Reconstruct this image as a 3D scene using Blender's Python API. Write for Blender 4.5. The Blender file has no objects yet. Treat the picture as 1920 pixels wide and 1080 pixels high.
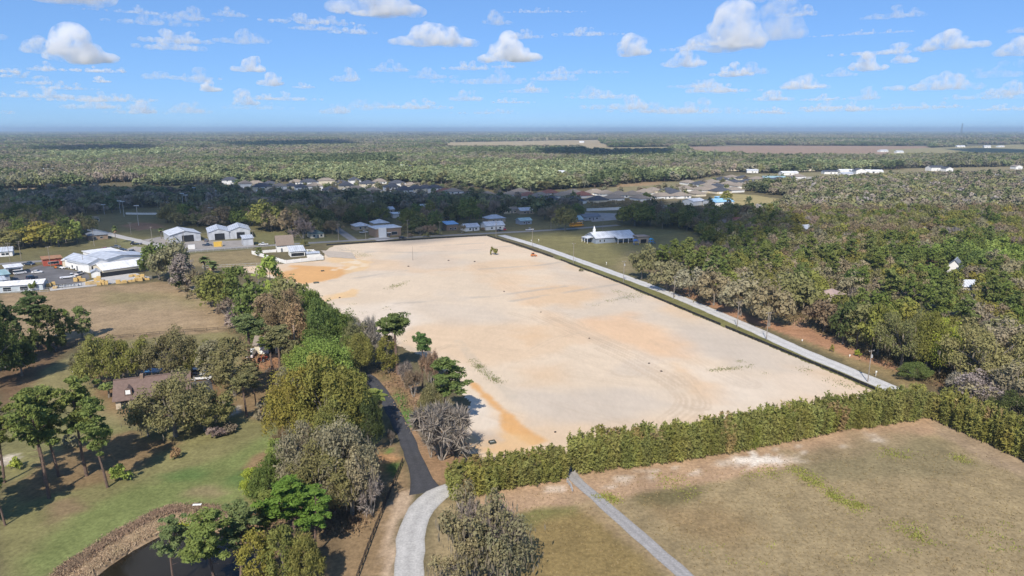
import bpy, bmesh, math, random
import numpy as np
from mathutils import Vector, Matrix, noise as mnoise

# ------------------------------------------------------------------ camera, sky, sun, exposure
S = bpy.context.scene
COL = S.collection
F = 1280.0            # focal length in photo pixels (24 mm equivalent), photo 1920 x 1080
CAM_H = 70.0          # drone height above the ground, from road and vehicle sizes
HORIZON = 243.0
PITCH = math.atan((540 - HORIZON) / F)
cam_d = bpy.data.cameras.new('camera')
cam_d.sensor_width = 36.0
cam_d.lens = 36.0 * F / 1920.0
cam_d.clip_start = 0.5
cam_d.clip_end = 120000.0
cam = bpy.data.objects.new('camera', cam_d)
COL.objects.link(cam)
cam.location = (0, 0, CAM_H)
cam.rotation_euler = (math.pi / 2 - PITCH, 0, 0)
S.camera = cam

SUN_EL = math.radians(44)
SUN_AZ = math.radians(192.6)      # clockwise from +Y: behind the camera, a little to the left
SUN_DIR = Vector((math.sin(SUN_AZ) * math.cos(SUN_EL), math.cos(SUN_AZ) * math.cos(SUN_EL), math.sin(SUN_EL)))
W = bpy.data.worlds.new('World')
S.world = W
W.use_nodes = True
wn = W.node_tree.nodes
wl = W.node_tree.links
wn.clear()
w_out = wn.new('ShaderNodeOutputWorld')
w_bg = wn.new('ShaderNodeBackground')
w_sky = wn.new('ShaderNodeTexSky')
w_sky.sky_type = 'NISHITA'
w_sky.sun_disc = False
w_sky.sun_elevation = SUN_EL
w_sky.sun_rotation = SUN_AZ
w_sky.altitude = 2500
w_sky.air_density = 1.0
w_sky.dust_density = 0.0
w_sky.ozone_density = 6.0
w_hs = wn.new('ShaderNodeHueSaturation')
w_hs.inputs['Saturation'].default_value = 1.0
w_hs.inputs['Value'].default_value = 1.0
w_bg.inputs['Strength'].default_value = 0.112
wl.new(w_sky.outputs[0], w_hs.inputs['Color'])
w_tint = wn.new('ShaderNodeMixRGB')
w_tint.blend_type = 'MULTIPLY'
w_tint.inputs['Fac'].default_value = 1.0
w_tint.inputs['Color2'].default_value = (0.98, 1.46, 2.14, 1)
w_gam = wn.new('ShaderNodeGamma')          # evens out the bright horizon of the clear-air model
w_gam.inputs['Gamma'].default_value = 0.55
wl.new(w_hs.outputs[0], w_gam.inputs['Color'])
wl.new(w_gam.outputs[0], w_tint.inputs['Color1'])
wl.new(w_tint.outputs[0], w_bg.inputs['Color'])
wl.new(w_bg.outputs[0], w_out.inputs['Surface'])

sun_d = bpy.data.lights.new('sun', 'SUN')
sun_d.energy = 4.4
sun_d.angle = math.radians(0.53)
sun_d.color = (1.0, 0.93, 0.83)
sun = bpy.data.objects.new('sun', sun_d)
COL.objects.link(sun)
sun.rotation_euler = SUN_DIR.to_track_quat('Z', 'Y').to_euler()
sun.location = (0, -50, 300)

S.view_settings.view_transform = 'Standard'
S.view_settings.look = 'None'
S.view_settings.exposure = 0.42
S.view_settings.gamma = 1.0
S.view_settings.use_curve_mapping = False
S.render.engine = 'CYCLES'
S.cycles.use_denoising = True
S.cycles.max_bounces = 12
S.cycles.diffuse_bounces = 2
S.cycles.glossy_bounces = 2
S.cycles.transmission_bounces = 2
S.cycles.volume_bounces = 10
S.cycles.transparent_max_bounces = 8
S.cycles.caustics_reflective = False
S.cycles.caustics_refractive = False
S.cycles.use_adaptive_sampling = False
S.cycles.use_light_tree = False

# ------------------------------------------------------------------ photo pixel -> ground
SP, CP = math.sin(PITCH), math.cos(PITCH)

def P(x, y, z=0.0):
    v = (y - 540) / F
    u = (x - 960) / F
    t = (CAM_H - z) / (SP + v * CP)
    return (u * t, (CP - v * SP) * t, z)

def depth_of(X, Y, z=0.0):
    return Y * CP + (CAM_H - z) * SP

def height_at(Y, ty):
    V = (ty - 540) / F
    q = Y * (SP + V * CP) / (CP - V * SP)
    return CAM_H - q

def mpp(x, y):
    X, Y, _ = P(x, y)
    return depth_of(X, Y) / F        # metres per photo pixel at that ground point

def ang(a, b):
    p, q = P(*a), P(*b)
    return math.atan2(q[1] - p[1], q[0] - p[0])

RNG = np.random.default_rng(7)
rnd = random.Random(11)
GRID = math.radians(22.5)            # the lots and streets run along this direction
# ------------------------------------------------------------------ materials
MATS = {}

def mat(name, col, rough=0.85, var=0.18, scale=1.5, bump=0.0, metallic=0.0, spec=0.3, col2=None, fine=None):
    if name in MATS:
        return MATS[name]
    m = bpy.data.materials.new(name)
    m.use_nodes = True
    n, l = m.node_tree.nodes, m.node_tree.links
    b = n['Principled BSDF']
    b.inputs['Roughness'].default_value = rough
    b.inputs['Metallic'].default_value = metallic
    b.inputs['Specular IOR Level'].default_value = spec
    g = n.new('ShaderNodeNewGeometry')
    t = n.new('ShaderNodeTexNoise')
    t.inputs['Scale'].default_value = scale
    t.inputs['Detail'].default_value = 5
    t.inputs['Roughness'].default_value = 0.65
    l.new(g.outputs['Position'], t.inputs['Vector'])
    r = n.new('ShaderNodeValToRGB')
    c = np.array(col)
    c2 = np.array(col2) if col2 is not None else c * (1 + var)
    r.color_ramp.elements[0].position = 0.3
    r.color_ramp.elements[0].color = (*np.clip(c * (1 - var), 0, 1), 1)
    r.color_ramp.elements[1].position = 0.7
    r.color_ramp.elements[1].color = (*np.clip(c2, 0, 1), 1)
    l.new(t.outputs['Fac'], r.inputs['Fac'])
    l.new(r.outputs['Color'], b.inputs['Base Color'])
    if bump:
        bp = n.new('ShaderNodeBump')
        bp.inputs['Strength'].default_value = bump
        bp.inputs['Distance'].default_value = 0.1
        l.new(t.outputs['Fac'], bp.inputs['Height'])
        l.new(bp.outputs['Normal'], b.inputs['Normal'])
    MATS[name] = m
    return m

def ribbed(name, col, rough=0.5, pitch=1.2, depth=0.22, var=0.12, streak=0.25, metallic=0.0):
    """Sheet metal: panels of slightly different tone along local X, with weather streaks."""
    if name in MATS:
        return MATS[name]
    m = bpy.data.materials.new(name)
    m.use_nodes = True
    n, l = m.node_tree.nodes, m.node_tree.links
    b = n['Principled BSDF']
    b.inputs['Roughness'].default_value = rough
    b.inputs['Metallic'].default_value = metallic
    tc = n.new('ShaderNodeTexCoord')
    w = n.new('ShaderNodeTexWave')
    w.bands_direction = 'X'
    w.inputs['Scale'].default_value = 0.314 / pitch * 2
    w.inputs['Distortion'].default_value = 0.0
    l.new(tc.outputs['Object'], w.inputs['Vector'])
    t = n.new('ShaderNodeTexNoise')
    t.inputs['Scale'].default_value = 0.35
    t.inputs['Detail'].default_value = 6
    l.new(tc.outputs['Object'], t.inputs['Vector'])
    r = n.new('ShaderNodeValToRGB')
    c = np.array(col)
    r.color_ramp.elements[0].position = 0.3
    r.color_ramp.elements[0].color = (*np.clip(c * (1 - streak), 0, 1), 1)
    r.color_ramp.elements[1].position = 0.65
    r.color_ramp.elements[1].color = (*np.clip(c * (1 + var), 0, 1), 1)
    l.new(t.outputs['Fac'], r.inputs['Fac'])
    mx = n.new('ShaderNodeMixRGB')
    mx.blend_type = 'MULTIPLY'
    mx.inputs['Fac'].default_value = depth
    l.new(r.outputs['Color'], mx.inputs['Color1'])
    l.new(w.outputs['Color'], mx.inputs['Color2'])
    l.new(mx.outputs['Color'], b.inputs['Base Color'])
    MATS[name] = m
    return m

def glass(name='window_glass', col=(0.02, 0.03, 0.04)):
    if name in MATS:
        return MATS[name]
    m = mat(name, col, rough=0.08, var=0.2, scale=0.5, spec=0.6)
    return m

def leaf_mat(name, translucent=0.3, var=0.13, sat=1.05):
    """Foliage: tint comes from the tree (object or instance), small changes leaf by leaf."""
    if name in MATS:
        return MATS[name]
    m = bpy.data.materials.new(name)
    m.use_nodes = True
    n, l = m.node_tree.nodes, m.node_tree.links
    n.clear()
    out = n.new('ShaderNodeOutputMaterial')
    a = n.new('ShaderNodeAttribute')
    a.attribute_type = 'INSTANCER'
    a.attribute_name = 'tint'
    g = n.new('ShaderNodeNewGeometry')
    mr = n.new('ShaderNodeMapRange')
    mr.inputs['To Min'].default_value = 1.28 - var
    mr.inputs['To Max'].default_value = 1.28 + var
    l.new(g.outputs['Random Per Island'], mr.inputs['Value'])
    hs = n.new('ShaderNodeHueSaturation')
    hs.inputs['Saturation'].default_value = sat
    mr2 = n.new('ShaderNodeMapRange')
    mr2.inputs['To Min'].default_value = 0.475
    mr2.inputs['To Max'].default_value = 0.515
    nz = n.new('ShaderNodeTexNoise')
    nz.inputs['Scale'].default_value = 0.35
    nz.inputs['Detail'].default_value = 2
    l.new(g.outputs['Position'], nz.inputs['Vector'])
    l.new(nz.outputs['Fac'], mr2.inputs['Value'])
    l.new(mr2.outputs[0], hs.inputs['Hue'])
    l.new(mr.outputs[0], hs.inputs['Value'])
    l.new(a.outputs['Color'], hs.inputs['Color'])
    d = n.new('ShaderNodeBsdfDiffuse')
    t = n.new('ShaderNodeBsdfTranslucent')
    mix = n.new('ShaderNodeMixShader')
    mix.inputs['Fac'].default_value = translucent
    l.new(hs.outputs['Color'], d.inputs['Color'])
    l.new(hs.outputs['Color'], t.inputs['Color'])
    l.new(d.outputs[0], mix.inputs[1])
    l.new(t.outputs[0], mix.inputs[2])
    l.new(mix.outputs[0], out.inputs['Surface'])
    MATS[name] = m
    return m

# ------------------------------------------------------------------ objects
def tag(o, label=None, cat=None, group=None, kind=None):
    if label:
        o['label'] = label
    if cat:
        o['category'] = cat
    if group:
        o['group'] = group
    if kind:
        o['kind'] = kind
    return o

def empty(name, loc, rz=0.0, label=None, cat=None, group=None):
    o = bpy.data.objects.new(name, None)
    o.empty_display_size = 0.5
    COL.objects.link(o)
    o.location = loc
    o.rotation_euler = (0, 0, rz)
    return tag(o, label, cat, group)

def obj(name, me, parent=None, loc=None, rz=None, link=True):
    o = bpy.data.objects.new(name, me)
    if link:
        COL.objects.link(o)
    if parent is not None:
        o.parent = parent
    if loc is not None:
        o.location = loc
    if rz is not None:
        o.rotation_euler = (0, 0, rz)
    return o

def np_mesh(name, verts, faces, material=None, k=4, smooth=False):
    """verts (n,3) array, faces (m,k) int array."""
    me = bpy.data.meshes.new(name)
    verts = np.asarray(verts, dtype=np.float32)
    faces = np.asarray(faces, dtype=np.int32)
    me.vertices.add(len(verts))
    me.vertices.foreach_set('co', verts.ravel())
    m = len(faces)
    k = faces.shape[1]
    me.loops.add(m * k)
    me.loops.foreach_set('vertex_index', faces.ravel())
    me.polygons.add(m)
    me.polygons.foreach_set('loop_start', np.arange(0, m * k, k, dtype=np.int32))
    if smooth:
        me.polygons.foreach_set('use_smooth', np.ones(m, dtype=bool))
    if material:
        me.materials.append(material)
    me.update(calc_edges=True)
    return me

class MB:
    """Collects simple shapes into one mesh."""
    def __init__(self):
        self.v, self.f = [], []

    def add(self, vs, fs):
        b = len(self.v)
        self.v += [tuple(p) for p in vs]
        self.f += [tuple(i + b for i in q) for q in fs]
        return self

    def box(self, x0, x1, y0, y1, z0, z1):
        return self.add([(x0, y0, z0), (x1, y0, z0), (x1, y1, z0), (x0, y1, z0), (x0, y0, z1), (x1, y0, z1), (x1, y1, z1), (x0, y1, z1)],
                        [(0, 3, 2, 1), (4, 5, 6, 7), (0, 1, 5, 4), (1, 2, 6, 5), (2, 3, 7, 6), (3, 0, 4, 7)])

    def prism(self, poly, axis, a, b):
        """Extrude a closed 2-D outline: axis 'y' takes (x,z) pairs, 'z' takes (x,y), 'x' takes (y,z)."""
        n = len(poly)
        mk = {'y': lambda p, t: (p[0], t, p[1]), 'z': lambda p, t: (p[0], p[1], t), 'x': lambda p, t: (t, p[0], p[1])}[axis]
        vs = [mk(p, a) for p in poly] + [mk(p, b) for p in poly]
        fs = [tuple(range(n)), tuple(range(2 * n - 1, n - 1, -1))]
        fs += [(i, i + n, (i + 1) % n + n, (i + 1) % n) for i in range(n)]
        return self.add(vs, fs)

    def tube(self, p, q, r0, r1, n=6, cap=True):
        p, q = Vector(p), Vector(q)
        d = (q - p)
        if d.length < 1e-6:
            return self
        d.normalize()
        a = d.orthogonal().normalized()
        c = d.cross(a)
        vs = []
        for (o, r) in ((p, r0), (q, r1)):
            for i in range(n):
                t = 2 * math.pi * i / n
                vs.append(o + a * (r * math.cos(t)) + c * (r * math.sin(t)))
        fs = [(i, (i + 1) % n, (i + 1) % n + n, i + n) for i in range(n)]
        if cap:
            fs += [tuple(range(n - 1, -1, -1)), tuple(range(n, 2 * n))]
        return self.add(vs, fs)

    def path(self, pts, radii, n=6):
        for i in range(len(pts) - 1):
            self.tube(pts[i], pts[i + 1], radii[i], radii[i + 1], n, cap=(i == len(pts) - 2))
        return self

    def mesh(self, name, material):
        me = bpy.data.meshes.new(name)
        me.from_pydata(self.v, [], self.f)
        if material:
            me.materials.append(material)
        me.update()
        return me

    def build(self, name, material, parent=None, loc=None, rz=None):
        return obj(name, self.mesh(name, material), parent, loc, rz)

def copy_tree(o, parent=None):
    c = o.copy()
    COL.objects.link(c)
    c.parent = parent
    for ch in o.children:
        copy_tree(ch, c)
    return c

# ------------------------------------------------------------------ noise and painting in ground metres
def hash2(ix, iy, seed):
    h = (ix.astype(np.int64) * 374761393 + iy.astype(np.int64) * 668265263 + seed * 974711) & 0xFFFFFFFF
    h = ((h ^ (h >> 13)) * 1274126177) & 0xFFFFFFFF
    return ((h ^ (h >> 16)) & 0xFFFF) / 65535.0

def vnoise(x, y, s, seed=0):
    x = x / s + 1000.0
    y = y / s + 1000.0
    ix, iy = np.floor(x), np.floor(y)
    fx, fy = x - ix, y - iy
    fx = fx * fx * (3 - 2 * fx)
    fy = fy * fy * (3 - 2 * fy)
    a, b = hash2(ix, iy, seed), hash2(ix + 1, iy, seed)
    c, d = hash2(ix, iy + 1, seed), hash2(ix + 1, iy + 1, seed)
    return (a * (1 - fx) + b * fx) * (1 - fy) + (c * (1 - fx) + d * fx) * fy

def fbm(x, y, s, seed=0, o=4):
    r, a, t = 0.0, 1.0, 0.0
    for i in range(o):
        r = r + a * vnoise(x, y, s / 2 ** i, seed + 17 * i)
        t += a
        a *= 0.55
    return r / t

def gpoly(px):
    return np.array([P(x, y)[:2] for x, y in px])

def sdist(poly, X, Y):
    """Signed distance to a polygon, positive inside."""
    d = np.full(X.shape, 1e18)
    ins = np.zeros(X.shape, dtype=bool)
    n = len(poly)
    for i in range(n):
        ax, ay = poly[i]
        bx, by = poly[(i + 1) % n]
        ex, ey = bx - ax, by - ay
        wx, wy = X - ax, Y - ay
        t = np.clip((wx * ex + wy * ey) / (ex * ex + ey * ey + 1e-12), 0, 1)
        d = np.minimum(d, (wx - ex * t) ** 2 + (wy - ey * t) ** 2)
        c = ((ay > Y) != (by > Y)) & (X < (bx - ax) * (Y - ay) / ((by - ay) if by != ay else 1e-12) + ax)
        ins ^= c
    d = np.sqrt(d)
    return np.where(ins, d, -d)

def ldist(line, X, Y):
    d = np.full(X.shape, 1e18)
    for (ax, ay), (bx, by) in zip(line[:-1], line[1:]):
        ex, ey = bx - ax, by - ay
        wx, wy = X - ax, Y - ay
        t = np.clip((wx * ex + wy * ey) / (ex * ex + ey * ey + 1e-12), 0, 1)
        d = np.minimum(d, (wx - ex * t) ** 2 + (wy - ey * t) ** 2)
    return np.sqrt(d)

def sstep(a, b, x):
    t = np.clip((x - a) / (b - a + 1e-12), 0, 1)
    return t * t * (3 - 2 * t)

class Paint:
    def __init__(self, X, Y, base):
        self.X, self.Y = X, Y
        self.c = np.tile(np.array(base, dtype=np.float64), (len(X), 1))

    def mask(self, px, soft, amp, ns, seed, gpts=None):
        poly = gpoly(px) if gpts is None else np.array(gpts)
        lo, hi = poly.min(0) - soft - amp, poly.max(0) + soft + amp
        sel = (self.X > lo[0]) & (self.X < hi[0]) & (self.Y > lo[1]) & (self.Y < hi[1])
        m = np.zeros(len(self.X))
        if sel.any():
            x, y = self.X[sel], self.Y[sel]
            d = sdist(poly, x, y) + amp * 2 * (fbm(x, y, ns, seed) - 0.5)
            m[sel] = sstep(-soft, soft, d)
        return m

    def poly(self, px, col, soft=2.0, amp=2.0, ns=8.0, op=1.0, seed=1, gpts=None):
        m = self.mask(px, soft, amp, ns, seed, gpts)[:, None] * op
        self.c = self.c * (1 - m) + np.array(col) * m
        return self

    def line(self, px, col, w, soft=0.5, op=1.0, ns=6.0, broken=0.0, seed=3, off=0.0):
        ln = gpoly(px)
        lo, hi = ln.min(0) - w * 3 - 3, ln.max(0) + w * 3 + 3
        sel = (self.X > lo[0]) & (self.X < hi[0]) & (self.Y > lo[1]) & (self.Y < hi[1])
        if sel.any():
            x, y = self.X[sel], self.Y[sel]
            d = np.abs(ldist(ln, x, y) - off)
            m = (1 - sstep(w / 2, w / 2 + soft, d)) * op
            if broken:
                m = m * sstep(broken - 0.15, broken + 0.15, fbm(x, y, ns, seed))
            m = m[:, None]
            self.c[sel] = self.c[sel] * (1 - m) + np.array(col) * m
        return self

def soil_mat(name, fine=1.6, contrast=0.3, big=0.07, bigc=0.18, rough=0.95, bump=0.0, stretch=None):
    """Ground whose soil and turf colours come from the 'soil' attribute, broken up by noise at several sizes."""
    m = bpy.data.materials.new(name)
    m.use_nodes = True
    n, l = m.node_tree.nodes, m.node_tree.links
    b = n['Principled BSDF']
    b.inputs['Roughness'].default_value = rough
    b.inputs['Specular IOR Level'].default_value = 0.1
    a = n.new('ShaderNodeAttribute')
    a.attribute_name = 'soil'
    g = n.new('ShaderNodeNewGeometry')
    vec = g.outputs['Position']
    if stretch:
        mp = n.new('ShaderNodeMapping')
        mp.inputs['Rotation'].default_value = (0, 0, stretch[0])
        mp.inputs['Scale'].default_value = (1, stretch[1], 1)
        l.new(vec, mp.inputs['Vector'])
        vec = mp.outputs[0]
    cur = a.outputs['Color']
    for (sc, ct, det) in ((fine, contrast, 4), (big, bigc, 5), (fine * 0.18, contrast * 0.6, 3)):
        t = n.new('ShaderNodeTexNoise')
        t.inputs['Scale'].default_value = sc
        t.inputs['Detail'].default_value = det
        t.inputs['Roughness'].default_value = 0.7
        l.new(vec, t.inputs['Vector'])
        mr = n.new('ShaderNodeMapRange')
        mr.inputs['From Min'].default_value = 0.3
        mr.inputs['From Max'].default_value = 0.7
        mr.inputs['To Min'].default_value = 1 - ct
        mr.inputs['To Max'].default_value = 1 + ct
        l.new(t.outputs['Fac'], mr.inputs['Value'])
        mx = n.new('ShaderNodeVectorMath')
        mx.operation = 'SCALE'
        l.new(cur, mx.inputs[0])
        l.new(mr.outputs[0], mx.inputs['Scale'])
        cur = mx.outputs[0]
    l.new(cur, b.inputs['Base Color'])
    if bump:
        bp = n.new('ShaderNodeBump')
        bp.inputs['Strength'].default_value = bump
        bp.inputs['Distance'].default_value = 0.25
        t = n.new('ShaderNodeTexNoise')
        t.inputs['Scale'].default_value = 1.1
        t.inputs['Detail'].default_value = 4
        l.new(vec, t.inputs['Vector'])
        l.new(t.outputs['Fac'], bp.inputs['Height'])
        l.new(bp.outputs['Normal'], b.inputs['Normal'])
    return m

def set_soil(me, col):
    at = me.color_attributes.new('soil', 'FLOAT_COLOR', 'POINT')
    at.data.foreach_set('color', np.concatenate([np.clip(col, 0, 1), np.ones((len(col), 1))], 1).astype(np.float32).ravel())
# ------------------------------------------------------------------ ground
DRY = (0.235, 0.175, 0.095)
TAN = (0.30, 0.215, 0.125)
OLIVE = (0.155, 0.135, 0.058)
LAWN = (0.125, 0.14, 0.045)
GREEN = (0.065, 0.13, 0.03)
LITTER = (0.15, 0.092, 0.052)
RUST = (0.31, 0.175, 0.095)
WOOD = (0.10, 0.085, 0.05)
PALE = (0.50, 0.43, 0.34)

POND = gpoly([(172, 1080), (200, 1057), (240, 1030), (292, 1002), (320, 988), (350, 982), (385, 984), (440, 1003), (475, 1035), (490, 1090), (470, 1160), (300, 1180), (160, 1170), (140, 1120)])

rows = np.concatenate([np.arange(-150, 60, 15.0), 60 * 1.0105 ** np.arange(0, 625)])
tcol = np.linspace(-1, 1, 361)
GY = np.repeat(rows, len(tcol))
GX = np.tile(tcol, len(rows)) * np.maximum(260.0, 1.25 * GY + 60)
pd = sdist(POND, GX, GY)
GZ = np.where(pd > -3, -1.6 * sstep(-2.2, 2.5, pd), 0.0)
nr, nc = len(rows), len(tcol)
ii = (np.arange(nr - 1)[:, None] * nc + np.arange(nc - 1)[None, :]).ravel()
gf = np.stack([ii, ii + 1, ii + nc + 1, ii + nc], 1)

g = Paint(GX, GY, (0.125, 0.105, 0.055))
# far land: forest floor, then the open fields
far = (GY > 1500)
g.c[far] = (0.085, 0.085, 0.05)
nz = fbm(GX, GY, 700, 5)
m = (sstep(0.60, 0.66, nz) * (GY > 2600) * 0.6)[:, None]
g.c = g.c * (1 - m) + np.array((0.24, 0.20, 0.12)) * m
FIELDS = [
    ([(825, 267), (1130, 262), (1145, 279), (960, 281), (840, 280)], (0.36, 0.285, 0.165), 14),
    ([(1085, 277), (1270, 275), (1250, 288), (1100, 289)], (0.30, 0.25, 0.13), 12),
    ([(1280, 275), (1470, 273), (1740, 274), (1770, 296), (1640, 298), (1440, 297), (1300, 292)], (0.30, 0.205, 0.14), 14),
    ([(1650, 281), (1920, 270), (1940, 296), (1700, 296)], (0.27, 0.235, 0.12), 12),
    ([(64, 322), (112, 322), (112, 332), (70, 332)], (0.33, 0.25, 0.16), 4),
    ([(728, 318), (830, 312), (830, 322), (740, 326)], (0.31, 0.245, 0.14), 5),
    ([(0, 354), (100, 352), (100, 361), (0, 365)], (0.32, 0.235, 0.15), 4),
    ([(165, 356), (300, 350), (370, 347), (380, 352), (250, 360), (165, 362)], (0.20, 0.18, 0.08), 4),
    ([(1140, 352), (1240, 342), (1300, 338), (1330, 332), (1430, 326), (1700, 318), (1700, 334), (1560, 338), (1480, 345), (1400, 355), (1250, 372), (1120, 372)], (0.22, 0.19, 0.10), 5),
    ([(1160, 346), (1240, 340), (1240, 346), (1150, 352)], (0.29, 0.20, 0.11), 5),
    ([(1690, 316), (1920, 312), (1920, 322), (1700, 326)], (0.24, 0.2, 0.11), 5),
    ([(1480, 332), (1650, 330), (1650, 337), (1480, 339)], (0.37, 0.34, 0.29), 4),
    ([(1352, 362), (1420, 366), (1475, 376), (1455, 393), (1400, 392), (1340, 388), (1320, 378)], (0.33, 0.27, 0.125), 3),
    ([(1100, 375), (1210, 372), (1290, 372), (1290, 380), (1200, 392), (1105, 395)], (0.19, 0.155, 0.085), 3),
]
for px, c, so in FIELDS:
    g.poly(px, c, so, so * 1.2, so * 5, 1.0, 21)
# the town: mown grass, yards and bare patches under the trees
g.poly([(0, 365), (560, 352), (1080, 372), (1300, 400), (1345, 470), (1180, 520), (945, 445), (610, 458), (460, 470), (0, 500)], (0.135, 0.12, 0.055), 4, 4, 20, 1.0, 31)
g.poly([(955, 440), (1160, 428), (1300, 432), (1350, 470), (1300, 490), (1190, 498), (1110, 496), (1000, 462)], (0.175, 0.155, 0.065), 3, 3, 12, 1.0, 32)
g.poly([(1180, 470), (1300, 470), (1340, 480), (1220, 510), (1150, 510)], (0.24, 0.19, 0.10), 5, 6, 14, 0.7, 33)
g.poly([(225, 423), (260, 417), (300, 420), (305, 427), (260, 432)], (0.20, 0.125, 0.08), 2, 2, 8, 1.0, 34)
g.poly([(440, 393), (540, 386), (560, 392), (470, 400)], (0.17, 0.12, 0.07), 3, 3, 10, 0.7, 35)
g.poly([(470, 434), (600, 440), (640, 452), (560, 460), (480, 460)], (0.15, 0.14, 0.06), 3, 3, 10, 1.0, 36)
g.poly([(205, 450), (240, 445), (290, 462), (240, 466)], (0.17, 0.16, 0.07), 2, 2, 9, 1.0, 37)
# pasture and lawns on the left
g.poly([(0, 552), (150, 540), (300, 528), (420, 545), (450, 600), (430, 622), (180, 640), (130, 640), (0, 640)], (0.285, 0.205, 0.118), 2, 3, 14, 1.0, 41)
g.poly([(195, 545), (280, 548), (380, 560), (380, 580), (250, 585), (200, 570)], (0.215, 0.18, 0.085), 5, 6, 14, 0.75, 42)
g.poly([(130, 575), (300, 560), (420, 590), (420, 612), (200, 615)], (0.32, 0.235, 0.145), 5, 7, 18, 0.6, 43)
g.line([(140, 645), (200, 636), (300, 627), (430, 618)], (0.13, 0.09, 0.05), 0.7, 0.6, 0.7, 5, 0.35)
g.poly([(20, 760), (60, 700), (180, 645), (430, 622), (470, 650), (460, 760), (200, 800), (60, 800)], (0.215, 0.185, 0.085), 2, 3, 10, 1.0, 44)
g.poly([(0, 665), (90, 645), (150, 640), (90, 690), (40, 740), (0, 760)], LITTER, 2, 3, 8, 0.85, 45)
g.poly([(160, 690), (400, 680), (440, 760), (300, 830), (200, 770)], (0.19, 0.11, 0.06), 3, 3, 7, 0.85, 46)
g.poly([(470, 655), (560, 665), (560, 770), (500, 790), (430, 780), (440, 720)], (0.22, 0.15, 0.08), 2, 3, 7, 0.9, 47)
g.poly([(470, 668), (520, 664), (530, 690), (478, 694)], (0.33, 0.17, 0.09), 1, 1.5, 4, 0.9, 48)
g.poly([(0, 1090), (0, 800), (120, 770), (260, 800), (430, 780), (530, 790), (545, 880), (500, 960), (360, 980), (90, 1090)], (0.18, 0.165, 0.07), 2, 3, 9, 1.0, 51)
g.poly([(60, 1020), (180, 950), (300, 905), (430, 850), (520, 800), (530, 830), (490, 900), (430, 945), (290, 955), (150, 1040), (60, 1085)], (0.158, 0.185, 0.062), 3, 4, 9, 0.9, 52)
g.poly([(40, 900), (120, 840), (240, 810), (330, 830), (260, 880), (170, 910), (60, 940)], (0.195, 0.128, 0.068), 2, 3, 6, 0.85, 53)
g.poly([(90, 945), (140, 930), (160, 955), (100, 975)], (0.21, 0.145, 0.085), 1.5, 2, 5, 0.8, 54)
g.poly([(285, 893), (330, 882), (385, 886), (375, 898), (320, 905)], (0.085, 0.145, 0.042), 2.0, 3.0, 4, 0.7, 55)
g.poly([(415, 893), (470, 880), (520, 885), (500, 910), (430, 915)], (0.08, 0.14, 0.04), 2.0, 3.0, 4, 0.7, 56)
g.poly([(355, 915), (400, 912), (430, 925), (400, 935), (340, 930)], (0.25, 0.19, 0.105), 1.5, 2, 5, 0.75, 57)
g.poly([(470, 860), (520, 840), (545, 855), (490, 880), (460, 876)], (0.24, 0.155, 0.085), 1, 2, 5, 0.9, 58)
g.poly([(0, 860), (28, 850), (38, 858), (10, 875), (0, 876)], PALE, 0.7, 1, 3, 0.9, 59)
g.poly([(425, 775), (445, 762), (452, 768), (432, 787)], PALE, 0.5, 0.8, 3, 0.85, 60)
# pond bank
bank = [(80, 1090), (150, 1043), (220, 998), (285, 962), (325, 950), (380, 948), (425, 955), (440, 985), (500, 1000), (520, 1090), (300, 1200), (100, 1170)]
g.poly(bank, (0.26, 0.185, 0.115), 1, 1, 3, 0.95, 61)
g.poly([(330, 978), (345, 968), (365, 968), (372, 978), (350, 982)], (0.20, 0.23, 0.05), 0.6, 0.8, 2, 0.9, 62)
g.poly([(440, 960), (560, 940), (680, 960), (720, 1000), (700, 1090), (490, 1090)], (0.18, 0.125, 0.07), 2, 2, 6, 0.9, 63)
# between the trees and the road
g.poly([(690, 830), (745, 835), (775, 920), (745, 960), (730, 1090), (600, 1090), (680, 960), (720, 900)], (0.24, 0.165, 0.09), 1.2, 2, 5, 1.0, 64)
g.poly([(745, 925), (772, 915), (768, 945), (742, 990), (736, 1090), (722, 1090), (722, 1010), (730, 960)], (0.47, 0.35, 0.24), 0.7, 1, 3, 0.9, 65)
g.poly([(700, 855), (730, 845), (750, 862), (740, 890), (700, 880)], (0.34, 0.19, 0.09), 1, 1.5, 4, 0.8, 66)
g.poly([(715, 845), (735, 840), (740, 850), (725, 853)], (0.08, 0.15, 0.035), 0.6, 0.8, 3, 0.9, 67)
g.poly([(720, 872), (745, 865), (752, 880), (738, 895)], (0.06, 0.12, 0.03), 0.6, 1, 3, 0.9, 68)
g.poly([(690, 690), (760, 690), (830, 790), (870, 850), (850, 910), (800, 905), (770, 840), (730, 750)], (0.27, 0.17, 0.095), 1.2, 1.5, 4, 1.0, 69)
g.poly([(735, 725), (752, 730), (785, 790), (782, 802), (764, 800), (745, 760)], (0.085, 0.155, 0.035), 0.8, 1.2, 4, 0.95, 70)
g.poly([(690, 680), (730, 690), (740, 715), (715, 715)], (0.13, 0.11, 0.05), 1, 1.2, 4, 0.8, 71)
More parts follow.
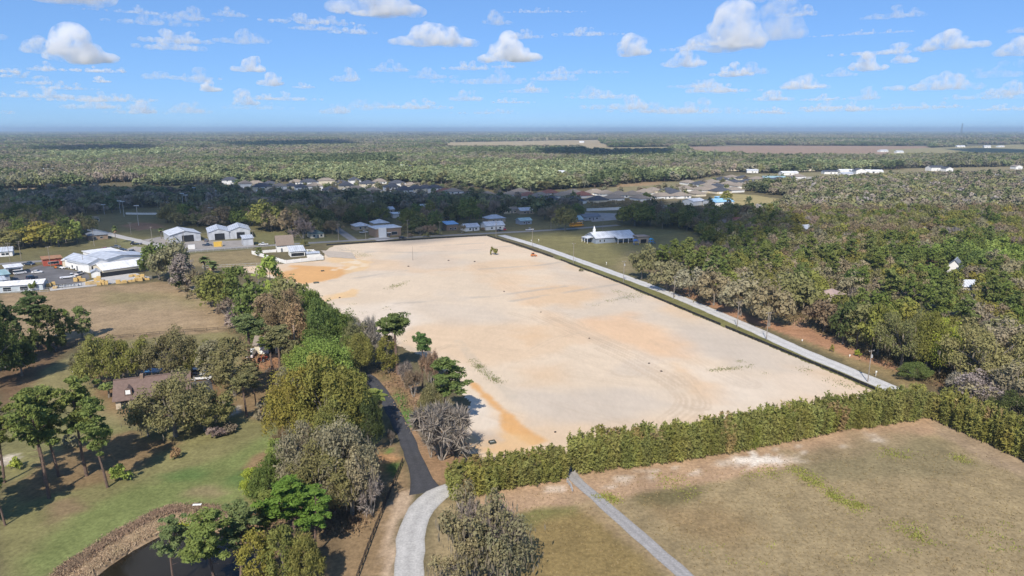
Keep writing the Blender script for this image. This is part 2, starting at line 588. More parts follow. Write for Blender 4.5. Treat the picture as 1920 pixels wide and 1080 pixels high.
# fields at the lower right
g.poly([(820, 940), (960, 905), (1075, 885), (1400, 830), (1740, 775), (1800, 790), (1920, 860), (1960, 1100), (790, 1100)], (0.272, 0.208, 0.112), 1.5, 2, 9, 1.0, 81)
g.poly([(930, 960), (1060, 935), (1110, 950), (1250, 1090), (900, 1090)], (0.215, 0.155, 0.062), 2, 2.5, 7, 0.95, 82)
g.poly([(960, 945), (1050, 935), (1085, 945), (1010, 985), (960, 1000)], (0.16, 0.155, 0.055), 2, 3, 6, 0.75, 83)
g.poly([(900, 925), (1075, 885), (1500, 812), (1740, 770), (1785, 800), (1640, 850), (1450, 882), (1250, 918), (1100, 943), (950, 962), (880, 970)], (0.38, 0.255, 0.155), 1, 1.5, 5, 1.0, 84)
g.poly([(1740, 780), (1800, 800), (1930, 865), (1930, 900), (1850, 865), (1760, 815)], (0.30, 0.22, 0.14), 1, 1.5, 5, 0.9, 85)
g.poly([(1190, 925), (1280, 908), (1330, 912), (1310, 940), (1240, 952), (1200, 945)], (0.135, 0.115, 0.052), 2, 3, 7, 0.8, 86)
g.poly([(1230, 950), (1350, 935), (1420, 1000), (1380, 1040), (1280, 1000)], (0.23, 0.155, 0.075), 3, 5, 9, 0.6, 87)
g.poly([(1480, 850), (1700, 810), (1790, 830), (1850, 880), (1640, 900), (1500, 890)], (0.20, 0.165, 0.088), 3, 5, 10, 0.75, 88)
g.poly([(1040, 925), (1100, 925), (1170, 1000), (1310, 1090), (1280, 1090), (1180, 1020)], (0.34, 0.24, 0.14), 0.6, 0.8, 3, 0.55, 89)
for q in range(26):      # bare white sand showing through along the hedge foot
    t = rnd.random()
    cx, cy = 1110 + 520 * t + rnd.uniform(-20, 20), 912 - 92 * t + rnd.uniform(-12, 9)
    w = rnd.uniform(4, 15)
    g.poly([(cx - w, cy + 2), (cx, cy - 3), (cx + w, cy - 3), (cx + w * .6, cy + 4)], (0.58, 0.49, 0.39), 0.35, 1.1, 1.1, 0.6, 100 + q)
g.poly([(1370, 862), (1420, 852), (1455, 857), (1480, 866), (1440, 872), (1380, 871)], (0.68, 0.62, 0.54), 0.3, 2.0, 1.3, 0.9, 140)
g.poly([(1345, 865), (1500, 850), (1490, 872), (1380, 878)], (0.60, 0.51, 0.41), 0.4, 2.4, 1.2, 0.4, 141)
g.poly([(1020, 915), (1065, 905), (1060, 922), (1030, 925)], (0.6, 0.5, 0.4), 0.4, 1.2, 1.6, 0.6, 142)
# road verges on the right
g.poly([(1040, 470), (1260, 545), (1400, 610), (1680, 735), (1640, 740), (1350, 612), (1040, 487)], (0.155, 0.145, 0.055), 0.8, 1, 5, 1.0, 91)
g.poly([(1240, 530), (1330, 545), (1420, 585), (1500, 590), (1560, 640), (1640, 672), (1720, 700), (1720, 740), (1660, 712), (1420, 605)], (0.235, 0.175, 0.085), 1.2, 1.5, 6, 1.0, 92)
g.poly([(1240, 530), (1300, 545), (1400, 590), (1480, 612), (1500, 596), (1530, 620), (1620, 660), (1700, 688), (1690, 698), (1600, 672), (1500, 635), (1380, 598), (1260, 546)], (0.34, 0.185, 0.105), 1.0, 1.5, 5, 0.95, 93)
g.poly([(1480, 596), (1510, 590), (1515, 612), (1490, 615)], (0.40, 0.25, 0.16), 1, 1.5, 4, 0.8, 94)
# woods on the right: litter
g.poly([(1190, 500), (1300, 470), (1345, 430), (1480, 400), (1500, 345), (1920, 330), (1920, 790), (1760, 740), (1700, 690), (1500, 590), (1300, 545)], (0.16, 0.105, 0.06), 4, 5, 15, 0.75, 95)
g.poly([(1690, 505), (1760, 500), (1790, 520), (1720, 525)], (0.34, 0.235, 0.15), 2, 3, 8, 0.9, 96)
g.poly([(1740, 700), (1780, 690), (1790, 715), (1760, 722)], (0.30, 0.17, 0.10), 1, 1.2, 4, 0.9, 97)
# yards around the workshops and the walled plot
g.poly([(290, 482), (470, 468), (480, 482), (530, 495), (420, 503), (300, 495)], (0.225, 0.175, 0.09), 1.5, 1.5, 8, 1.0, 98)
g.poly([(610, 462), (650, 463), (690, 480), (655, 486), (620, 478)], (0.15, 0.135, 0.06), 1.5, 2, 7, 0.9, 99)

ground_me = np_mesh('ground', np.stack([GX, GY, GZ], 1), gf, soil_mat('turf_and_soil', 1.3, 0.30, 0.06, 0.16))
set_soil(ground_me, g.c)
tag(obj('ground', ground_me), 'dry grass, lawn and forest floor reaching the horizon', 'ground', kind='structure')

# ------------------------------------------------------------------ the cleared sand lot
LOT = [(415, 503), (540, 494.5), (607, 488), (609, 470), (625, 460.5), (700, 455), (870, 444), (912, 442), (1040, 484), (1160, 530), (1351, 611), (1486, 667), (1640, 733), (1700, 768), (1500, 806), (1075, 880), (1060, 886), (900, 862), (866, 842), (872, 800), (878, 755), (845, 712), (800, 672), (752, 652), (700, 625), (646, 596), (610, 566), (575, 548), (520, 524), (470, 512)]
lp = gpoly(LOT)
st = 0.6
xs = np.arange(lp[:, 0].min() - 3, lp[:, 0].max() + 3, st)
ys = np.arange(lp[:, 1].min() - 3, lp[:, 1].max() + 3, st)
LX, LY = [a.ravel() for a in np.meshgrid(xs, ys)]
sd = sdist(lp, LX, LY)
edge_n = 1.3 * (fbm(LX, LY, 5, 77) - 0.5) * 2
# pull the outer ring of grid points onto a slightly uneven outline
cell_in = (sd + edge_n > -0.2).reshape(len(ys), len(xs))
q = cell_in[:-1, :-1] & cell_in[1:, :-1] & cell_in[:-1, 1:] & cell_in[1:, 1:]
jy, jx = np.nonzero(q)
nx = len(xs)
lf = np.stack([jy * nx + jx, jy * nx + jx + 1, (jy + 1) * nx + jx + 1, (jy + 1) * nx + jx], 1)
used, inv = np.unique(lf, return_inverse=True)
lf = inv.reshape(lf.shape)
LX, LY, sd = LX[used], LY[used], sd[used]
LX = LX + (RNG.random(len(LX)) - 0.5) * 0.3
LY = LY + (RNG.random(len(LY)) - 0.5) * 0.3
SAND = (0.59, 0.475, 0.345)
p = Paint(LX, LY, SAND)
OR = (0.58, 0.325, 0.13)
PEACH = (0.575, 0.395, 0.235)
GREY = (0.50, 0.425, 0.34)
WHITE = (0.62, 0.53, 0.425)
n1 = fbm(LX, LY, 60, 9)
p.c = p.c * (1 + 0.16 * (n1 - 0.5))[:, None]
gm = sstep(0.52, 0.66, fbm(LX * 0.7 + LY * 0.7, LY - LX, 40, 12))[:, None] * 0.5
p.c = p.c * (1 - gm) + np.array(GREY) * gm
pm = sstep(0.52, 0.68, fbm(LX, LY, 45, 15))[:, None] * 0.45
p.c = p.c * (1 - pm) + np.array(PEACH) * pm
for i, (px, c, so, am, op) in enumerate([
    ([(700, 455), (930, 444), (1010, 478), (880, 470), (720, 475)], (0.58, 0.44, 0.31), 8, 8, .55),
    ([(880, 490), (1000, 486), (1060, 500), (960, 512), (880, 505)], PEACH, 6, 8, .5),
    ([(990, 540), (1120, 535), (1170, 552), (1090, 575), (990, 570)], PEACH, 6, 8, .7),
    ([(1090, 600), (1180, 588), (1280, 640), (1300, 672), (1230, 675), (1120, 640)], (0.61, 0.41, 0.25), 6, 9, .85),
    ([(960, 630), (1010, 616), (1040, 632), (990, 648)], PEACH, 4, 6, .7),
    ([(940, 520), (990, 545), (1050, 590), (1120, 640), (1090, 645), (1010, 590), (930, 535)], (0.60, 0.425, 0.27), 4, 6, .55),
    ([(1260, 680), (1340, 720), (1380, 760), (1330, 765), (1290, 725)], PEACH, 4, 5, .7),
    ([(960, 690), (1060, 680), (1060, 720), (980, 725)], PEACH, 6, 6, .55),
    ([(1230, 590), (1400, 640), (1500, 700), (1400, 705), (1290, 660)], GREY, 8, 9, .8),
    ([(960, 735), (1180, 730), (1280, 760), (1200, 790), (1010, 790)], GREY, 6, 8, .8),
    ([(750, 560), (930, 570), (960, 600), (820, 610)], GREY, 8, 8, .6),
    ([(730, 480), (800, 470), (900, 492), (800, 505)], GREY, 7, 8, .6),
    ([(1020, 490), (1170, 540), (1240, 570), (1180, 575), (1050, 520)], GREY, 6, 8, .6),
    ([(620, 575), (760, 565), (800, 600), (740, 640), (660, 605)], WHITE, 6, 7, .8),
    ([(1330, 700), (1500, 690), (1600, 735), (1450, 770), (1340, 760)], WHITE, 6, 8, .55),
    ([(860, 740), (905, 750), (938, 795), (915, 812), (870, 805)], (0.63, 0.55, 0.45), 2.0, 2.5, .7),
    ([(500, 512), (545, 498), (600, 499), (650, 501), (655, 513), (610, 528), (570, 534), (530, 524)], OR, 2.0, 3.0, .95),
    ([(420, 500), (520, 497), (560, 503), (520, 512), (450, 508)], (0.58, 0.44, 0.30), 2, 2, .8),
    ([(610, 484), (655, 480), (692, 492), (690, 508), (650, 512), (640, 498)], (0.62, 0.43, 0.23), 2.0, 5.0, .8),
    ([(630, 554), (660, 541), (676, 545), (668, 557), (600, 565)], (0.63, 0.42, 0.21), 1.5, 2.5, .8),
    ([(598, 556), (640, 549), (650, 556), (610, 564)], (0.63, 0.42, 0.21), 2.5, 2.5, .5),
    ([(876, 712), (892, 718), (930, 752), (978, 795), (1022, 826), (1000, 836), (950, 812), (938, 790), (938, 776), (915, 757), (896, 736)], OR, 0.8, 1.2, .97),
    ([(862, 820), (905, 812), (960, 812), (1025, 828), (1010, 842), (930, 850), (868, 842)], (0.60, 0.38, 0.18), 1.5, 2.5, .7),
    ([(880, 806), (935, 812), (940, 826), (890, 828)], (0.47, 0.39, 0.31), 1.5, 2, .7),
    ([(900, 828), (935, 830), (930, 842), (900, 842)], (0.46, 0.37, 0.27), 1.0, 1.5, .6)]):
    p.poly(px, c, so, am, max(4.0, am * 2.2), op, 200 + i)
for c0, c1, k in ((655, 485, 6), (670, 497, 6), (680, 490, 4), (640, 510, 3)):
    for j in range(k):
        a, b = c0 + rnd.uniform(-15, 15), c1 + rnd.uniform(-8, 8)
        p.poly([(a - 9, b + 1), (a, b - 2), (a + 9, b), (a, b + 2)], (0.66, 0.55, 0.40), 0.6, 1.2, 3, .6, 260 + j)
TRACK = [[(1000, 590), (1100, 636), (1180, 672), (1240, 705), (1280, 730), (1296, 752), (1288, 772), (1262, 790)],
         [(1040, 600), (1130, 640), (1215, 678), (1275, 708), (1302, 735), (1305, 760)],
         [(900, 500), (940, 525), (1000, 562), (1060, 600), (1120, 632)],
         [(930, 620), (1010, 640), (1090, 668), (1180, 700)],
         [(880, 640), (940, 660), (1010, 668)], [(1240, 640), (1330, 690), (1400, 720)],
         [(720, 700), (700, 660)], [(1080, 700), (1180, 715), (1290, 715)]]
for ti, tr in enumerate(TRACK):
    for off in (0.9, 2.6, 3.7):
        p.line(tr, (0.43, 0.325, 0.225), 0.45, 0.4, 0.38 if ti < 2 else 0.22, 8, 0.42, 300 + ti, off)
for q in range(18):
    rr_ = random.Random(600 + q)
    x0, y0 = rr_.uniform(760, 1250), rr_.uniform(500, 760)
    dx, dy = rr_.uniform(90, 260) * rr_.choice((-1, 1)), rr_.uniform(10, 90)
    bend = rr_.uniform(-40, 40)
    tr = [(x0 + dx * t_, y0 + dy * t_ + bend * t_ * (1 - t_)) for t_ in np.linspace(0, 1, 7)]
    for off in (0.9,):
        p.line(tr, (0.43, 0.335, 0.24), 0.4, 0.35, rr_.uniform(.15, .35), 9, 0.45, 700 + q, off)
for ti, ln in enumerate([[(640, 480), (720, 470), (800, 462), (905, 456)], [(820, 472), (900, 468), (960, 461)], [(900, 505), (1010, 498), (1050, 492)], [(720, 571), (800, 566), (930, 555), (1060, 537)], [(960, 565), (1070, 547), (1160, 533)], [(640, 470), (780, 474)], [(1100, 572), (1180, 556)], [(620, 527), (680, 520), (760, 507)]]):
    p.line(ln, (0.40, 0.345, 0.28), 1.5, 1.5, 0.6, 10, 0.45, 320 + ti)
p.line([(860, 640), (882, 668), (900, 690), (935, 718), (960, 745)], (0.42, 0.37, 0.29), 1.6, 1.5, 0.35, 8, 0.4, 340)
p.line([(648, 596), (700, 622), (755, 650), (800, 668)], (0.40, 0.34, 0.26), 2.0, 2.0, 0.5, 8, 0.35, 341)
LZ = 0.03 + 0.14 * sstep(0, 6, sd) * (fbm(LX, LY, 16, 51)) - 0.09 * (1 - sstep(-1.5, 0.8, sd))
rt = fbm(LX * 0.94 - LY * 0.34, (LX * 0.34 + LY * 0.94) * 5.0, 14, 57, 3) - 0.5      # faint grading streaks
p.c = p.c * (1 + 0.09 * rt)[:, None]
lot_me = np_mesh('sand_lot', np.stack([LX, LY, LZ], 1), lf, soil_mat('bare_sand', 0.8, 0.045, 0.03, 0.06, 0.95, 0.25, (math.radians(-20), 0.35)), smooth=True)
set_soil(lot_me, p.c)
tag(obj('sand_lot', lot_me), 'cleared lot of pale bare sand with orange patches and wheel tracks', 'lot', kind='structure')

# ------------------------------------------------------------------ roads and paved areas
def strip(name, px, width, material, z, label, smooth_n=6, jitter=0.2, rough_edge=True, gpts=None):
    pts = [Vector((*P(x, y)[:2], 0)) for x, y in px] if gpts is None else [Vector((*q_, 0)) for q_ in gpts]
    # Catmull-Rom through the points, then a sheet with slightly uneven edges
    out = []
    n = len(pts)
    for i in range(n - 1):
        p0, p1, p2, p3 = pts[max(i - 1, 0)], pts[i], pts[i + 1], pts[min(i + 2, n - 1)]
        k = max(2, min(40, int((p2 - p1).length / 3)))
        for j in range(k):
            t = j / k
            out.append(0.5 * ((2 * p1) + (p2 - p0) * t + (2 * p0 - 5 * p1 + 4 * p2 - p3) * t * t + (3 * p1 - p0 - 3 * p2 + p3) * t ** 3))
    out.append(pts[-1])
    widths = width if isinstance(width, (list, tuple)) else [width, width]
    vs, fs = [], []
    for i, c in enumerate(out):
        d = (out[min(i + 1, len(out) - 1)] - out[max(i - 1, 0)]).normalized()
        nrm = Vector((-d.y, d.x, 0))
        f_ = i / (len(out) - 1) * (len(widths) - 1)
        a = int(min(f_, len(widths) - 2))
        w = widths[a] + (widths[a + 1] - widths[a]) * (f_ - a)
        for s, k in ((-1, 0), (-0.5, 1), (0, 2), (0.5, 3), (1, 4)):
            e = rnd.uniform(-jitter, jitter) if k in (0, 4) else 0
            vs.append(c + nrm * (w / 2 * s + e) + Vector((0, 0, z if k in (1, 2, 3) else z - 0.012)))
    for i in range(len(out) - 1):
        for k in range(4):
            b = i * 5 + k
            fs.append((b, b + 5, b + 6, b + 1))
    me = bpy.data.meshes.new(name)
    me.from_pydata([tuple(v) for v in vs], [], fs)
    me.materials.append(material)
    u = me.attributes.new('across', 'FLOAT', 'POINT')
    u.data.foreach_set('value', np.tile(np.array([-1, -.5, 0, .5, 1], dtype=np.float32), len(out)))
    me.update()
    o = obj(name, me)
    return tag(o, label, 'road', kind='structure')

def patch(name, px, material, z, label, jitter=0.4, step=2.5):
    poly = [Vector((*P(x, y)[:2], 0)) for x, y in px]
    ring = []
    for i in range(len(poly)):
        a, b = poly[i], poly[(i + 1) % len(poly)]
        k = max(1, int((b - a).length / step))
        for j in range(k):
            c = a.lerp(b, j / k)
            ring.append((c.x + rnd.uniform(-jitter, jitter), c.y + rnd.uniform(-jitter, jitter), z))
    bm = bmesh.new()
    f = bm.faces.new([bm.verts.new(v) for v in ring])
    if f.normal.z < 0:
        f.normal_flip()
    bmesh.ops.triangulate(bm, faces=[f])
    me = bpy.data.meshes.new(name)
    bm.to_mesh(me)
    bm.free()
    me.materials.append(material)
    return tag(obj(name, me), label, 'paving', kind='structure')

def road_mat(name, col, wear, var=0.12, scale=0.5):
    """Road surface: noise, plus lighter wheel paths and crumbling edges across its width."""
    m = mat(name, col, 0.9, var, scale)
    n, l = m.node_tree.nodes, m.node_tree.links
    b = n['Principled BSDF']
    src = b.inputs['Base Color'].links[0].from_socket
    a = n.new('ShaderNodeAttribute')
    a.attribute_name = 'across'
    ab = n.new('ShaderNodeMath')
    ab.operation = 'ABSOLUTE'
    l.new(a.outputs['Fac'], ab.inputs[0])
    r = n.new('ShaderNodeValToRGB')
    e = r.color_ramp.elements
    e[0].position, e[0].color = 0.0, (0.93, 0.93, 0.93, 1)
    e[1].position, e[1].color = 0.45, (1 + wear, 1 + wear, 1 + wear, 1)
    e2 = r.color_ramp.elements.new(0.85)
    e2.color = (1, 1, 1, 1)
    e3 = r.color_ramp.elements.new(1.0)
    e3.color = (0.82, 0.80, 0.76, 1)
    l.new(ab.outputs[0], r.inputs['Fac'])
    nz2 = n.new('ShaderNodeTexNoise')
    nz2.inputs['Scale'].default_value = 2.6
    nz2.inputs['Detail'].default_value = 6
    gg = n.new('ShaderNodeNewGeometry')
    l.new(gg.outputs['Position'], nz2.inputs['Vector'])
    mr = n.new('ShaderNodeMapRange')
    mr.inputs['From Min'].default_value = 0.35
    mr.inputs['From Max'].default_value = 0.65
    mr.inputs['To Min'].default_value = 0.84
    mr.inputs['To Max'].default_value = 1.1
    l.new(nz2.outputs['Fac'], mr.inputs['Value'])
    mx = n.new('ShaderNodeMixRGB')
    mx.blend_type = 'MULTIPLY'
    mx.inputs['Fac'].default_value = 1
    l.new(src, mx.inputs['Color1'])
    l.new(r.outputs['Color'], mx.inputs['Color2'])
    v = n.new('ShaderNodeVectorMath')
    v.operation = 'SCALE'
    l.new(mx.outputs['Color'], v.inputs[0])
    l.new(mr.outputs[0], v.inputs['Scale'])
    l.new(v.outputs[0], b.inputs['Base Color'])
    return m

M_GREYROAD = road_mat('weathered_asphalt', (0.42, 0.405, 0.38), 0.1)
M_EAST = road_mat('pale_asphalt', (0.50, 0.485, 0.46), 0.06)
M_BLACK = road_mat('fresh_asphalt', (0.055, 0.055, 0.06), 0.12, 0.2)
M_PATH = road_mat('grey_path_asphalt', (0.30, 0.285, 0.27), 0.1)
M_TOWN = road_mat('town_asphalt', (0.22, 0.21, 0.2), 0.1)
M_GRAVEL = mat('yard_gravel', (0.27, 0.245, 0.22), 0.95, 0.2, 0.3)
M_YARD = mat('yard_asphalt', (0.125, 0.12, 0.12), 0.9, 0.35, 0.12)
M_CONC = mat('concrete_slab', (0.45, 0.43, 0.40), 0.9, 0.12, 0.4)

EAST = [(940, 441), (1010, 462), (1115, 499), (1250, 548.5), (1395, 610), (1509, 661), (1667, 727), (1760, 770)]
strip('road', EAST, 5.8, M_EAST, 0.022, 'pale straight road along the right side of the sand lot')
FARROAD = [(-60, 499), (0, 495), (78, 489.5), (267, 477.5), (380, 468.5), (470, 462.5), (581, 455.5), (668, 450.5), (768, 445), (914, 437.5), (1046, 430.5), (1160, 422)]
strip('road', FARROAD, 6.2, M_TOWN, 0.016, 'grey town road running past the far edge of the sand lot')
strip('road', [(578, 391), (591, 399), (625, 424), (664, 451)], 6.0, M_TOWN, 0.012, 'side street running into the dark trees behind the lot')
strip('road', [(140, 423), (222, 443), (262, 452), (312, 466)], 6.5, road_mat('light_street', (0.40, 0.38, 0.35), 0.08), 0.012, 'light grey street running past the palm tree')
strip('road', [(90, 407), (112, 412), (135, 420)], 6.0, M_TOWN, 0.010, 'short piece of street in the shaded trees on the left')
strip('driveway', [(500, 693), (530, 693), (560, 694), (600, 690), (640, 690), (668, 697), (692, 709), (714, 734), (737, 772), (757, 812), (775, 855), (791, 900), (799, 924)], [3.6] * 11 + [3.9, 6.5], M_BLACK, 0.022, 'narrow black asphalt driveway curving past the trees')
strip('road', [(880, 903), (846, 915), (818, 928), (790, 955), (775, 990), (768, 1035), (766, 1100), (766, 1180)], [4.4, 4.6, 4.9, 5.1, 4.9, 4.8, 4.8], M_GREYROAD, 0.034, 'curving pale grey road at the bottom of the picture')
strip('path', [(1062, 868), (1076, 895), (1120, 935), (1195, 1002), (1290, 1085), (1400, 1190)], 2.7, M_PATH, 0.022, 'straight grey asphalt path crossing the grass field')
patch('yard_paving', [(10, 540), (30, 512), (76, 497), (118, 504), (165, 512), (168, 522), (150, 532), (95, 533), (45, 545)], M_YARD, 0.014, 'dark asphalt yard among the white sheds')
patch('yard_paving', [(88, 538), (150, 531), (200, 518), (255, 512), (285, 521), (180, 536), (96, 545)], M_CONC, 0.020, 'pale concrete storage yard with stacked pallets')
patch('yard_paving', [(255, 452), (300, 444), (390, 452), (470, 450), (480, 462), (400, 468), (325, 474), (300, 466)], M_GRAVEL, 0.008, 'gravel yard in front of the metal workshops')
patch('yard_paving', [(228, 470), (252, 462), (300, 467), (290, 474), (232, 477)], mat('apron_gravel', (0.33, 0.30, 0.265), 0.95, 0.15, 0.3), 0.020, 'pale gravel parking apron beside the light street')
patch('yard_paving', [(602, 470), (660, 474), (668, 486), (615, 482)], mat('drive_gravel', (0.42, 0.355, 0.285), 0.95, 0.12, 0.3), 0.2, 'gravel corner beside the white walled plot')
patch('yard_paving', [(690, 447), (725, 444), (740, 448), (710, 452)], M_CONC, 0.008, 'concrete forecourt of the brick building')
patch('yard_paving', [(355, 716), (395, 712), (402, 735), (362, 740)], mat('drive_asphalt', (0.075, 0.075, 0.08), 0.9, 0.2, 0.5), 0.016, 'dark asphalt drive beside the brown roofed house')
patch('yard_paving', [(1095, 398), (1200, 402), (1180, 410), (1110, 416)], mat('grey_slab', (0.3, 0.28, 0.26), 0.9, 0.2, 0.2), 0.008, 'worn paved lot below the white screen wall')  # slab in a darker grey than the other concrete

# pond
wm = mat('pond_water', (0.016, 0.013, 0.008), rough=0.12, var=0.2, scale=0.2, spec=0.22)
wbm = bmesh.new()
wf = wbm.faces.new([wbm.verts.new((x, y, -0.75)) for x, y in POND * 1.0])
bmesh.ops.triangulate(wbm, faces=[wf])
wme = bpy.data.meshes.new('pond')
wbm.to_mesh(wme)
wbm.free()
wme.materials.append(wm)
tag(obj('pond', wme), 'dark still pond water at the lower left', 'pond', kind='structure')
# ------------------------------------------------------------------ clouds: closed billowy bodies of even scattering droplets
def cloud_mat(density, grain=None):
    """Scattering droplets; grain (metres) breaks the density into billows and frayed edges."""
    nm = 'cloud_%g_%g' % (density, grain or 0)
    if nm in MATS:
        return MATS[nm]
    m = bpy.data.materials.new(nm)
    m.use_nodes = True
    n, l = m.node_tree.nodes, m.node_tree.links
    n.clear()
    out = n.new('ShaderNodeOutputMaterial')
    v = n.new('ShaderNodeVolumeScatter')
    v.inputs['Color'].default_value = (0.975, 0.975, 0.985, 1)
    v.inputs['Density'].default_value = density
    v.inputs['Anisotropy'].default_value = 0.0
    if grain:
        tc = n.new('ShaderNodeTexCoord')
        t = n.new('ShaderNodeTexNoise')
        t.inputs['Scale'].default_value = 1.0 / grain
        t.inputs['Detail'].default_value = 6
        t.inputs['Roughness'].default_value = 0.65
        l.new(tc.outputs['Object'], t.inputs['Vector'])
        mr = n.new('ShaderNodeMapRange')
        mr.interpolation_type = 'SMOOTHSTEP'
        mr.inputs['From Min'].default_value = 0.40
        mr.inputs['From Max'].default_value = 0.66
        mr.inputs['To Min'].default_value = 0.0
        mr.inputs['To Max'].default_value = density * 2.6
        l.new(t.outputs['Fac'], mr.inputs['Value'])
        l.new(mr.outputs[0], v.inputs['Density'])
    l.new(v.outputs[0], out.inputs['Volume'])
    MATS[nm] = m
    return m

ICO = None
def ico():
    global ICO
    if ICO is None:
        bm = bmesh.new()
        bmesh.ops.create_icosphere(bm, subdivisions=2, radius=1)
        v = np.array([q_.co[:] for q_ in bm.verts])
        f = np.array([[w.index for w in q_.verts] for q_ in bm.faces])
        bm.free()
        ICO = (v, f)
    return ICO

def blob_mesh(name, spheres, voxel, material, flat_z=None):
    v0, f0 = ico()
    vs, fs = [], []
    for i, (c, r) in enumerate(spheres):
        vs.append(v0 * np.array(r) + np.array(c))
        fs.append(f0 + i * len(v0))
    vs = np.concatenate(vs)
    if flat_z is not None:
        vs[:, 2] = np.where(vs[:, 2] < flat_z, flat_z + (vs[:, 2] - flat_z) * 0.25, vs[:, 2])
    me = np_mesh(name, vs, np.concatenate(fs), material, 3)
    o = obj(name, me)
    md = o.modifiers.new('union', 'REMESH')
    md.mode = 'VOXEL'
    md.voxel_size = voxel
    md.use_smooth_shade = True
    return o

CLOUD_BASE = 1050.0
def cloud(px, py, w, h, tau, label, lumps=14, seed=0, puff=0.5, base=None, group='fair weather clouds'):
    """px, py: middle of the cloud base in the photo; w, h: its size there; distance follows from the common cloud base height."""
    r = np.random.default_rng(1000 + seed)
    el = math.atan((HORIZON - py) / F)
    d = (CLOUD_BASE - CAM_H) / math.tan(max(el, math.radians(0.9)))
    az = math.atan((px - 960) / F)
    wm_, hm = w * d / F, h * d / F
    X, Y = d * math.sin(az) / math.cos(az) * 1.0, d
    sph = []
    dep = min(wm_, 2.0 * hm) * 0.5
    nb = max(3, int(wm_ / hm * 2.2))
    for i in range(nb):              # a flat lower layer that holds the heap together
        t = (i + 0.5) / nb * 2 - 1 + r.uniform(-.1, .1)
        rr = hm * r.uniform(0.2, 0.3) * (1.0 - 0.45 * abs(t))
        sph.append(((t * (wm_ / 2 - rr), r.uniform(-.3, .3) * dep, hm * 0.16), (rr * 1.8, rr * 1.8, rr * 0.8)))
    peak = r.uniform(-0.4, 0.4)
    for i in range(lumps):
        t = np.clip(peak + r.normal() * 0.36, -0.85, 0.85)
        env = max(0.15, 1 - abs((t - peak) / (1.25 if (t - peak) * peak < 0 else 0.9)) ** 1.5)
        rr = hm * r.uniform(0.17, 0.30) * (0.65 + 0.4 * env)
        z = r.uniform(0.25, 1.0) * max(hm * env - rr, 0.12 * hm)
        sph.append(((t * (wm_ / 2 - rr), r.uniform(-.5, .5) * dep, z), (rr * 1.3, rr * 1.3, rr)))
    k0 = len(sph)
    for i in range(k0 * 3):          # curls on the surface of the larger heaps
        c, s = sph[r.integers(0, k0)]
        u = r.normal(size=3)
        u /= np.linalg.norm(u)
        u[2] = abs(u[2]) * 0.9
        k = r.uniform(0.22, 0.48)
        sph.append(((c[0] + u[0] * s[0] * 0.9, c[1] + u[1] * s[1] * 0.9, c[2] + u[2] * s[2] * 0.9), (s[0] * k, s[1] * k, s[2] * k)))
    dens = tau / max(dep * 1.2, 40.0)
    o = blob_mesh('cloud', sph, max(hm / 16, wm_ / 110), cloud_mat(float('%.2g' % dens), float('%.2g' % (hm * 0.34))), flat_z=hm * 0.03)
    o.location = (X, Y, CLOUD_BASE)
    o.rotation_euler = (0, 0, -az)
    return tag(o, label, 'cloud', group)

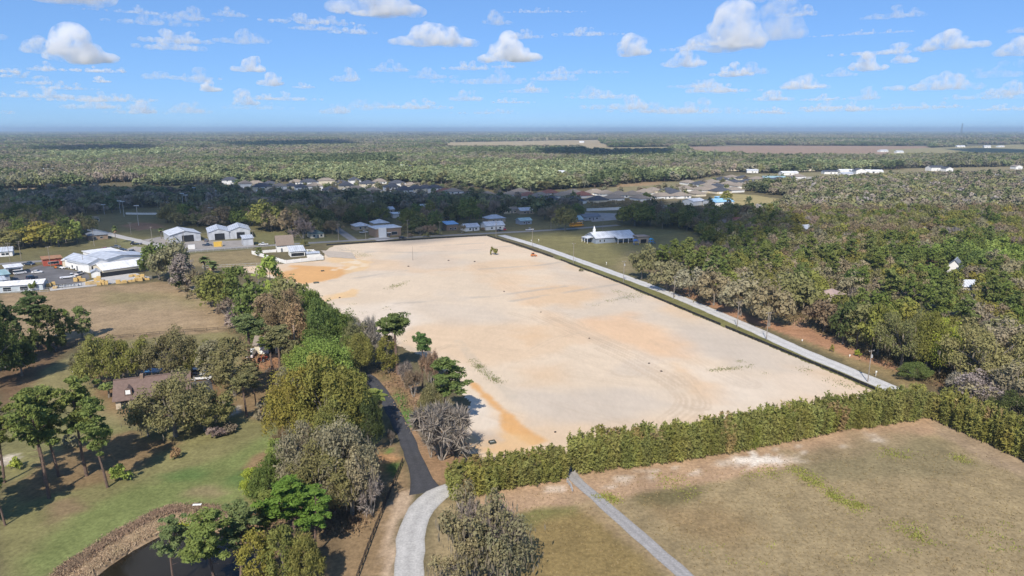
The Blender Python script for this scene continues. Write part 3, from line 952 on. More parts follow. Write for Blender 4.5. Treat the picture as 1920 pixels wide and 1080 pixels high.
CLOUDS = [
    (160, 24, 180, 70, 5, 'large grey-white cloud cut off at the top left edge', 16),
    (190, 128, 120, 62, 9, 'bright towering white cumulus in the left sky', 14),
    (135, 110, 80, 32, 3, 'soft lavender cloud touching the bright left cumulus', 9),
    (205, 140, 100, 13, 6, 'thin flat white cloud under the bright left cumulus', 9),
    (222, 158, 26, 11, 7, 'tiny bright white puff below the left cumulus', 5),
    (358, 103, 108, 24, 3, 'long flat lavender cloud right of the left cumulus', 10),
    (480, 92, 84, 24, 2.5, 'lavender cloud with a tapering right tail', 9),
    (488, 140, 52, 26, 6, 'small white cumulus with a pointed top left of centre', 8),
    (527, 164, 46, 24, 5, 'small rounded white cloud low left of centre', 8),
    (418, 174, 36, 20, 6, 'small bright slanting puff low in the left sky', 6),
    (395, 158, 46, 26, 1.6, 'greyish lavender wisp behind the small slanting puff', 6),
    (585, 168, 36, 12, 3, 'tiny flat white cloud right of the rounded one', 5),
    (725, 46, 160, 60, 6, 'big white cloud at the top of the centre sky', 16),
    (820, 97, 155, 42, 6, 'broad white cloud below the big top centre one', 14),
    (957, 124, 105, 45, 10, 'bright white domed cumulus near the middle of the sky', 13),
    (945, 133, 40, 12, 3, 'small lavender tail below the domed cumulus', 5),
    (660, 157, 48, 24, 3, 'pale rounded lavender cloud under the big top cloud', 7),
    (742, 140, 72, 20, 2, 'faint flat lavender cloud below the broad white one', 8),
    (820, 152, 84, 20, 2, 'pale flat cloud left below the domed cumulus', 8),
    (1030, 155, 90, 18, 3, 'flattened pale cloud right below the domed cumulus', 8),
    (1178, 113, 52, 42, 5, 'upright white puff right of the sky centre', 9),
    (1265, 132, 74, 32, 5, 'white cloud sloping up to the right below the large hazy one', 9),
    (1345, 104, 120, 75, 5, 'large hazy white cloud right of centre', 16),
    (1420, 88, 110, 65, 2.2, 'lavender right half of the large hazy cloud', 12),
    (1355, 148, 70, 22, 6, 'flat bottomed white cloud below the large hazy one', 9),
    (1325, 177, 95, 26, 4, 'low broken white cloud over the suburban houses', 10),
    (1270, 8, 150, 24, 3, 'flat cloud cut off at the top edge right of centre', 10),
    (1440, 20, 110, 26, 2, 'faint lavender cloud at the top edge right of centre', 9),
    (1745, 102, 105, 34, 5, 'tapering white cloud rising to the right in the right sky', 10),
    (1600, 138, 60, 30, 6, 'white puff with a low left tail in the right sky', 9),
    (1548, 148, 56, 18, 2, 'lavender tail left of the white puff', 6),
    (1880, 112, 100, 36, 5, 'white cloud near the right edge of the sky', 10),
    (1890, 72, 90, 26, 2, 'lavender cloud above the one at the right edge', 8),
    (1485, 170, 76, 26, 4, 'low broken white cloud left of the right puff', 9),
    (1715, 172, 150, 28, 4, 'long low cloud bank in the right sky', 14),
    (1830, 187, 130, 18, 3, 'long flat white cloud low at the right edge', 11),
    (1840, 150, 170, 28, 1.3, 'wide faint lavender cloud low on the right', 10),
    (1120, 186, 110, 16, 3, 'low broken pale cloud right of the sky centre', 9),
    (995, 172, 36, 14, 4, 'tiny pale puff under the flattened cloud', 5),
    (875, 190, 60, 20, 3, 'low pale puff left of the sky centre', 7),
    (960, 194, 70, 10, 4, 'thin white streak low near the sky centre', 7),
    (20, 85, 70, 36, 1.2, 'faint lavender cloud at the left edge of the sky', 7),
]
for i, (cx, cy, w, h, tau, lab, lumps) in enumerate(CLOUDS):
    cloud(cx, cy + 3, w * 1.22, h * 1.32, tau * 0.27, lab, lumps, i)
for i in range(80):     # thin wisps low over the horizon
    r = np.random.default_rng(500 + i)
    wx = r.uniform(-40, 1960)
    wy = 240 - 190 * r.random() ** 2.2 - 24
    cloud(wx, wy, r.uniform(50, 190), r.uniform(12, 32), r.uniform(0.3, 1.2), 'faint thin cloud wisp %s %s of the sky' % ('close above the horizon' if wy > 195 else ('low' if wy > 160 else ('half way up' if wy > 110 else 'high')), 'in the left part' if wx < 480 else ('left of the middle' if wx < 960 else ('right of the middle' if wx < 1440 else 'in the right part'))), 8, 300 + i, group='wisps in the lower sky')

# clouds overhead, out of the picture, whose shadows lie across the town and the far woods
def shade_cloud(px, tau, label, alt=850.0, thick=150.0, seed=0):
    poly = gpoly(px)
    off = np.array([SUN_DIR.x, SUN_DIR.y]) * (alt / SUN_DIR.z)
    lo, hi = poly.min(0), poly.max(0)
    r = np.random.default_rng(seed)
    area = 0.5 * abs(np.dot(poly[:, 0], np.roll(poly[:, 1], 1)) - np.dot(poly[:, 1], np.roll(poly[:, 0], 1)))
    rad = max(math.sqrt(area) / 12, 12.0)
    xx, yy = [q_.ravel() for q_ in np.meshgrid(np.arange(lo[0], hi[0], rad * 0.8), np.arange(lo[1], hi[1], rad * 0.8))]
    xx = xx + r.uniform(-.3, .3, len(xx)) * rad
    yy = yy + r.uniform(-.3, .3, len(yy)) * rad
    ok = sdist(poly, xx, yy) > rad * 0.35
    sph = []
    for x, y in zip(xx[ok], yy[ok]):
        k = r.uniform(0.8, 1.25)
        sph.append(((x, y, r.uniform(0, 0.35) * thick), (rad * k, rad * k, thick * 0.5 * k)))
    c = np.array([poly[:, 0].mean(), poly[:, 1].mean(), 0])
    sph = [((a[0] - c[0], a[1] - c[1], a[2]), b) for a, b in sph]
    o = blob_mesh('cloud', sph, rad / 4, cloud_mat(float('%.2g' % (tau / thick))))
    o.location = (c[0] + off[0], c[1] + off[1], alt)
    return tag(o, label, 'cloud', 'clouds overhead')

shade_cloud([(-150, 372), (0, 362), (170, 357), (330, 360), (450, 362), (560, 368), (700, 368), (860, 371), (1000, 374), (1110, 381), (1220, 392), (1330, 400), (1480, 425), (1470, 445), (1400, 470), (1330, 482), (1230, 486), (1180, 455), (1060, 440), (930, 440), (760, 446), (610, 444), (540, 420), (490, 430), (440, 424), (320, 428), (210, 436), (120, 430), (40, 437), (-150, 445)], 1.9, 'large cloud overhead shading the town', 850, 150, 1)
shade_cloud([(1010, 288), (1100, 284), (1250, 286), (1260, 296), (1140, 300), (1030, 296)], 2.4, 'cloud overhead shading the far pine wood', 1000, 150, 2)
shade_cloud([(1785, 280), (1850, 278), (1960, 282), (1960, 288), (1830, 286)], 2.4, 'cloud overhead shading the far right pasture', 1000, 150, 3)
shade_cloud([(1170, 468), (1250, 470), (1245, 492), (1190, 488)], 0.5, 'thin cloud overhead above the church lawn', 850, 120, 4)
shade_cloud([(420, 272), (640, 268), (660, 276), (470, 280)], 2.0, 'cloud overhead shading the far left woods', 1100, 150, 5)
shade_cloud([(60, 282), (260, 278), (280, 288), (120, 292)], 1.6, 'cloud overhead shading woods at the left', 1000, 150, 6)

# ------------------------------------------------------------------ haze over the land
HAZE_TOP = 130.0
hm_ = bpy.data.materials.new('haze_air')
hm_.use_nodes = True
hn, hl = hm_.node_tree.nodes, hm_.node_tree.links
hn.clear()
ho = hn.new('ShaderNodeOutputMaterial')
hv = hn.new('ShaderNodeVolumePrincipled')
hv.inputs['Color'].default_value = (0.60, 0.79, 1.0, 1)
hv.inputs['Density'].default_value = 8.5e-5
hv.inputs['Anisotropy'].default_value = 0.2
hl.new(hv.outputs[0], ho.inputs['Volume'])
hz = MB().box(-52000, 52000, -3000, 46000, -4.0, HAZE_TOP).build('haze', hm_)
tag(hz, 'thin blue haze over the land towards the horizon', 'haze', kind='stuff')
# ------------------------------------------------------------------ tree building blocks
LEAF = leaf_mat('foliage')
LEAF_FAR = leaf_mat('distant_foliage', 0.2, 0.16, 0.8)
MOSS = mat('hanging_moss', (0.19, 0.16, 0.11), 0.95, 0.25, 1.0)
BARK = mat('bark_grey_brown', (0.19, 0.165, 0.135), 0.95, 0.3, 2.0)
PINE_BARK = mat('pine_bark', (0.155, 0.105, 0.08), 0.95, 0.35, 2.5)
PALE_BARK = mat('pale_dead_wood', (0.30, 0.265, 0.225), 0.95, 0.25, 2.0)
DEAD = mat('dead_frond', (0.30, 0.205, 0.12), 0.95, 0.25, 2.0)

def unit(v):
    return v / (np.linalg.norm(v, axis=1, keepdims=True) + 1e-9)

def cards(r, pos, nrm, size, aspect=1.0, along=None):
    """Leaf clumps: one small rhombus per position, facing nrm; 'along' fixes its long direction."""
    n = len(pos)
    nrm = unit(nrm)
    if along is None:
        along = r.normal(size=(n, 3))
    a = along - nrm * (along * nrm).sum(1, keepdims=True)
    a = unit(a)
    b = np.cross(nrm, a)
    s = np.asarray(size).reshape(-1, 1) * np.ones((n, 1))
    l, w = s * aspect ** 0.5 * 0.5, s / aspect ** 0.5 * 0.5
    k = r.uniform(-0.35, 0.35, (n, 1))
    bend = nrm * s * 0.12
    v = np.stack([pos + a * l - bend, pos + b * w + a * l * k, pos - a * l - bend, pos - b * w - a * l * k], 1).reshape(-1, 3)
    f = np.arange(n * 4).reshape(n, 4)
    return v, f

def merge(parts):
    vs, fs, o = [], [], 0
    for v, f in parts:
        vs.append(v)
        fs.append(f + o)
        o += len(v)
    return np.concatenate(vs), np.concatenate(fs)

def puffs_on_dome(r, n, R, H, z0, lobes=5, inner=0.45, under=-0.25):
    """Centres of foliage puffs filling a dome of radius R and height H whose bottom is at z0, with an uneven outline."""
    d = unit(r.normal(size=(n * 3, 3)))
    d = d[d[:, 2] > under][:n]
    az = np.arctan2(d[:, 1], d[:, 0])
    ph = r.uniform(0, 6.28, 3)
    wob = 1 + 0.22 * np.sin(lobes * az + ph[0]) * np.cos(2 * d[:, 2] + ph[1]) + 0.14 * np.sin(2 * az + ph[2])
    gap = np.sin(3.1 * d[:, 0] + ph[1] * 3) + np.sin(3.7 * d[:, 1] + ph[2] * 2) + np.sin(4.3 * d[:, 2] + ph[0])
    d, az, wob = d[gap > -1.15], az[gap > -1.15], wob[gap > -1.15]
    rad = (inner + (1 - inner) * r.random(len(d)) ** 0.5) * wob
    zc = z0 + H * 0.38
    p = np.stack([d[:, 0] * rad * R, d[:, 1] * rad * R, zc + d[:, 2] * rad * np.where(d[:, 2] > 0, H * 0.62, H * 0.38)], 1)
    return p

def puff_cards(r, centres, pr, per, size, flat=0.75, up=0.3, aspect=1.3, jit=0.65):
    n = len(centres)
    e = unit(r.normal(size=(n * per, 3)) + np.array([0, 0, 0.45]))
    rr = (pr * r.uniform(0.65, 1.35, n)).repeat(per)[:, None]
    pos = centres.repeat(per, 0) + e * rr * r.uniform(0.45, 1.08, (n * per, 1)) * np.array([1, 1, flat])
    nr_ = e + jit * r.normal(size=e.shape) + np.array([0, 0, up])
    return cards(r, pos, nr_, size * np.exp(r.normal(0, 0.38, n * per)), aspect)

def branch_mesh(name, r, base_r, trunk_h, targets, material, lean=(0, 0), n=6, twist=0.12):
    """A tapered trunk with limbs that reach the given points."""
    mb = MB()
    top = Vector((lean[0], lean[1], trunk_h))
    pts = [Vector((0, 0, -0.3))]
    for i in range(1, 5):
        t = i / 4
        pts.append(Vector((lean[0] * t + r.normal() * twist * 0.6, lean[1] * t + r.normal() * twist * 0.6, trunk_h * t)))
    rad = [base_r * 1.25, base_r, base_r * 0.86, base_r * 0.75, base_r * 0.66]
    mb.path(pts, rad, n)
    for t in targets:
        t = Vector(t)
        s = pts[-1] if t.z > trunk_h * 1.05 else pts[-2]
        mid = s.lerp(t, 0.5) + Vector((r.normal() * 0.4, r.normal() * 0.4, abs(r.normal()) * 0.5))
        k = base_r * r.uniform(0.28, 0.45)
        mb.path([s, mid, t], [k, k * 0.65, k * 0.25], 5)
    return mb.mesh(name, material)

def crown_mesh(name, v, f, material):
    return np_mesh(name, v, f, material)

PROTO = {}
def proto(kind, lod, trunk, crown, h, w, extra=None):
    PROTO.setdefault((kind, lod), []).append(dict(trunk=trunk, crown=crown, h=h, w=w, extra=extra))

LODS = {0: dict(n=1.0, s=1.0), 1: dict(n=0.36, s=1.75), 2: dict(n=0.075, s=3.6)}

def make_oak(kind, seed, lod, R=7.0, H=10.5, npuff=150, pr=1.25, per=36, size=0.46, flat=0.8, under=-0.25, inner=0.5, lobes=5, moss=0.0):
    r = np.random.default_rng(seed)
    L = LODS[lod]
    z0 = H * 0.14
    c = puffs_on_dome(r, max(14, int(npuff * (L['n'] ** 0.5))), R - pr * .6, H - z0, z0, lobes, inner, under)
    per_ = max(6, int(per * npuff * L['n'] / len(c)))
    k = (npuff / len(c)) ** 0.33
    v, f = puff_cards(r, c, pr * k, per_, size * L['s'], flat, jit=.6 if lod == 0 else .35)
    tg = c[r.choice(len(c), min(len(c), 26 if lod == 0 else 8), replace=False)] * np.array([0.95, 0.95, 0.99])
    tr = branch_mesh('trunk', r, 0.42 if lod < 2 else 0.5, H * 0.3, tg, BARK, n=7 if lod == 0 else 4)
    ex = None
    if moss and lod < 2:
        m = int(len(c) * per_ * moss)
        i = r.integers(0, len(c), m)
        pos = c[i] + r.normal(size=(m, 3)) * np.array([1, 1, 0.5]) * pr * 0.8
        pos[:, 2] -= pr * 0.6
        al = np.tile([0, 0, 1.0], (m, 1)) + r.normal(size=(m, 3)) * 0.08
        nn = r.normal(size=(m, 3)) * np.array([1, 1, 0.05])
        mv, mf = cards(r, pos, nn, 0.5 * L['s'] ** 0.6 * r.uniform(0.5, 1.5, m), 4.0, al)
        ex = ('moss', np_mesh('moss', mv, mf, MOSS))
    proto(kind, lod, tr, crown_mesh('crown', v, f, LEAF if lod < 2 else LEAF_FAR), H, 2 * R, ex)

def make_pine(seed, lod, H=20.0, R=3.6, crown=0.5, thin=1.0, lean=None, trunk_r=0.21):
    r = np.random.default_rng(seed)
    L = LODS[lod]
    lx, ly = lean if lean else (r.normal() * 0.6, r.normal() * 0.6)
    cs, lim = [], []
    z0 = H * (1 - crown)
    nb = int(34 * thin)
    for i in range(nb):
        t = (i + r.random()) / nb
        z = z0 + (H - z0 - 0.6) * t
        reach = R * (0.55 + 0.95 * t - 1.25 * t ** 2) * r.uniform(0.15, 1.15) * (1.25 if r.random() < .2 else 1)
        a = r.uniform(0, 6.28)
        cpt = np.array([math.cos(a) * reach + lx * z / H, math.sin(a) * reach + ly * z / H, z + r.normal() * 0.5 + reach * 0.15])
        cs.append(cpt)
        lim.append((np.array([lx * z / H, ly * z / H, z - reach * 0.25]), cpt))
        if r.random() < 0.65 and lod < 2:
            cs.append(cpt + r.normal(size=3) * np.array([0.9, 0.9, 0.7]))
    cs.append(np.array([lx, ly, H - 0.5]))
    cs = np.array(cs)
    per = max(5, int(110 * L['n']))
    v, f = puff_cards(r, cs, 0.82 if lod < 2 else 1.1, per, 0.31 * L['s'] ** 0.95, 0.7, 0.5, 2.4, 0.9)
    mb = MB()
    pts = [Vector((lx * t + r.normal() * .08 * (0 < t < 1), ly * t + r.normal() * .08 * (0 < t < 1), H * t - 0.3 * (t == 0))) for t in (0, .2, .4, .6, .8, .97)]
    mb.path(pts, [trunk_r * q for q in (1.25, 1, .85, .7, .45, .12)], 8 if lod == 0 else 4)
    if lod < 2:
        for a, b in lim:
            mb.tube(a, b, 0.07, 0.03, 4, cap=False)
        for i in range(6):       # dead stubs below the crown
            z = z0 * r.uniform(0.55, 1.0)
            a = r.uniform(0, 6.28)
            mb.tube((lx * z / H, ly * z / H, z), (lx * z / H + math.cos(a) * 1.2, ly * z / H + math.sin(a) * 1.2, z + 0.2), 0.05, 0.02, 4, cap=False)
    proto('pine', lod, mb.mesh('trunk', PINE_BARK), crown_mesh('crown', v, f, LEAF if lod < 2 else LEAF_FAR), H, 2 * R)

def make_upright(kind, seed, lod, R=3.4, H=12.0, npuff=80, pr=1.0, per=70, size=0.26, z0f=0.15):
    r = np.random.default_rng(seed)
    L = LODS[lod]
    n = max(12, int(npuff * L['n'] ** 0.5))
    t = r.random(n) ** 0.8
    prof = np.sin(np.pi * np.clip(t * 0.82 + 0.14, 0, 1)) ** 0.7
    a = r.uniform(0, 6.28, n)
    rad = R * prof * r.uniform(0.35, 1.0, n) ** 0.6
    c = np.stack([np.cos(a) * rad, np.sin(a) * rad, H * (z0f + (1 - z0f) * t * 0.97)], 1)
    per_ = max(5, int(per * npuff * L['n'] / n))
    v, f = puff_cards(r, c, pr * (npuff / n) ** 0.3, per_, size * L['s'], 0.9, 0.2, jit=.6 if lod == 0 else .35)
    tg = c[r.choice(n, min(n, 12 if lod == 0 else 5), replace=False)] * np.array([0.8, 0.8, 0.95])
    tr = branch_mesh('trunk', r, 0.22, H * 0.55, tg, BARK, n=6 if lod == 0 else 4)
    proto(kind, lod, tr, crown_mesh('crown', v, f, LEAF if lod < 2 else LEAF_FAR), H, 2 * R)

def make_bare(seed, lod, H=9.0, R=4.5, material=None, twig=0.7, kind='bare'):
    """Leafless: forking limbs (trunk) and a haze of fine twigs (crown)."""
    r = np.random.default_rng(seed)
    L = LODS[lod]
    mb = MB()
    tips = []
    def grow(p, d, ln, rad, depth):
        q_ = p + d * ln
        mb.tube(p, q_, rad, rad * 0.62, 5 if depth < 2 else 3, cap=False)
        if depth >= (3 if lod == 0 else 2):
            tips.append((q_, d))
            return
        for k in range(3 if depth == 0 or r.random() < 0.75 else 2):
            nd = (d + Vector(r.normal(size=3) * 0.48) + Vector((0, 0, 0.1))).normalized()
            grow(q_, nd, ln * r.uniform(0.62, 0.85), rad * 0.58, depth + 1)
    for k in range(4):
        a = k * 1.57 + r.uniform(-.5, .5)
        tilt = r.uniform(0.25, 0.75)
        grow(Vector((math.cos(a) * .2, math.sin(a) * .2, -0.2)), Vector((math.cos(a) * tilt, math.sin(a) * tilt, 1)).normalized(), H * 0.33, 0.2, 0)
    tp = np.array([t[0][:] for t in tips])
    td = np.array([t[1][:] for t in tips])
    tp = tp * np.array([2 * R / max(np.ptp(tp[:, 0]), .1), 2 * R / max(np.ptp(tp[:, 1]), .1), 1]) ** 0.0
    m = max(120, int(2600 * L['n'] * twig))
    i = r.integers(0, len(tp), m)
    al = td[i] + r.normal(size=(m, 3)) * 0.7
    pos = tp[i] + unit(al) * r.uniform(0.0, 1.1, (m, 1)) * H * 0.09
    v, f = cards(r, pos, r.normal(size=(m, 3)), r.uniform(0.5, 1.0, m) * (1.0 if lod == 0 else 1.3), 14.0 if lod == 0 else 7.0, al)
    proto(kind, lod, mb.mesh('trunk', material or PALE_BARK), crown_mesh('twigs', v, f, LEAF), float(v[:, 2].max()), float(np.ptp(v[:, 0])))

def make_palm(seed, H=7.0):
    r = np.random.default_rng(seed)
    mb = MB()
    mb.path([(0, 0, -.2), (.05, 0, H * .4), (0.0, .05, H * .75), (0, 0, H)], [.26, .2, .2, .24], 8)
    def fronds(n, z, ln, droop, elev):
        vs, fs = [], []
        for i in range(n):
            a = r.uniform(0, 6.28)
            e = r.uniform(*elev)
            d = np.array([math.cos(a) * math.cos(e), math.sin(a) * math.cos(e), math.sin(e)])
            s = np.array([-math.sin(a), math.cos(a), 0])
            prev = None
            for k in range(5):
                t = k / 4
                c = np.array([0, 0, z]) + d * ln * t - np.array([0, 0, droop * t * t * ln])
                w = (0.12 + 0.55 * math.sin(math.pi * min(1, 0.15 + t * 0.85)) ** 0.8) * (1 if t < 1 else .15)
                vs += [c - s * w - np.array([0, 0, .12 * w]), c, c + s * w - np.array([0, 0, .12 * w])]
                if k:
                    b = len(vs) - 6
                    fs += [(b, b + 1, b + 4, b + 3), (b + 1, b + 2, b + 5, b + 4)]
        return np.array(vs), np.array(fs)
    v, f = fronds(34, H, 2.1, 0.35, (-0.35, 1.3))
    v2, f2 = fronds(14, H - 0.2, 1.5, 0.7, (-0.9, -0.4))
    proto('palm', 0, mb.mesh('trunk', BARK), np_mesh('crown', v, f, LEAF), H + 2, 4.2, ('dead_frond', np_mesh('dead_frond', v2, f2, DEAD)))

def make_shrub(seed, lod, R=1.6, H=1.8):
    r = np.random.default_rng(seed)
    L = LODS[lod]
    c = puffs_on_dome(r, max(6, int(22 * L['n'] ** .5)), R * .8, H, 0.1, 4, 0.3)
    v, f = puff_cards(r, c, 0.5, max(6, int(26 * L['n'] ** .6)), 0.32 * L['s'] ** .7)
    tr = branch_mesh('stem', r, 0.06, H * 0.3, c[:5] * 0.8, BARK, n=4)
    proto('shrub', lod, tr, crown_mesh('crown', v, f, LEAF), H, 2 * R)

for s in range(3):
    make_oak('oak', 10 + s, 0, R=7.0, H=10.5, npuff=125, pr=1.45, per=150, size=0.25, inner=0.58, moss=0.012)
    make_oak('oak', 20 + s, 1, R=7.0, H=10.5, npuff=105, pr=1.6, per=66, size=.38, inner=0.55, moss=0.01)
    make_oak('oak', 30 + s, 2, R=7.0, H=10.5, npuff=60, pr=2.0, per=72)
    make_oak('laurel', 40 + s, 0, R=6.5, H=12.0, npuff=105, pr=1.6, per=170, size=0.26, flat=0.95, inner=0.62, lobes=4)
    make_oak('laurel', 50 + s, 1, R=6.5, H=12.0, npuff=110, pr=1.6, per=60, size=.4, flat=0.95, inner=0.55, lobes=4)
    make_oak('laurel', 60 + s, 2, R=6.0, H=13.0, npuff=55, pr=2.0, per=80, flat=0.95)
    make_upright('upright', 70 + s, 0)
    make_upright('upright', 80 + s, 1)
    make_upright('upright', 90 + s, 2, npuff=90)
    make_pine(100 + s, 0)
    make_pine(110 + s, 1)
    make_pine(120 + s, 2)
    make_bare(130 + s, 0)
    make_bare(140 + s, 1)
    make_shrub(150 + s, 0)
    make_shrub(155 + s, 1)
    make_oak('mossy', 160 + s, 0, R=5.0, H=11.0, npuff=52, pr=1.1, per=95, size=0.26, flat=1.25, inner=0.15, moss=0.10, under=-0.6)
    make_oak('mossy', 170 + s, 1, R=5.5, H=11.0, npuff=110, pr=1.1, per=26, flat=1.0, inner=0.35, moss=0.1, under=-0.6)
make_pine(104, 0, H=18.0, R=3.0, crown=0.3, trunk_r=0.3)
for s in range(2):
    make_palm(180 + s)

T = dict(
    oak=(0.185, 0.178, 0.08), greyoak=(0.225, 0.207, 0.12), olive=(0.18, 0.184, 0.058), gold=(0.222, 0.206, 0.06),
    green=(0.12, 0.155, 0.048), deep=(0.075, 0.095, 0.036), pine=(0.155, 0.185, 0.06), spring=(0.195, 0.25, 0.072),
    lime=(0.27, 0.31, 0.065), brown=(0.22, 0.18, 0.115), rust=(0.29, 0.20, 0.125), grey=(0.27, 0.235, 0.20), twig=(0.25, 0.205, 0.165), palm=(0.16, 0.19, 0.08))

NAMES = dict(oak='oak_tree', laurel='oak_tree', upright='broadleaf_tree', pine='pine_tree', bare='bare_tree', palm='palm_tree', shrub='shrub', mossy='mossy_tree')
CATS = dict(oak='oak tree', laurel='oak tree', upright='tree', pine='pine tree', bare='bare tree', palm='palm tree', shrub='shrub', mossy='oak tree')

def jitter_tint(t, a=0.12):
    k = rnd.uniform(1 - a, 1 + a)
    return [min(1, t[0] * k * rnd.uniform(0.94, 1.06)), min(1, t[1] * k), min(1, t[2] * k * rnd.uniform(0.9, 1.1))]

def plant(kind, X, Y, h, w, tint, label, group=None, lod=None, variant=None, rz=None, lean=None):
    if lod is None:
        lod = 0 if math.hypot(X, Y) < 235 else 1
    opts = PROTO.get((kind, lod)) or PROTO[(kind, 0)]
    pr_ = opts[rnd.randrange(min(3, len(opts))) if variant is None else variant % len(opts)]
    root = empty(NAMES[kind], (X, Y, 0), rnd.uniform(0, 6.28) if rz is None else rz, label, CATS[kind], group)
    sx, sz = w / pr_['w'], h / pr_['h']
    root.scale = (sx * rnd.uniform(.9, 1.08), sx * rnd.uniform(.88, 1.12), sz)
    if lean:
        root.rotation_euler = (lean[1], lean[0], root.rotation_euler[2])
    tt = jitter_tint(T[tint] if isinstance(tint, str) else tint)
    a = obj('trunk' if kind != 'shrub' else 'stem', pr_['trunk'], root)
    c = obj('crown', pr_['crown'], root)
    c['tint'] = tt
    if pr_['extra']:
        obj(pr_['extra'][0], pr_['extra'][1], root)['kind'] = 'stuff'
    OCC.append((X, Y, w * 0.5))
    return root

OCC = []
def tree(kind, bx, by, ty, wpx, tint, label, group=None, **k):
    """A tree whose foot is at photo pixel (bx, by), whose top reaches row ty and whose crown is wpx pixels wide."""
    X, Y, _ = P(bx, by)
    h = max(0.8, height_at(Y, ty))
    w = wpx * depth_of(X, Y, h * 0.6) / F
    return plant(kind, X, Y, h, w, tint, label, group, **k)
# ------------------------------------------------------------------ trees near the camera, one by one
PG = 'tall pines on the front lawn'
tree('pine', 92, 934, 728, 88, 'pine', 'tall leaning pine nearest the camera on the left lawn', PG, variant=0)
tree('pine', 84, 905, 735, 70, 'pine', 'pine with crooked trunk just behind the leaning lawn pine', PG, variant=1)
tree('pine', 110, 893, 726, 80, 'pine', 'straight pine in the middle of the left lawn group', PG, variant=2)
tree('pine', 163, 892, 705, 92, 'pine', 'thickest trunked pine of the lawn group', PG, variant=0)
tree('pine', 202, 914, 742, 72, (0.145, 0.181, 0.0653), 'slim pine at the right end of the lawn group', PG, variant=1)
tree('pine', 10, 985, 850, 60, 'pine', 'pine at the left edge of the picture above the shadowed grass', PG, variant=2)
tree('pine', 8, 905, 755, 80, 'pine', 'pine half cut by the left edge behind the lawn group', PG, variant=0)
tree('pine', -75, 985, 800, 110, 'pine', 'pine just outside the left edge shading the grass', PG, variant=1)
tree('pine', -95, 1030, 850, 120, 'pine', 'pine outside the lower left edge shading the grass', PG, variant=2)
tree('shrub', 226, 900, 876, 46, 'spring', 'bright green shrub beside the slim lawn pine')
tree('shrub', 30, 880, 862, 30, 'lime', 'yellow-green bush by the bare patch on the left')
tree('shrub', 133, 838, 818, 30, 'greyoak', 'small grey bush behind the pine trunks')
# left dark group
DG = 'dark trees at the left edge'
tree('upright', 12, 690, 568, 62, 'deep', 'dark tall tree at the left edge beyond the lawn', DG)
tree('laurel', -10, 730, 600, 90, 'deep', 'dark broad tree cut by the left edge', DG)
tree('laurel', -25, 700, 590, 80, 'deep', 'dark tree behind the one cut by the left edge', DG)
tree('pine', 72, 650, 550, 74, (0.087, 0.123, 0.0464), 'dark open crowned tree by the pasture', DG)
tree('upright', 95, 655, 575, 50, 'deep', 'dark narrow tree beside the open crowned one', DG)
tree('upright', 124, 642, 580, 30, 'green', 'slim green tree on the pasture edge', DG)
tree('upright', 155, 634, 577, 38, (0.16, 0.196, 0.0725), 'pale green slender tree on the pasture edge', DG)
tree('shrub', 60, 655, 625, 40, 'deep', 'dark bush under the open crowned tree', DG)
tree('shrub', 105, 658, 632, 40, 'deep', 'dark bush right of the narrow tree', DG)
tree('laurel', 42, 705, 640, 60, 'deep', 'dark round bushy tree left of the mown grass', DG)
# around the brown roofed house
HG = 'oaks around the brown roofed house'
tree('oak', 190, 722, 638, 100, 'olive', 'olive oak behind the left end of the brown roof', HG)
tree('oak', 235, 722, 640, 96, 'olive', 'olive oak behind the middle of the brown roof', HG)
tree('oak', 325, 712, 628, 96, 'oak', 'darker oak behind the right end of the brown roof', HG)
tree('oak', 362, 708, 645, 60, 'olive', 'small oak right of the blue pool cover', HG)
tree('upright', 146, 703, 664, 32, 'greyoak', 'small grey-green tree left of the house oaks', HG)
tree('oak', 330, 818, 714, 146, 'oak', 'wide spreading live oak in front of the brown roofed house', HG, variant=1)
tree('oak', 385, 806, 740, 110, 'oak', 'low oak at the right of the spreading live oak', HG)
tree('oak', 278, 818, 752, 56, 'greyoak', 'oak with drooping limbs at the left of the live oak', HG)
tree('palm', 418, 790, 752, 50, 'palm', 'cabbage palm beside the white sand at the house')
tree('palm', 205, 745, 716, 40, 'palm', 'cabbage palm at the left end of the brown roof')
tree('shrub', 405, 820, 802, 36, 'twig', 'brown leafless bush on the lawn below the palm')
tree('shrub', 430, 812, 798, 34, 'brown', 'tuft of brown stalks on the lawn')
tree('shrub', 330, 860, 842, 20, 'rust', 'small clump of dead stalks in the lawn')
tree('upright', 402, 720, 640, 72, 'greyoak', 'grey-green tree beside the parked pickup', HG)
tree('upright', 440, 742, 636, 88, 'oak', 'grey-green tree right of the parked pickup', HG)
SG = 'slender pines beside the lane'
tree('pine', 468, 690, 592, 56, (0.131, 0.167, 0.0653), 'slender pine with dense crown left of the white van', SG, variant=3)
tree('pine', 463, 782, 700, 36, 'oak', 'thin pine nearest the lawn', SG, variant=3)
tree('pine', 480, 760, 690, 34, 'oak', 'thin pine behind the nearest slender one', SG)
tree('pine', 510, 702, 630, 46, 'pine', 'thin pine in front of the red tractor', SG, variant=3)
tree('pine', 527, 715, 612, 52, 'oak', 'thin pine right of the red tractor', SG, variant=3)
tree('shrub', 498, 790, 760, 34, 'brown', 'brown palmetto clump at the lawn corner')
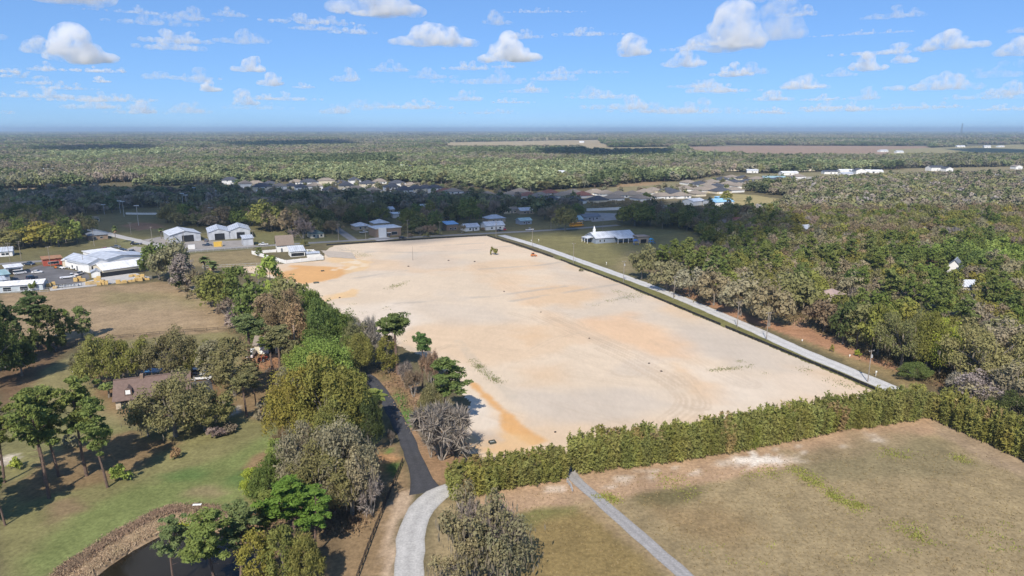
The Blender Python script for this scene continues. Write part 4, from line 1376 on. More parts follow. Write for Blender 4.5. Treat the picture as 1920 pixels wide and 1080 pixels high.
# tree belt between pasture and sand lot
BG = 'tree belt between the pasture and the sand lot'
BELT = [('oak', 298, 524, 464, 62, 'green', 'green rounded tree at the far end of the belt'), ('oak', 322, 530, 462, 74, 'greyoak', 'tall grey-green tree at the far end of the belt'),
        ('upright', 345, 548, 478, 46, 'twig', 'grey twiggy tree in the belt near the palms'), ('laurel', 342, 545, 512, 40, 'deep', 'dark bush at the foot of the grey tree'),
        ('bare', 372, 556, 500, 60, 'brown', 'brown leafless tree right of the dark bush'), ('upright', 395, 575, 510, 54, 'oak', 'olive tree in the belt below the palms'),
        ('laurel', 410, 588, 520, 62, 'olive', 'rounded olive tree in the middle of the belt'), ('laurel', 432, 560, 512, 50, 'green', 'green round tree beside the orange sand'),
        ('upright', 452, 590, 503, 56, 'green', 'green tree left of the tall light green one'), ('upright', 513, 610, 486, 64, 'spring', 'tallest light green tree standing before the orange sand'),
        ('bare', 487, 600, 520, 56, 'grey', 'pale leafless tree left of the tall light green one'), ('laurel', 470, 620, 545, 70, 'green', 'dense green tree in the belt'),
        ('oak', 553, 622, 532, 90, 'oak', 'grey-olive oak at the edge of the sand'), ('laurel', 585, 640, 548, 78, 'green', 'green oak leaning over the sand edge'),
        ('laurel', 540, 660, 560, 80, 'brown', 'brownish oak in the thick of the belt'), ('upright', 505, 650, 552, 70, 'brown', 'russet brown tree in the thick of the belt'),
        ('upright', 560, 690, 572, 60, 'rust', 'rusty brown tree before the bare pole'), ('bare', 452, 622, 560, 70, 'grey', 'grey leafless tree on the pasture side of the belt'),
        ('bare', 432, 604, 555, 54, 'twig', 'leafless thicket at the pasture corner'), ('laurel', 607, 690, 578, 84, 'green', 'tall green tree where the belt meets the lane'),
        ('laurel', 640, 660, 590, 70, 'green', 'green tree by the bend of the silt fence'), ('bare', 690, 680, 588, 66, 'grey', 'pale leafless tree on the white sand edge'),
        ('oak', 668, 690, 612, 74, 'oak', 'olive oak under the pale leafless tree'), ('bare', 665, 650, 590, 44, 'grey', 'small leafless tree behind the olive oak'),
        ('laurel', 676, 705, 632, 56, 'olive', 'rounded olive tree by the black lane'), ('laurel', 570, 725, 655, 70, 'spring', 'bright green oak left of the lane bend'),
        ('laurel', 610, 738, 640, 110, 'spring', 'large bright green oak above the lane bend'), ('laurel', 632, 735, 668, 62, 'lime', 'lime green oak next to the lane bend'),
        ('upright', 535, 735, 690, 34, 'greyoak', 'small grey-green tree at the lane end'), ('bare', 560, 760, 700, 40, 'grey', 'grey twigs sticking out of the bright oak')]
for k, bx, by, ty, w, t, lab in BELT:
    tree(k, bx, by, ty, w, t, lab, BG)
for k, (bx, by, ty, w, t, kind) in enumerate([(395, 545, 515, 40, 'twig', 'bare'), (420, 575, 535, 50, 'oak', 'laurel'), (500, 625, 565, 66, 'green', 'laurel'), (525, 640, 580, 66, 'deep', 'laurel'), (575, 660, 590, 60, 'oak', 'laurel'), (470, 590, 540, 56, 'oak', 'upright'), (600, 640, 575, 46, 'deep', 'laurel'), (625, 640, 590, 50, 'green', 'laurel'), (535, 600, 550, 50, 'green', 'upright'), (490, 650, 590, 60, 'green', 'upright'), (480, 560, 520, 40, 'brown', 'bare'), (555, 720, 640, 50, 'oak', 'upright'), (590, 700, 620, 60, 'green', 'upright'), (630, 690, 610, 60, 'green', 'laurel'), (660, 700, 640, 60, 'green', 'laurel')]):
    tree(kind, bx, by, ty, w, t, ['leafless understorey tree filling the belt', 'leafy understorey tree filling the belt'][kind != 'bare'], BG)
tree('palm', 386, 516, 477, 26, 'palm', 'left and taller palm at the edge of the mown plot')
tree('palm', 401, 532, 485, 28, 'palm', 'right palm at the edge of the mown plot')
# big grove in the lower middle
GG = 'big grove left of the black lane'
for k, bx, by, ty, w, t, lab in [
    ('laurel', 560, 845, 712, 110, 'gold', 'golden-olive oak at the left front of the grove'), ('laurel', 615, 850, 695, 130, 'olive', 'large olive oak at the top of the grove'),
    ('laurel', 660, 842, 702, 104, 'olive', 'large olive oak beside the black lane'), ('laurel', 696, 850, 750, 54, 'deep', 'dark green oak leaning over the black lane'),
    ('laurel', 625, 875, 768, 104, 'olive', 'olive oak in the middle of the grove'), ('bare', 590, 880, 790, 70, 'brown', 'brown leafless tree between the two oak masses'),
    ('bare', 733, 836, 802, 20, 'grey', 'grey leafless bush at the lane edge'), ('oak', 585, 935, 808, 130, 'greyoak', 'grey-olive live oak at the front left of the grove'),
    ('oak', 645, 945, 800, 136, 'greyoak', 'broad grey-olive live oak at the front of the grove'), ('mossy', 660, 968, 840, 96, 'greyoak', 'live oak draped with grey moss at the grove front'),
    ('oak', 610, 970, 850, 120, 'oak', 'dark grey-olive oak low in the grove'), ('bare', 698, 965, 880, 58, 'grey', 'round leafless tree in the shade by the fence'),
    ('pine', 545, 1010, 905, 70, (0.15, 0.2, 0.06), 'green pine at the back of the lower grove'), ('upright', 520, 885, 825, 44, 'spring', 'light green young tree at the lawn edge of the grove'), ('laurel', 505, 950, 872, 80, 'green', 'green bushy tree by the lawn'),
    ('upright', 475, 935, 878, 40, 'lime', 'yellow-green bush at the lawn edge'), ('pine', 555, 1045, 900, 98, (0.131, 0.21, 0.0508), 'broad crowned green pine in the lower grove'),
    ('pine', 592, 1040, 920, 84, (0.131, 0.217, 0.0508), 'fresh green pine nearest the fence'), ('pine', 505, 1035, 920, 84, (0.16, 0.196, 0.058), 'olive green pine right of the pond'),
    ('upright', 486, 1110, 1000, 74, 'gold', 'yellow-green tree at the bottom edge right of the pond'), ('upright', 535, 1115, 990, 74, 'olive', 'olive tree at the bottom edge in the lower grove'),
    ('pine', 326, 1095, 970, 66, (0.145, 0.181, 0.0725), 'pine with bare trunk standing before the pond'), ('pine', 405, 1105, 955, 100, (0.145, 0.189, 0.0653), 'wider pine right of the pond pine'),
    ('pine', 452, 1085, 950, 90, (0.138, 0.174, 0.0653), 'pine at the right shore of the pond'), ('laurel', 575, 1120, 1010, 80, 'gold', 'golden bush at the bottom edge left of the fence')]:
    tree(k, bx, by, ty, w, t, lab, GG)
tree('palm', 705, 792, 724, 48, (0.189, 0.232, 0.0725), 'cabbage palm leaning over the black lane')
tree('bare', 530, 870, 800, 50, 'brown', 'brown leafless brush at the lawn side of the grove')
# right of the lane, against the sand
RG = 'trees between the lane and the sand'
tree('pine', 746, 702, 590, 66, (0.131, 0.167, 0.058), 'tall stout pine with rounded crown before the sand', RG, variant=3)
tree('upright', 728, 700, 630, 42, 'olive', 'olive bush at the foot of the stout pine', RG)
tree('pine', 792, 728, 625, 36, (0.109, 0.167, 0.058), 'slim pine with a small round crown before the sand', RG, variant=3)
tree('bare', 808, 735, 648, 52, 'rust', 'rusty brown dead tree beside the slim pine', RG)
tree('pine', 828, 800, 678, 84, (0.123, 0.174, 0.0653), 'bushy multi-topped pine before the sand', RG, variant=2)
tree('laurel', 808, 812, 726, 52, 'oak', 'dark cedar-like tree under the bushy pine', RG)
tree('bare', 828, 862, 745, 110, 'grey', 'large grey leafless tree with many stems before the sand', RG)
tree('bare', 808, 858, 780, 60, 'grey', 'grey leafless tree left of the many stemmed one', RG)
tree('bare', 775, 745, 690, 44, 'brown', 'brown leafless brush behind the green verge', RG)
tree('bare', 760, 730, 670, 40, 'grey', 'grey leafless brush behind the stout pine', RG)
tree('shrub', 850, 850, 826, 50, 'twig', 'tangled grey bush at the foot of the leafless tree', RG)
# mossy trees at the bottom
tree('mossy', 890, 1085, 918, 165, (0.203, 0.189, 0.109), 'tall mossy tree at the bottom centre beside the road')
tree('bare', 890, 1080, 930, 110, 'grey', 'pale bare limbs among the moss at the bottom centre')
tree('mossy', 945, 1090, 940, 120, (0.189, 0.181, 0.102), 'mossy tree at the bottom centre beside the small field')
tree('bare', 918, 1078, 925, 130, 'grey', 'bare grey limbs rising out of the mossy trees')
tree('mossy', 868, 1110, 985, 96, 'greyoak', 'low mossy tree at the bottom edge by the road')
tree('shrub', 925, 478, 466, 16, 'olive', 'single green bush standing on the sand')
tree('shrub', 1090, 509, 504, 10, 'greyoak', 'small bush near the silt fence')
tree('shrub', 1608, 668, 657, 18, 'lime', 'small yellow-green bush on the road verge')
tree('shrub', 1560, 660, 648, 8, 'gold', 'tiny bush on the road verge')
# front row right of the road
FG = 'front row of the right wood'
for k, bx, by, ty, w, t, lab in [
    ('oak', 1203, 524, 468, 50, 'oak', 'oak alone on the church lawn corner'), ('oak', 1250, 545, 494, 62, (0.25, 0.225, 0.135), 'first rounded oak of the road row'),
    ('oak', 1292, 556, 500, 66, (0.265, 0.235, 0.15), 'second rounded oak of the road row'), ('oak', 1338, 572, 512, 74, (0.265, 0.235, 0.15), 'third rounded oak of the road row'),
    ('oak', 1388, 592, 524, 80, (0.265, 0.235, 0.15), 'fourth rounded oak of the road row'), ('oak', 1442, 612, 538, 92, (0.255, 0.23, 0.14), 'widest grey oak of the road row before the dirt gap'),
    ('oak', 1416, 590, 508, 66, 'oak', 'oak behind the widest grey one'), ('oak', 1490, 590, 520, 70, 'oak', 'oak behind the dirt gap'),
    ('oak', 1545, 622, 560, 72, (0.174, 0.138, 0.0841), 'dark brownish oak just past the dirt gap'), ('oak', 1580, 645, 572, 60, 'deep', 'dark conical tree past the dirt gap'),
    ('upright', 1607, 655, 575, 58, 'oak', 'conical grey-green tree on the verge edge'), ('oak', 1645, 668, 580, 78, 'olive', 'olive oak on the verge edge'),
    ('oak', 1690, 690, 590, 100, 'oak', 'large grey-olive oak near the end of the verge'), ('laurel', 1735, 700, 600, 80, 'olive', 'green oak near the hedge corner'),
    ('laurel', 1760, 705, 612, 60, 'lime', 'bright green tree near the hedge corner'), ('laurel', 1712, 712, 682, 62, 'green', 'low green bush where the road meets the hedge'),
    ('oak', 1850, 735, 622, 150, (0.239, 0.21, 0.0943), 'big tawny oak at the right edge'), ('oak', 1920, 720, 615, 150, (0.265, 0.235, 0.15), 'big tawny oak cut by the right edge'),
    ('mossy', 1835, 765, 690, 110, 'grey', 'grey mossy oak behind the bamboo'), ('mossy', 1890, 780, 690, 120, (0.265, 0.235, 0.15), 'dark mossy oak at the right edge behind the bamboo'),
    ('bare', 1800, 745, 692, 70, 'grey', 'grey leafless brush beside the mossy oak'), ('oak', 1800, 690, 612, 90, 'oak', 'oak behind the bright green tree'),
    ('oak', 1900, 800, 745, 90, 'deep', 'dark tree behind the bamboo at the right edge')]:
    tree(k, bx, by, ty, w, t, lab, FG)
# ------------------------------------------------------------------ buildings
WALL_WHITE = mat('wall_white', (0.72, 0.71, 0.68), 0.85, 0.06, 0.5)
WALL_CREAM = mat('wall_cream', (0.62, 0.55, 0.42), 0.85, 0.08, 0.5)
WALL_TAN = mat('wall_tan', (0.42, 0.34, 0.25), 0.85, 0.1, 0.5)
WALL_GREY = ribbed('wall_grey_metal', (0.50, 0.52, 0.55), 0.55, 1.0, 0.18)
WALL_BRICK = mat('wall_brown_brick', (0.26, 0.185, 0.13), 0.9, 0.15, 1.2)
WALL_RED = mat('wall_red', (0.40, 0.09, 0.055), 0.85, 0.12, 0.8)
WALL_BLUE = mat('wall_blue_grey', (0.24, 0.28, 0.34), 0.85, 0.1, 0.6)
WALL_STONE = mat('wall_stone', (0.5, 0.42, 0.31), 0.9, 0.2, 1.0)
ROOF_GREY = ribbed('roof_grey_metal', (0.50, 0.53, 0.58), 0.45, 2.4, 0.22)
ROOF_PALE = ribbed('roof_pale_metal', (0.60, 0.62, 0.65), 0.45, 2.4, 0.2)
ROOF_WHITE = ribbed('roof_white_metal', (0.78, 0.78, 0.78), 0.5, 3.0, 0.12)
ROOF_TAN = mat('roof_tan_shingle', (0.25, 0.21, 0.17), 0.95, 0.15, 1.5)
ROOF_BROWN = mat('roof_brown_shingle', (0.165, 0.115, 0.095), 0.95, 0.2, 1.5)
ROOF_DARK = mat('roof_charcoal_shingle', (0.065, 0.07, 0.085), 0.95, 0.2, 1.5)
ROOF_RED = mat('roof_red_shingle', (0.22, 0.10, 0.075), 0.95, 0.18, 1.5)
ROOF_RUST = mat('roof_rust_metal', (0.33, 0.17, 0.09), 0.8, 0.3, 0.6)
ROOF_BLUE = ribbed('roof_blue_metal', (0.22, 0.42, 0.66), 0.5, 0.9, 0.15)
ROOF_GREEN = ribbed('roof_green_metal', (0.08, 0.12, 0.11), 0.5, 0.9, 0.15)
ROOF_TEAL = ribbed('roof_teal_metal', (0.30, 0.44, 0.47), 0.5, 0.9, 0.15)
TRIM = mat('white_trim', (0.78, 0.78, 0.76), 0.7, 0.05, 1.0)
STEEL_TRIM = mat('steel_trim', (0.3, 0.33, 0.37), 0.6, 0.1, 1.0)
DARK = mat('painted_bay_shade', (0.02, 0.022, 0.025), 0.9, 0.3, 0.3)  # near-black colour that paints the shade inside open bays
GLASS = glass()
FOOT = []            # footprints to keep trees away from

def roof_mesh(kind, w, d, h, rh, o=0.5, t=0.15):
    """Closed roof body over a w x d box whose walls end at h."""
    mb = MB()
    x, y = w / 2 + o, d / 2 + o
    drop = rh * o / ((d if kind in ('gx', 'hip') else w) / 2) if kind in ('gx', 'gy', 'hip') else 0
    e = h - drop
    if kind == 'gx':
        mb.prism([(-y, e), (0, h + rh), (y, e), (y, e + t), (0, h + rh + t), (-y, e + t)], 'x', -x, x)
    elif kind == 'gy':
        mb.prism([(-x, e), (0, h + rh), (x, e), (x, e + t), (0, h + rh + t), (-x, e + t)], 'y', -y, y)
    elif kind == 'hip':
        m = min(x, y)
        rx, ry = max(x - m, 0.05), max(y - m, 0.05)
        vs = [(-x, -y, e), (x, -y, e), (x, y, e), (-x, y, e), (-x, -y, e + t), (x, -y, e + t), (x, y, e + t), (-x, y, e + t)]
        if x >= y:
            vs += [(-rx, 0, h + rh + t), (rx, 0, h + rh + t)]
            top = [(4, 5, 9, 8), (5, 6, 9), (6, 7, 8, 9), (7, 4, 8)]
        else:
            vs += [(0, -ry, h + rh + t), (0, ry, h + rh + t)]
            top = [(4, 5, 8), (5, 6, 9, 8), (6, 7, 9), (7, 4, 8, 9)]
        mb.add(vs, [(0, 3, 2, 1), (0, 1, 5, 4), (1, 2, 6, 5), (2, 3, 7, 6), (3, 0, 4, 7)] + top)
    elif kind == 'shed':
        mb.prism([(-y, h), (y, h + rh), (y, h + rh + t), (-y, h + t)], 'x', -x, x)
    else:
        mb.box(-x, x, -y, y, h, h + t + rh)
    return mb

def wall_mesh(kind, w, d, h, rh):
    x, y = w / 2, d / 2
    mb = MB()
    if kind == 'gx':
        mb.prism([(-y, -.1), (y, -.1), (y, h), (0, h + rh), (-y, h)], 'x', -x, x)
    elif kind == 'gy':
        mb.prism([(-x, -.1), (x, -.1), (x, h), (0, h + rh), (-x, h)], 'y', -y, y)
    elif kind == 'shed':
        mb.prism([(-y, -.1), (y, -.1), (y, h + rh), (-y, h)], 'x', -x, x)
    else:
        mb.box(-x, x, -y, y, -.1, h)
    return mb

def opening(root, w, d, side, u, z0, ow, oh, kind):
    """u: -1..1 along the wall. Each opening is a frame with its pane or leaf set on it."""
    ax = {'f': 0, 'b': math.pi, 'l': -math.pi / 2, 'r': math.pi / 2}[side]
    span, off = (w, d) if side in 'fb' else (d, w)
    ca, sa = math.cos(ax), math.sin(ax)
    px_, py_ = u * (span / 2 - ow / 2 - 0.1), -off / 2
    loc = (px_ * ca - py_ * sa, px_ * sa + py_ * ca, z0)
    if kind == 'window':
        o = MB().box(-ow / 2 - .08, ow / 2 + .08, -.05, .02, -.08, oh + .08).build('window', TRIM, root, loc, ax)
        MB().box(-ow / 2, ow / 2, -.07, -.02, 0, oh).build('pane', GLASS, o)
    elif kind == 'door':
        o = MB().box(-ow / 2, ow / 2, -.06, .02, 0, oh).build('door', mat('door_paint', (0.12, 0.13, 0.15), 0.6, 0.1, 1), root, loc, ax)
        MB().box(ow * .3, ow * .3 + .1, -.12, -.06, 1.0, 1.1).build('handle', TRIM, o)
    elif kind == 'garage':
        MB().box(-ow / 2, ow / 2, -.06, .02, 0, oh).build('garage_door', TRIM, root, loc, ax)
    elif kind == 'bay':
        o = MB().box(-ow / 2, ow / 2, -.05, .02, 0, oh).build('doorway', DARK, root, loc, ax)  # flat panel on the solid wall, interior shade put into its colour
    return loc

def building(name, label, a, b, depth, h, roof, rh, wmat, rmat, opens=(), group=None, cat='building', over=0.5, gpos=None):
    """Front wall runs from photo pixel a to b (its foot); the body extends 'depth' metres away from the camera."""
    if gpos is None:
        p, q_ = Vector(P(*a)), Vector(P(*b))
        w = (q_ - p).length
        rz = math.atan2(q_.y - p.y, q_.x - p.x)
        c = (p + q_) / 2 + Vector((-math.sin(rz), math.cos(rz), 0)) * depth / 2
    else:
        c, w, rz = Vector((*gpos[:2], 0)), gpos[2], gpos[3]
    root = empty(name, c, rz, label, cat, group)
    wall_mesh(roof, w, depth, h, rh).build('wall', wmat, root)
    roof_mesh(roof, w, depth, h, rh, over).build('roof', rmat, root)
    if roof == 'gx' and max(w, depth) > 12 and c.y < 700:
        MB().box(-w / 2 - over - .02, w / 2 + over + .02, -.25, .25, h + rh + .06, h + rh + .22).build('ridge_cap', rmat, root)
    if roof == 'gy' and c.y < 700:
        MB().box(-.25, .25, -depth / 2 - over - .02, depth / 2 + over + .02, h + rh + .06, h + rh + .22).build('ridge_cap', STEEL_TRIM, root)
    for o in opens:
        opening(root, w, depth, *o)
    FOOT.append((c.x, c.y, math.hypot(w, depth) / 2))
    root['size'] = [w, depth, h]
    return root

def part_box(root, name, m, x0, x1, y0, y1, z0, z1):
    return MB().box(x0, x1, y0, y1, z0, z1).build(name, m, root)

# --- builder's yard at the left
building('storage_shed', 'long low white roofed shed at the left edge of the yard', (-14, 550), (81, 543.5), 9, 3.0, 'gx', 1.0, ribbed('wall_pale_blue', (0.55, 0.62, 0.66), 0.6, 1.0, 0.2), ROOF_WHITE, [('f', -.5, 0.4, 3, 1.8, 'window'), ('f', .3, 0.4, 3, 1.8, 'window')])
building('open_shed', 'grey blue roofed shed cut by the left edge', (-20, 535), (20, 529), 12, 4.0, 'gx', 1.4, WALL_GREY, ROOF_TEAL, [('r', .2, 0, 4, 3.2, 'bay')])
building('lean_to', 'small grey lean-to in front of the blue grey shed', (-20, 540), (12, 536), 6, 2.8, 'shed', 0.8, WALL_GREY, ROOF_GREY)
ca = building('carport', 'white flat roofed carport beside the yard entrance', (13, 516), (44, 512.5), 9, 3.6, 'flat', 0.05, WALL_GREY, ROOF_WHITE, [('f', 0.2, 0, 5, 2.8, 'bay'), ('r', 0, 0, 5, 2.8, 'bay')])
building('office_building', 'low red building with rusty flat roof in the yard', (82, 499.5), (117, 496), 10, 3.6, 'flat', 0.1, WALL_RED, ROOF_RUST, [('f', -.2, .9, 3, 1.2, 'window'), ('f', .5, .9, 3, 1.2, 'window'), ('l', 0, 0, 1, 2.1, 'door')])
building('annex', 'small cream annex with white roof beside the red building', (118, 500), (137, 499), 8, 3.3, 'flat', 0.1, WALL_CREAM, ROOF_WHITE, [('f', 0, .9, 1.6, 1.1, 'window'), ('f', .7, 0, 1, 2.1, 'door')])
hall = building('warehouse', 'large grey roofed hall in the middle of the yard', (128, 503), (167, 511), 34, 3.8, 'gx', 2.6, WALL_WHITE, ROOF_GREY, [('f', -.6, .9, 1.5, 1.2, 'window'), ('f', -.1, 0, 1.2, 2.2, 'door'), ('f', .4, .9, 1.5, 1.2, 'window')])
building('warehouse', 'raised grey gabled bay of the hall with a dark doorway', (168, 512), (206, 506), 26, 4.8, 'gy', 2.0, WALL_WHITE, ROOF_GREY, [('f', 0.45, 0, 8, 3.2, 'bay')])
building('warehouse', 'white flat roofed hall behind the grey bay', (186, 496), (238, 489), 22, 4.6, 'flat', 0.2, WALL_WHITE, ROOF_WHITE, [('f', .6, 0, 8, 3.6, 'bay')])
building('warehouse', 'long white roofed store along the pallet yard', (195, 519.5), (272, 509), 17, 3.4, 'gx', 1.9, WALL_CREAM, ROOF_WHITE, [('f', -.1, 0, 20, 2.2, 'bay')])
building('site_hut', 'little white hut with grey roof by the pallet stacks', (172, 521), (189, 519.5), 5, 2.8, 'gy', .8, WALL_WHITE, ROOF_GREY, [('f', 0, 0, 2.2, 2, 'garage')])
building('house', 'grey roofed house half hidden by bushes behind the yard', (166, 451), (203, 448), 12, 3.2, 'hip', 2.0, WALL_BRICK, mat('roof_slate', (0.17, 0.19, 0.22), 0.9, 0.15, 1.2), [('f', -.4, .9, 1.6, 1.1, 'window'), ('f', .4, .9, 1.6, 1.1, 'window')])
building('cottage', 'pale cottage at the left edge across the town road', (-3, 482), (24, 480), 9, 3.0, 'gx', 1.8, WALL_WHITE, ROOF_GREY, [('f', -.4, .9, 1.6, 1.1, 'window'), ('f', .4, .9, 1.6, 1.1, 'window')])
# --- metal workshops
building('workshop', 'left grey metal workshop with large dark doorway', (320, 456), (377, 451), 22, 4.9, 'gy', 2.2, WALL_GREY, ROOF_PALE, [('f', .25, 0, 7, 4.2, 'bay')], over=0.6)
building('workshop', 'middle grey metal workshop with wide dark doorway', (392, 451), (431, 448.5), 24, 5.2, 'gy', 2.0, WALL_GREY, ROOF_GREY, [('f', .1, 0, 6, 4.2, 'bay')], over=0.4)
building('workshop', 'right grey metal workshop joined to the middle one', (431.6, 448.3), (470, 446), 24, 5.4, 'gy', 2.2, WALL_GREY, ROOF_GREY, [('f', .1, 0, 5, 4.2, 'bay')], over=0.4)
building('storage_shed', 'narrow grey metal shed before the right workshop', (457, 461), (476, 459.5), 7, 4.4, 'shed', 1.2, WALL_GREY, ROOF_GREY)
for lab, a, b in (('yellow shipping container beside the dark pickup', (401, 463), (417, 462)),):
    building('shipping_container', lab, a, b, 2.6, 2.7, 'flat', 0, mat('yellow_paint', (0.62, 0.40, 0.07), 0.6, 0.1, 1), mat('yellow_paint', (0.62, 0.40, 0.07)), [('f', .9, .2, .2, 2.2, 'door')], cat='container', over=0.03)
building('sales_board', 'white panelled board by the workshop road', (353, 467.5), (366, 466.5), .4, 2.6, 'flat', 0, WALL_WHITE, WALL_GREY, cat='board', over=0.02)
# --- white walled plot
r0 = building('house', 'brown roofed white house in the white walled plot', (520, 473), (551, 471), 10, 4.2, 'gx', 4.8, WALL_WHITE, mat('roof_brown_felt', (0.21, 0.165, 0.13), 0.95, 0.12, 1), [('l', 0, .8, 1.4, 1.6, 'window'), ('f', -.5, 0, 1, 2.1, 'door')])
building('outbuilding', 'grey metal roofed outbuilding inside the white walled plot', (545, 482), (572, 480), 9, 3.0, 'shed', 1.8, WALL_WHITE, ROOF_PALE, [('f', 0, .3, 7, 1.8, 'bay')])
building('lean_to', 'low blue grey roof at the end of the white walled plot', (576, 483), (599, 481.5), 3.5, 2.2, 'shed', 0.4, WALL_WHITE, ROOF_GREY)
def wall_run(name, label, px, h, t, m, cat, piece='wall_panel', post=None, post_d=0.12, step=2.5, group=None, closed=False):
    """A wall or fence along ground points: a panel per stretch, posts between."""
    pts = [Vector(P(x, y)) for x, y in px]
    if closed:
        pts.append(pts[0])
    root = empty(name, pts[0], 0, label, cat, group)
    for a, b in zip(pts[:-1], pts[1:]):
        L_ = (b - a).length
        k = max(1, round(L_ / step))
        rz = math.atan2(b.y - a.y, b.x - a.x)
        me = MB().box(0.0, L_ / k - 0.03, -t / 2, t / 2, -0.1, h).mesh(piece, m)
        pm_ = MB().box(-post_d / 2, post_d / 2, -post_d / 2 - t / 2, post_d / 2 + t / 2, -.1, h + .12).mesh('post', post) if post else None
        for i in range(k):
            c = a.lerp(b, i / k) - pts[0]
            obj(piece, me, root, c, rz)
            if pm_:
                obj('post', pm_, root, c, rz)
    return root
wall_run('garden_wall', 'white wall enclosing the plot with the brown roofed house', [(473, 476.5), (536, 494.5), (606, 486.5), (588, 474), (552, 473.5)], 1.9, .2, WALL_WHITE, 'wall', step=4, post=WALL_WHITE, post_d=.3)
wall_run('garden_wall', 'white back wall of the plot left of the brown roofed house', [(474, 476), (518, 472.5)], 1.6, .2, WALL_WHITE, 'wall', step=4)
# --- houses behind the lot
building('house', 'small cream house with green roof under the dark trees', (583, 447), (608, 445), 9, 3.0, 'hip', 1.8, WALL_CREAM, ROOF_GREEN, [('f', -.6, .8, 1.4, 1.3, 'window'), ('f', .1, 0, 1, 2.1, 'door'), ('f', .7, .8, 1.4, 1.3, 'window')])
building('house', 'grey roofed house left of the brick building', (667, 432), (694, 430), 11, 2.9, 'hip', 2.0, WALL_TAN, ROOF_PALE, [('f', -.4, .8, 1.4, 1.3, 'window'), ('f', .4, .8, 1.4, 1.3, 'window')])
building('house', 'pale hip roofed house behind the brick building', (702, 427), (730, 425), 11, 3.2, 'hip', 2.2, WALL_TAN, ROOF_PALE, [('f', .5, .8, 1.4, 1.3, 'window')])
bb = building('shop_building', 'brown brick shop with flat pale roof on the town road', (706, 445.5), (752, 441.5), 14, 5.6, 'flat', 0.3, WALL_BRICK, ROOF_PALE, [('f', .6, 1.0, 4, 2.0, 'window'), ('f', .05, 0, 1.2, 2.3, 'door')])
w_, d_, h_ = bb['size']
part_box(bb, 'stair_tower', WALL_WHITE, -w_ / 2 + 1.5, -w_ / 2 + 6.6, -d_ / 2 - 1.4, -d_ / 2 - .03, -.1, 6.3)
part_box(bb, 'canopy', TRIM, -w_ / 2 + 6.8, -w_ / 2 + 10, -d_ / 2 - 1.2, -d_ / 2 - .03, 2.6, 2.85)
for args in [
    ('house', 'small grey roofed house deep among the dark trees', (717, 400), (740, 398.5), 10, 3.0, 'gx', 1.8, WALL_TAN, ROOF_PALE),
    ('mobile_home', 'long white flat roofed building in the dark trees', (737, 409), (782, 407), 10, 3.2, 'flat', .3, WALL_WHITE, ROOF_WHITE),
    ('house', 'blue grey house with white porch in the dark trees', (783, 406), (812, 404.5), 11, 3.4, 'gx', 2.4, WALL_BLUE, mat('roof_slate', (0.17, 0.19, 0.22))),
    ('mobile_home', 'white trailer at the end of the shaded houses', (812, 404), (832, 403), 4, 3.0, 'flat', .1, WALL_WHITE, ROOF_WHITE),
    ('shed', 'small grey roofed shed behind the blue roofed one', (831, 415), (846, 414), 7, 2.8, 'gx', 1.2, WALL_TAN, ROOF_GREY),
    ('shed', 'dark wooden shed with a blue metal roof', (838, 433), (859, 431.5), 9, 4.4, 'shed', 1.2, WALL_BRICK, ROOF_BLUE),
    ('cottage', 'grey roofed white cottage near the road corner', (873, 434), (899, 432), 9, 3.0, 'gx', 1.8, WALL_WHITE, ROOF_GREY),
    ('house', 'white house with pale metal roof at the road corner', (911, 432), (946, 430), 11, 3.2, 'gx', 2.2, WALL_WHITE, ROOF_PALE),
    ('house', 'grey roofed house behind the corner house', (915, 418), (948, 416), 11, 3.2, 'hip', 2.2, WALL_TAN, ROOF_GREY),
    ('house', 'small blue grey house with white posts in the shade', (976, 421.5), (997, 420), 8, 3.0, 'gx', 1.6, WALL_BLUE, ROOF_TEAL),
    ('house', 'teal roofed house behind the school bus', (1073, 421), (1093, 419.5), 9, 3.4, 'gx', 2.4, WALL_TAN, ROOF_TEAL),
    ('house', 'dark low house on the paved lot below the screen wall', (1096, 414), (1126, 412), 10, 2.9, 'gx', 1.6, WALL_GREY, mat('roof_slate', (0.17, 0.19, 0.22))),
    ('shed', 'long low shed in the shade at the far left', (26, 375), (55, 374), 14, 4, 'gx', 1.5, WALL_GREY, ROOF_GREY),
    ('house', 'green roofed house with white porch in the left shade', (62, 414), (97, 410), 11, 3.2, 'gx', 2.2, WALL_WHITE, ROOF_GREEN),
    ('clubhouse', 'small tan block beside the ball field', (177, 416), (187, 415), 6, 3.0, 'flat', .2, WALL_CREAM, ROOF_TAN),
    ('shed', 'long grey roof among shaded trees left of the ball field', (150, 383), (190, 380), 12, 4, 'gx', 1.5, WALL_GREY, ROOF_GREY),
    ('shed', 'long grey roof among shaded trees beyond the ball field', (308, 381), (338, 379), 12, 4, 'gx', 1.4, WALL_GREY, ROOF_PALE)]:
    building(*args, [('f', -.4, .8, 1.4, 1.2, 'window'), ('f', .1, 0, 1, 2.1, 'door'), ('f', .6, .8, 1.4, 1.2, 'window')])
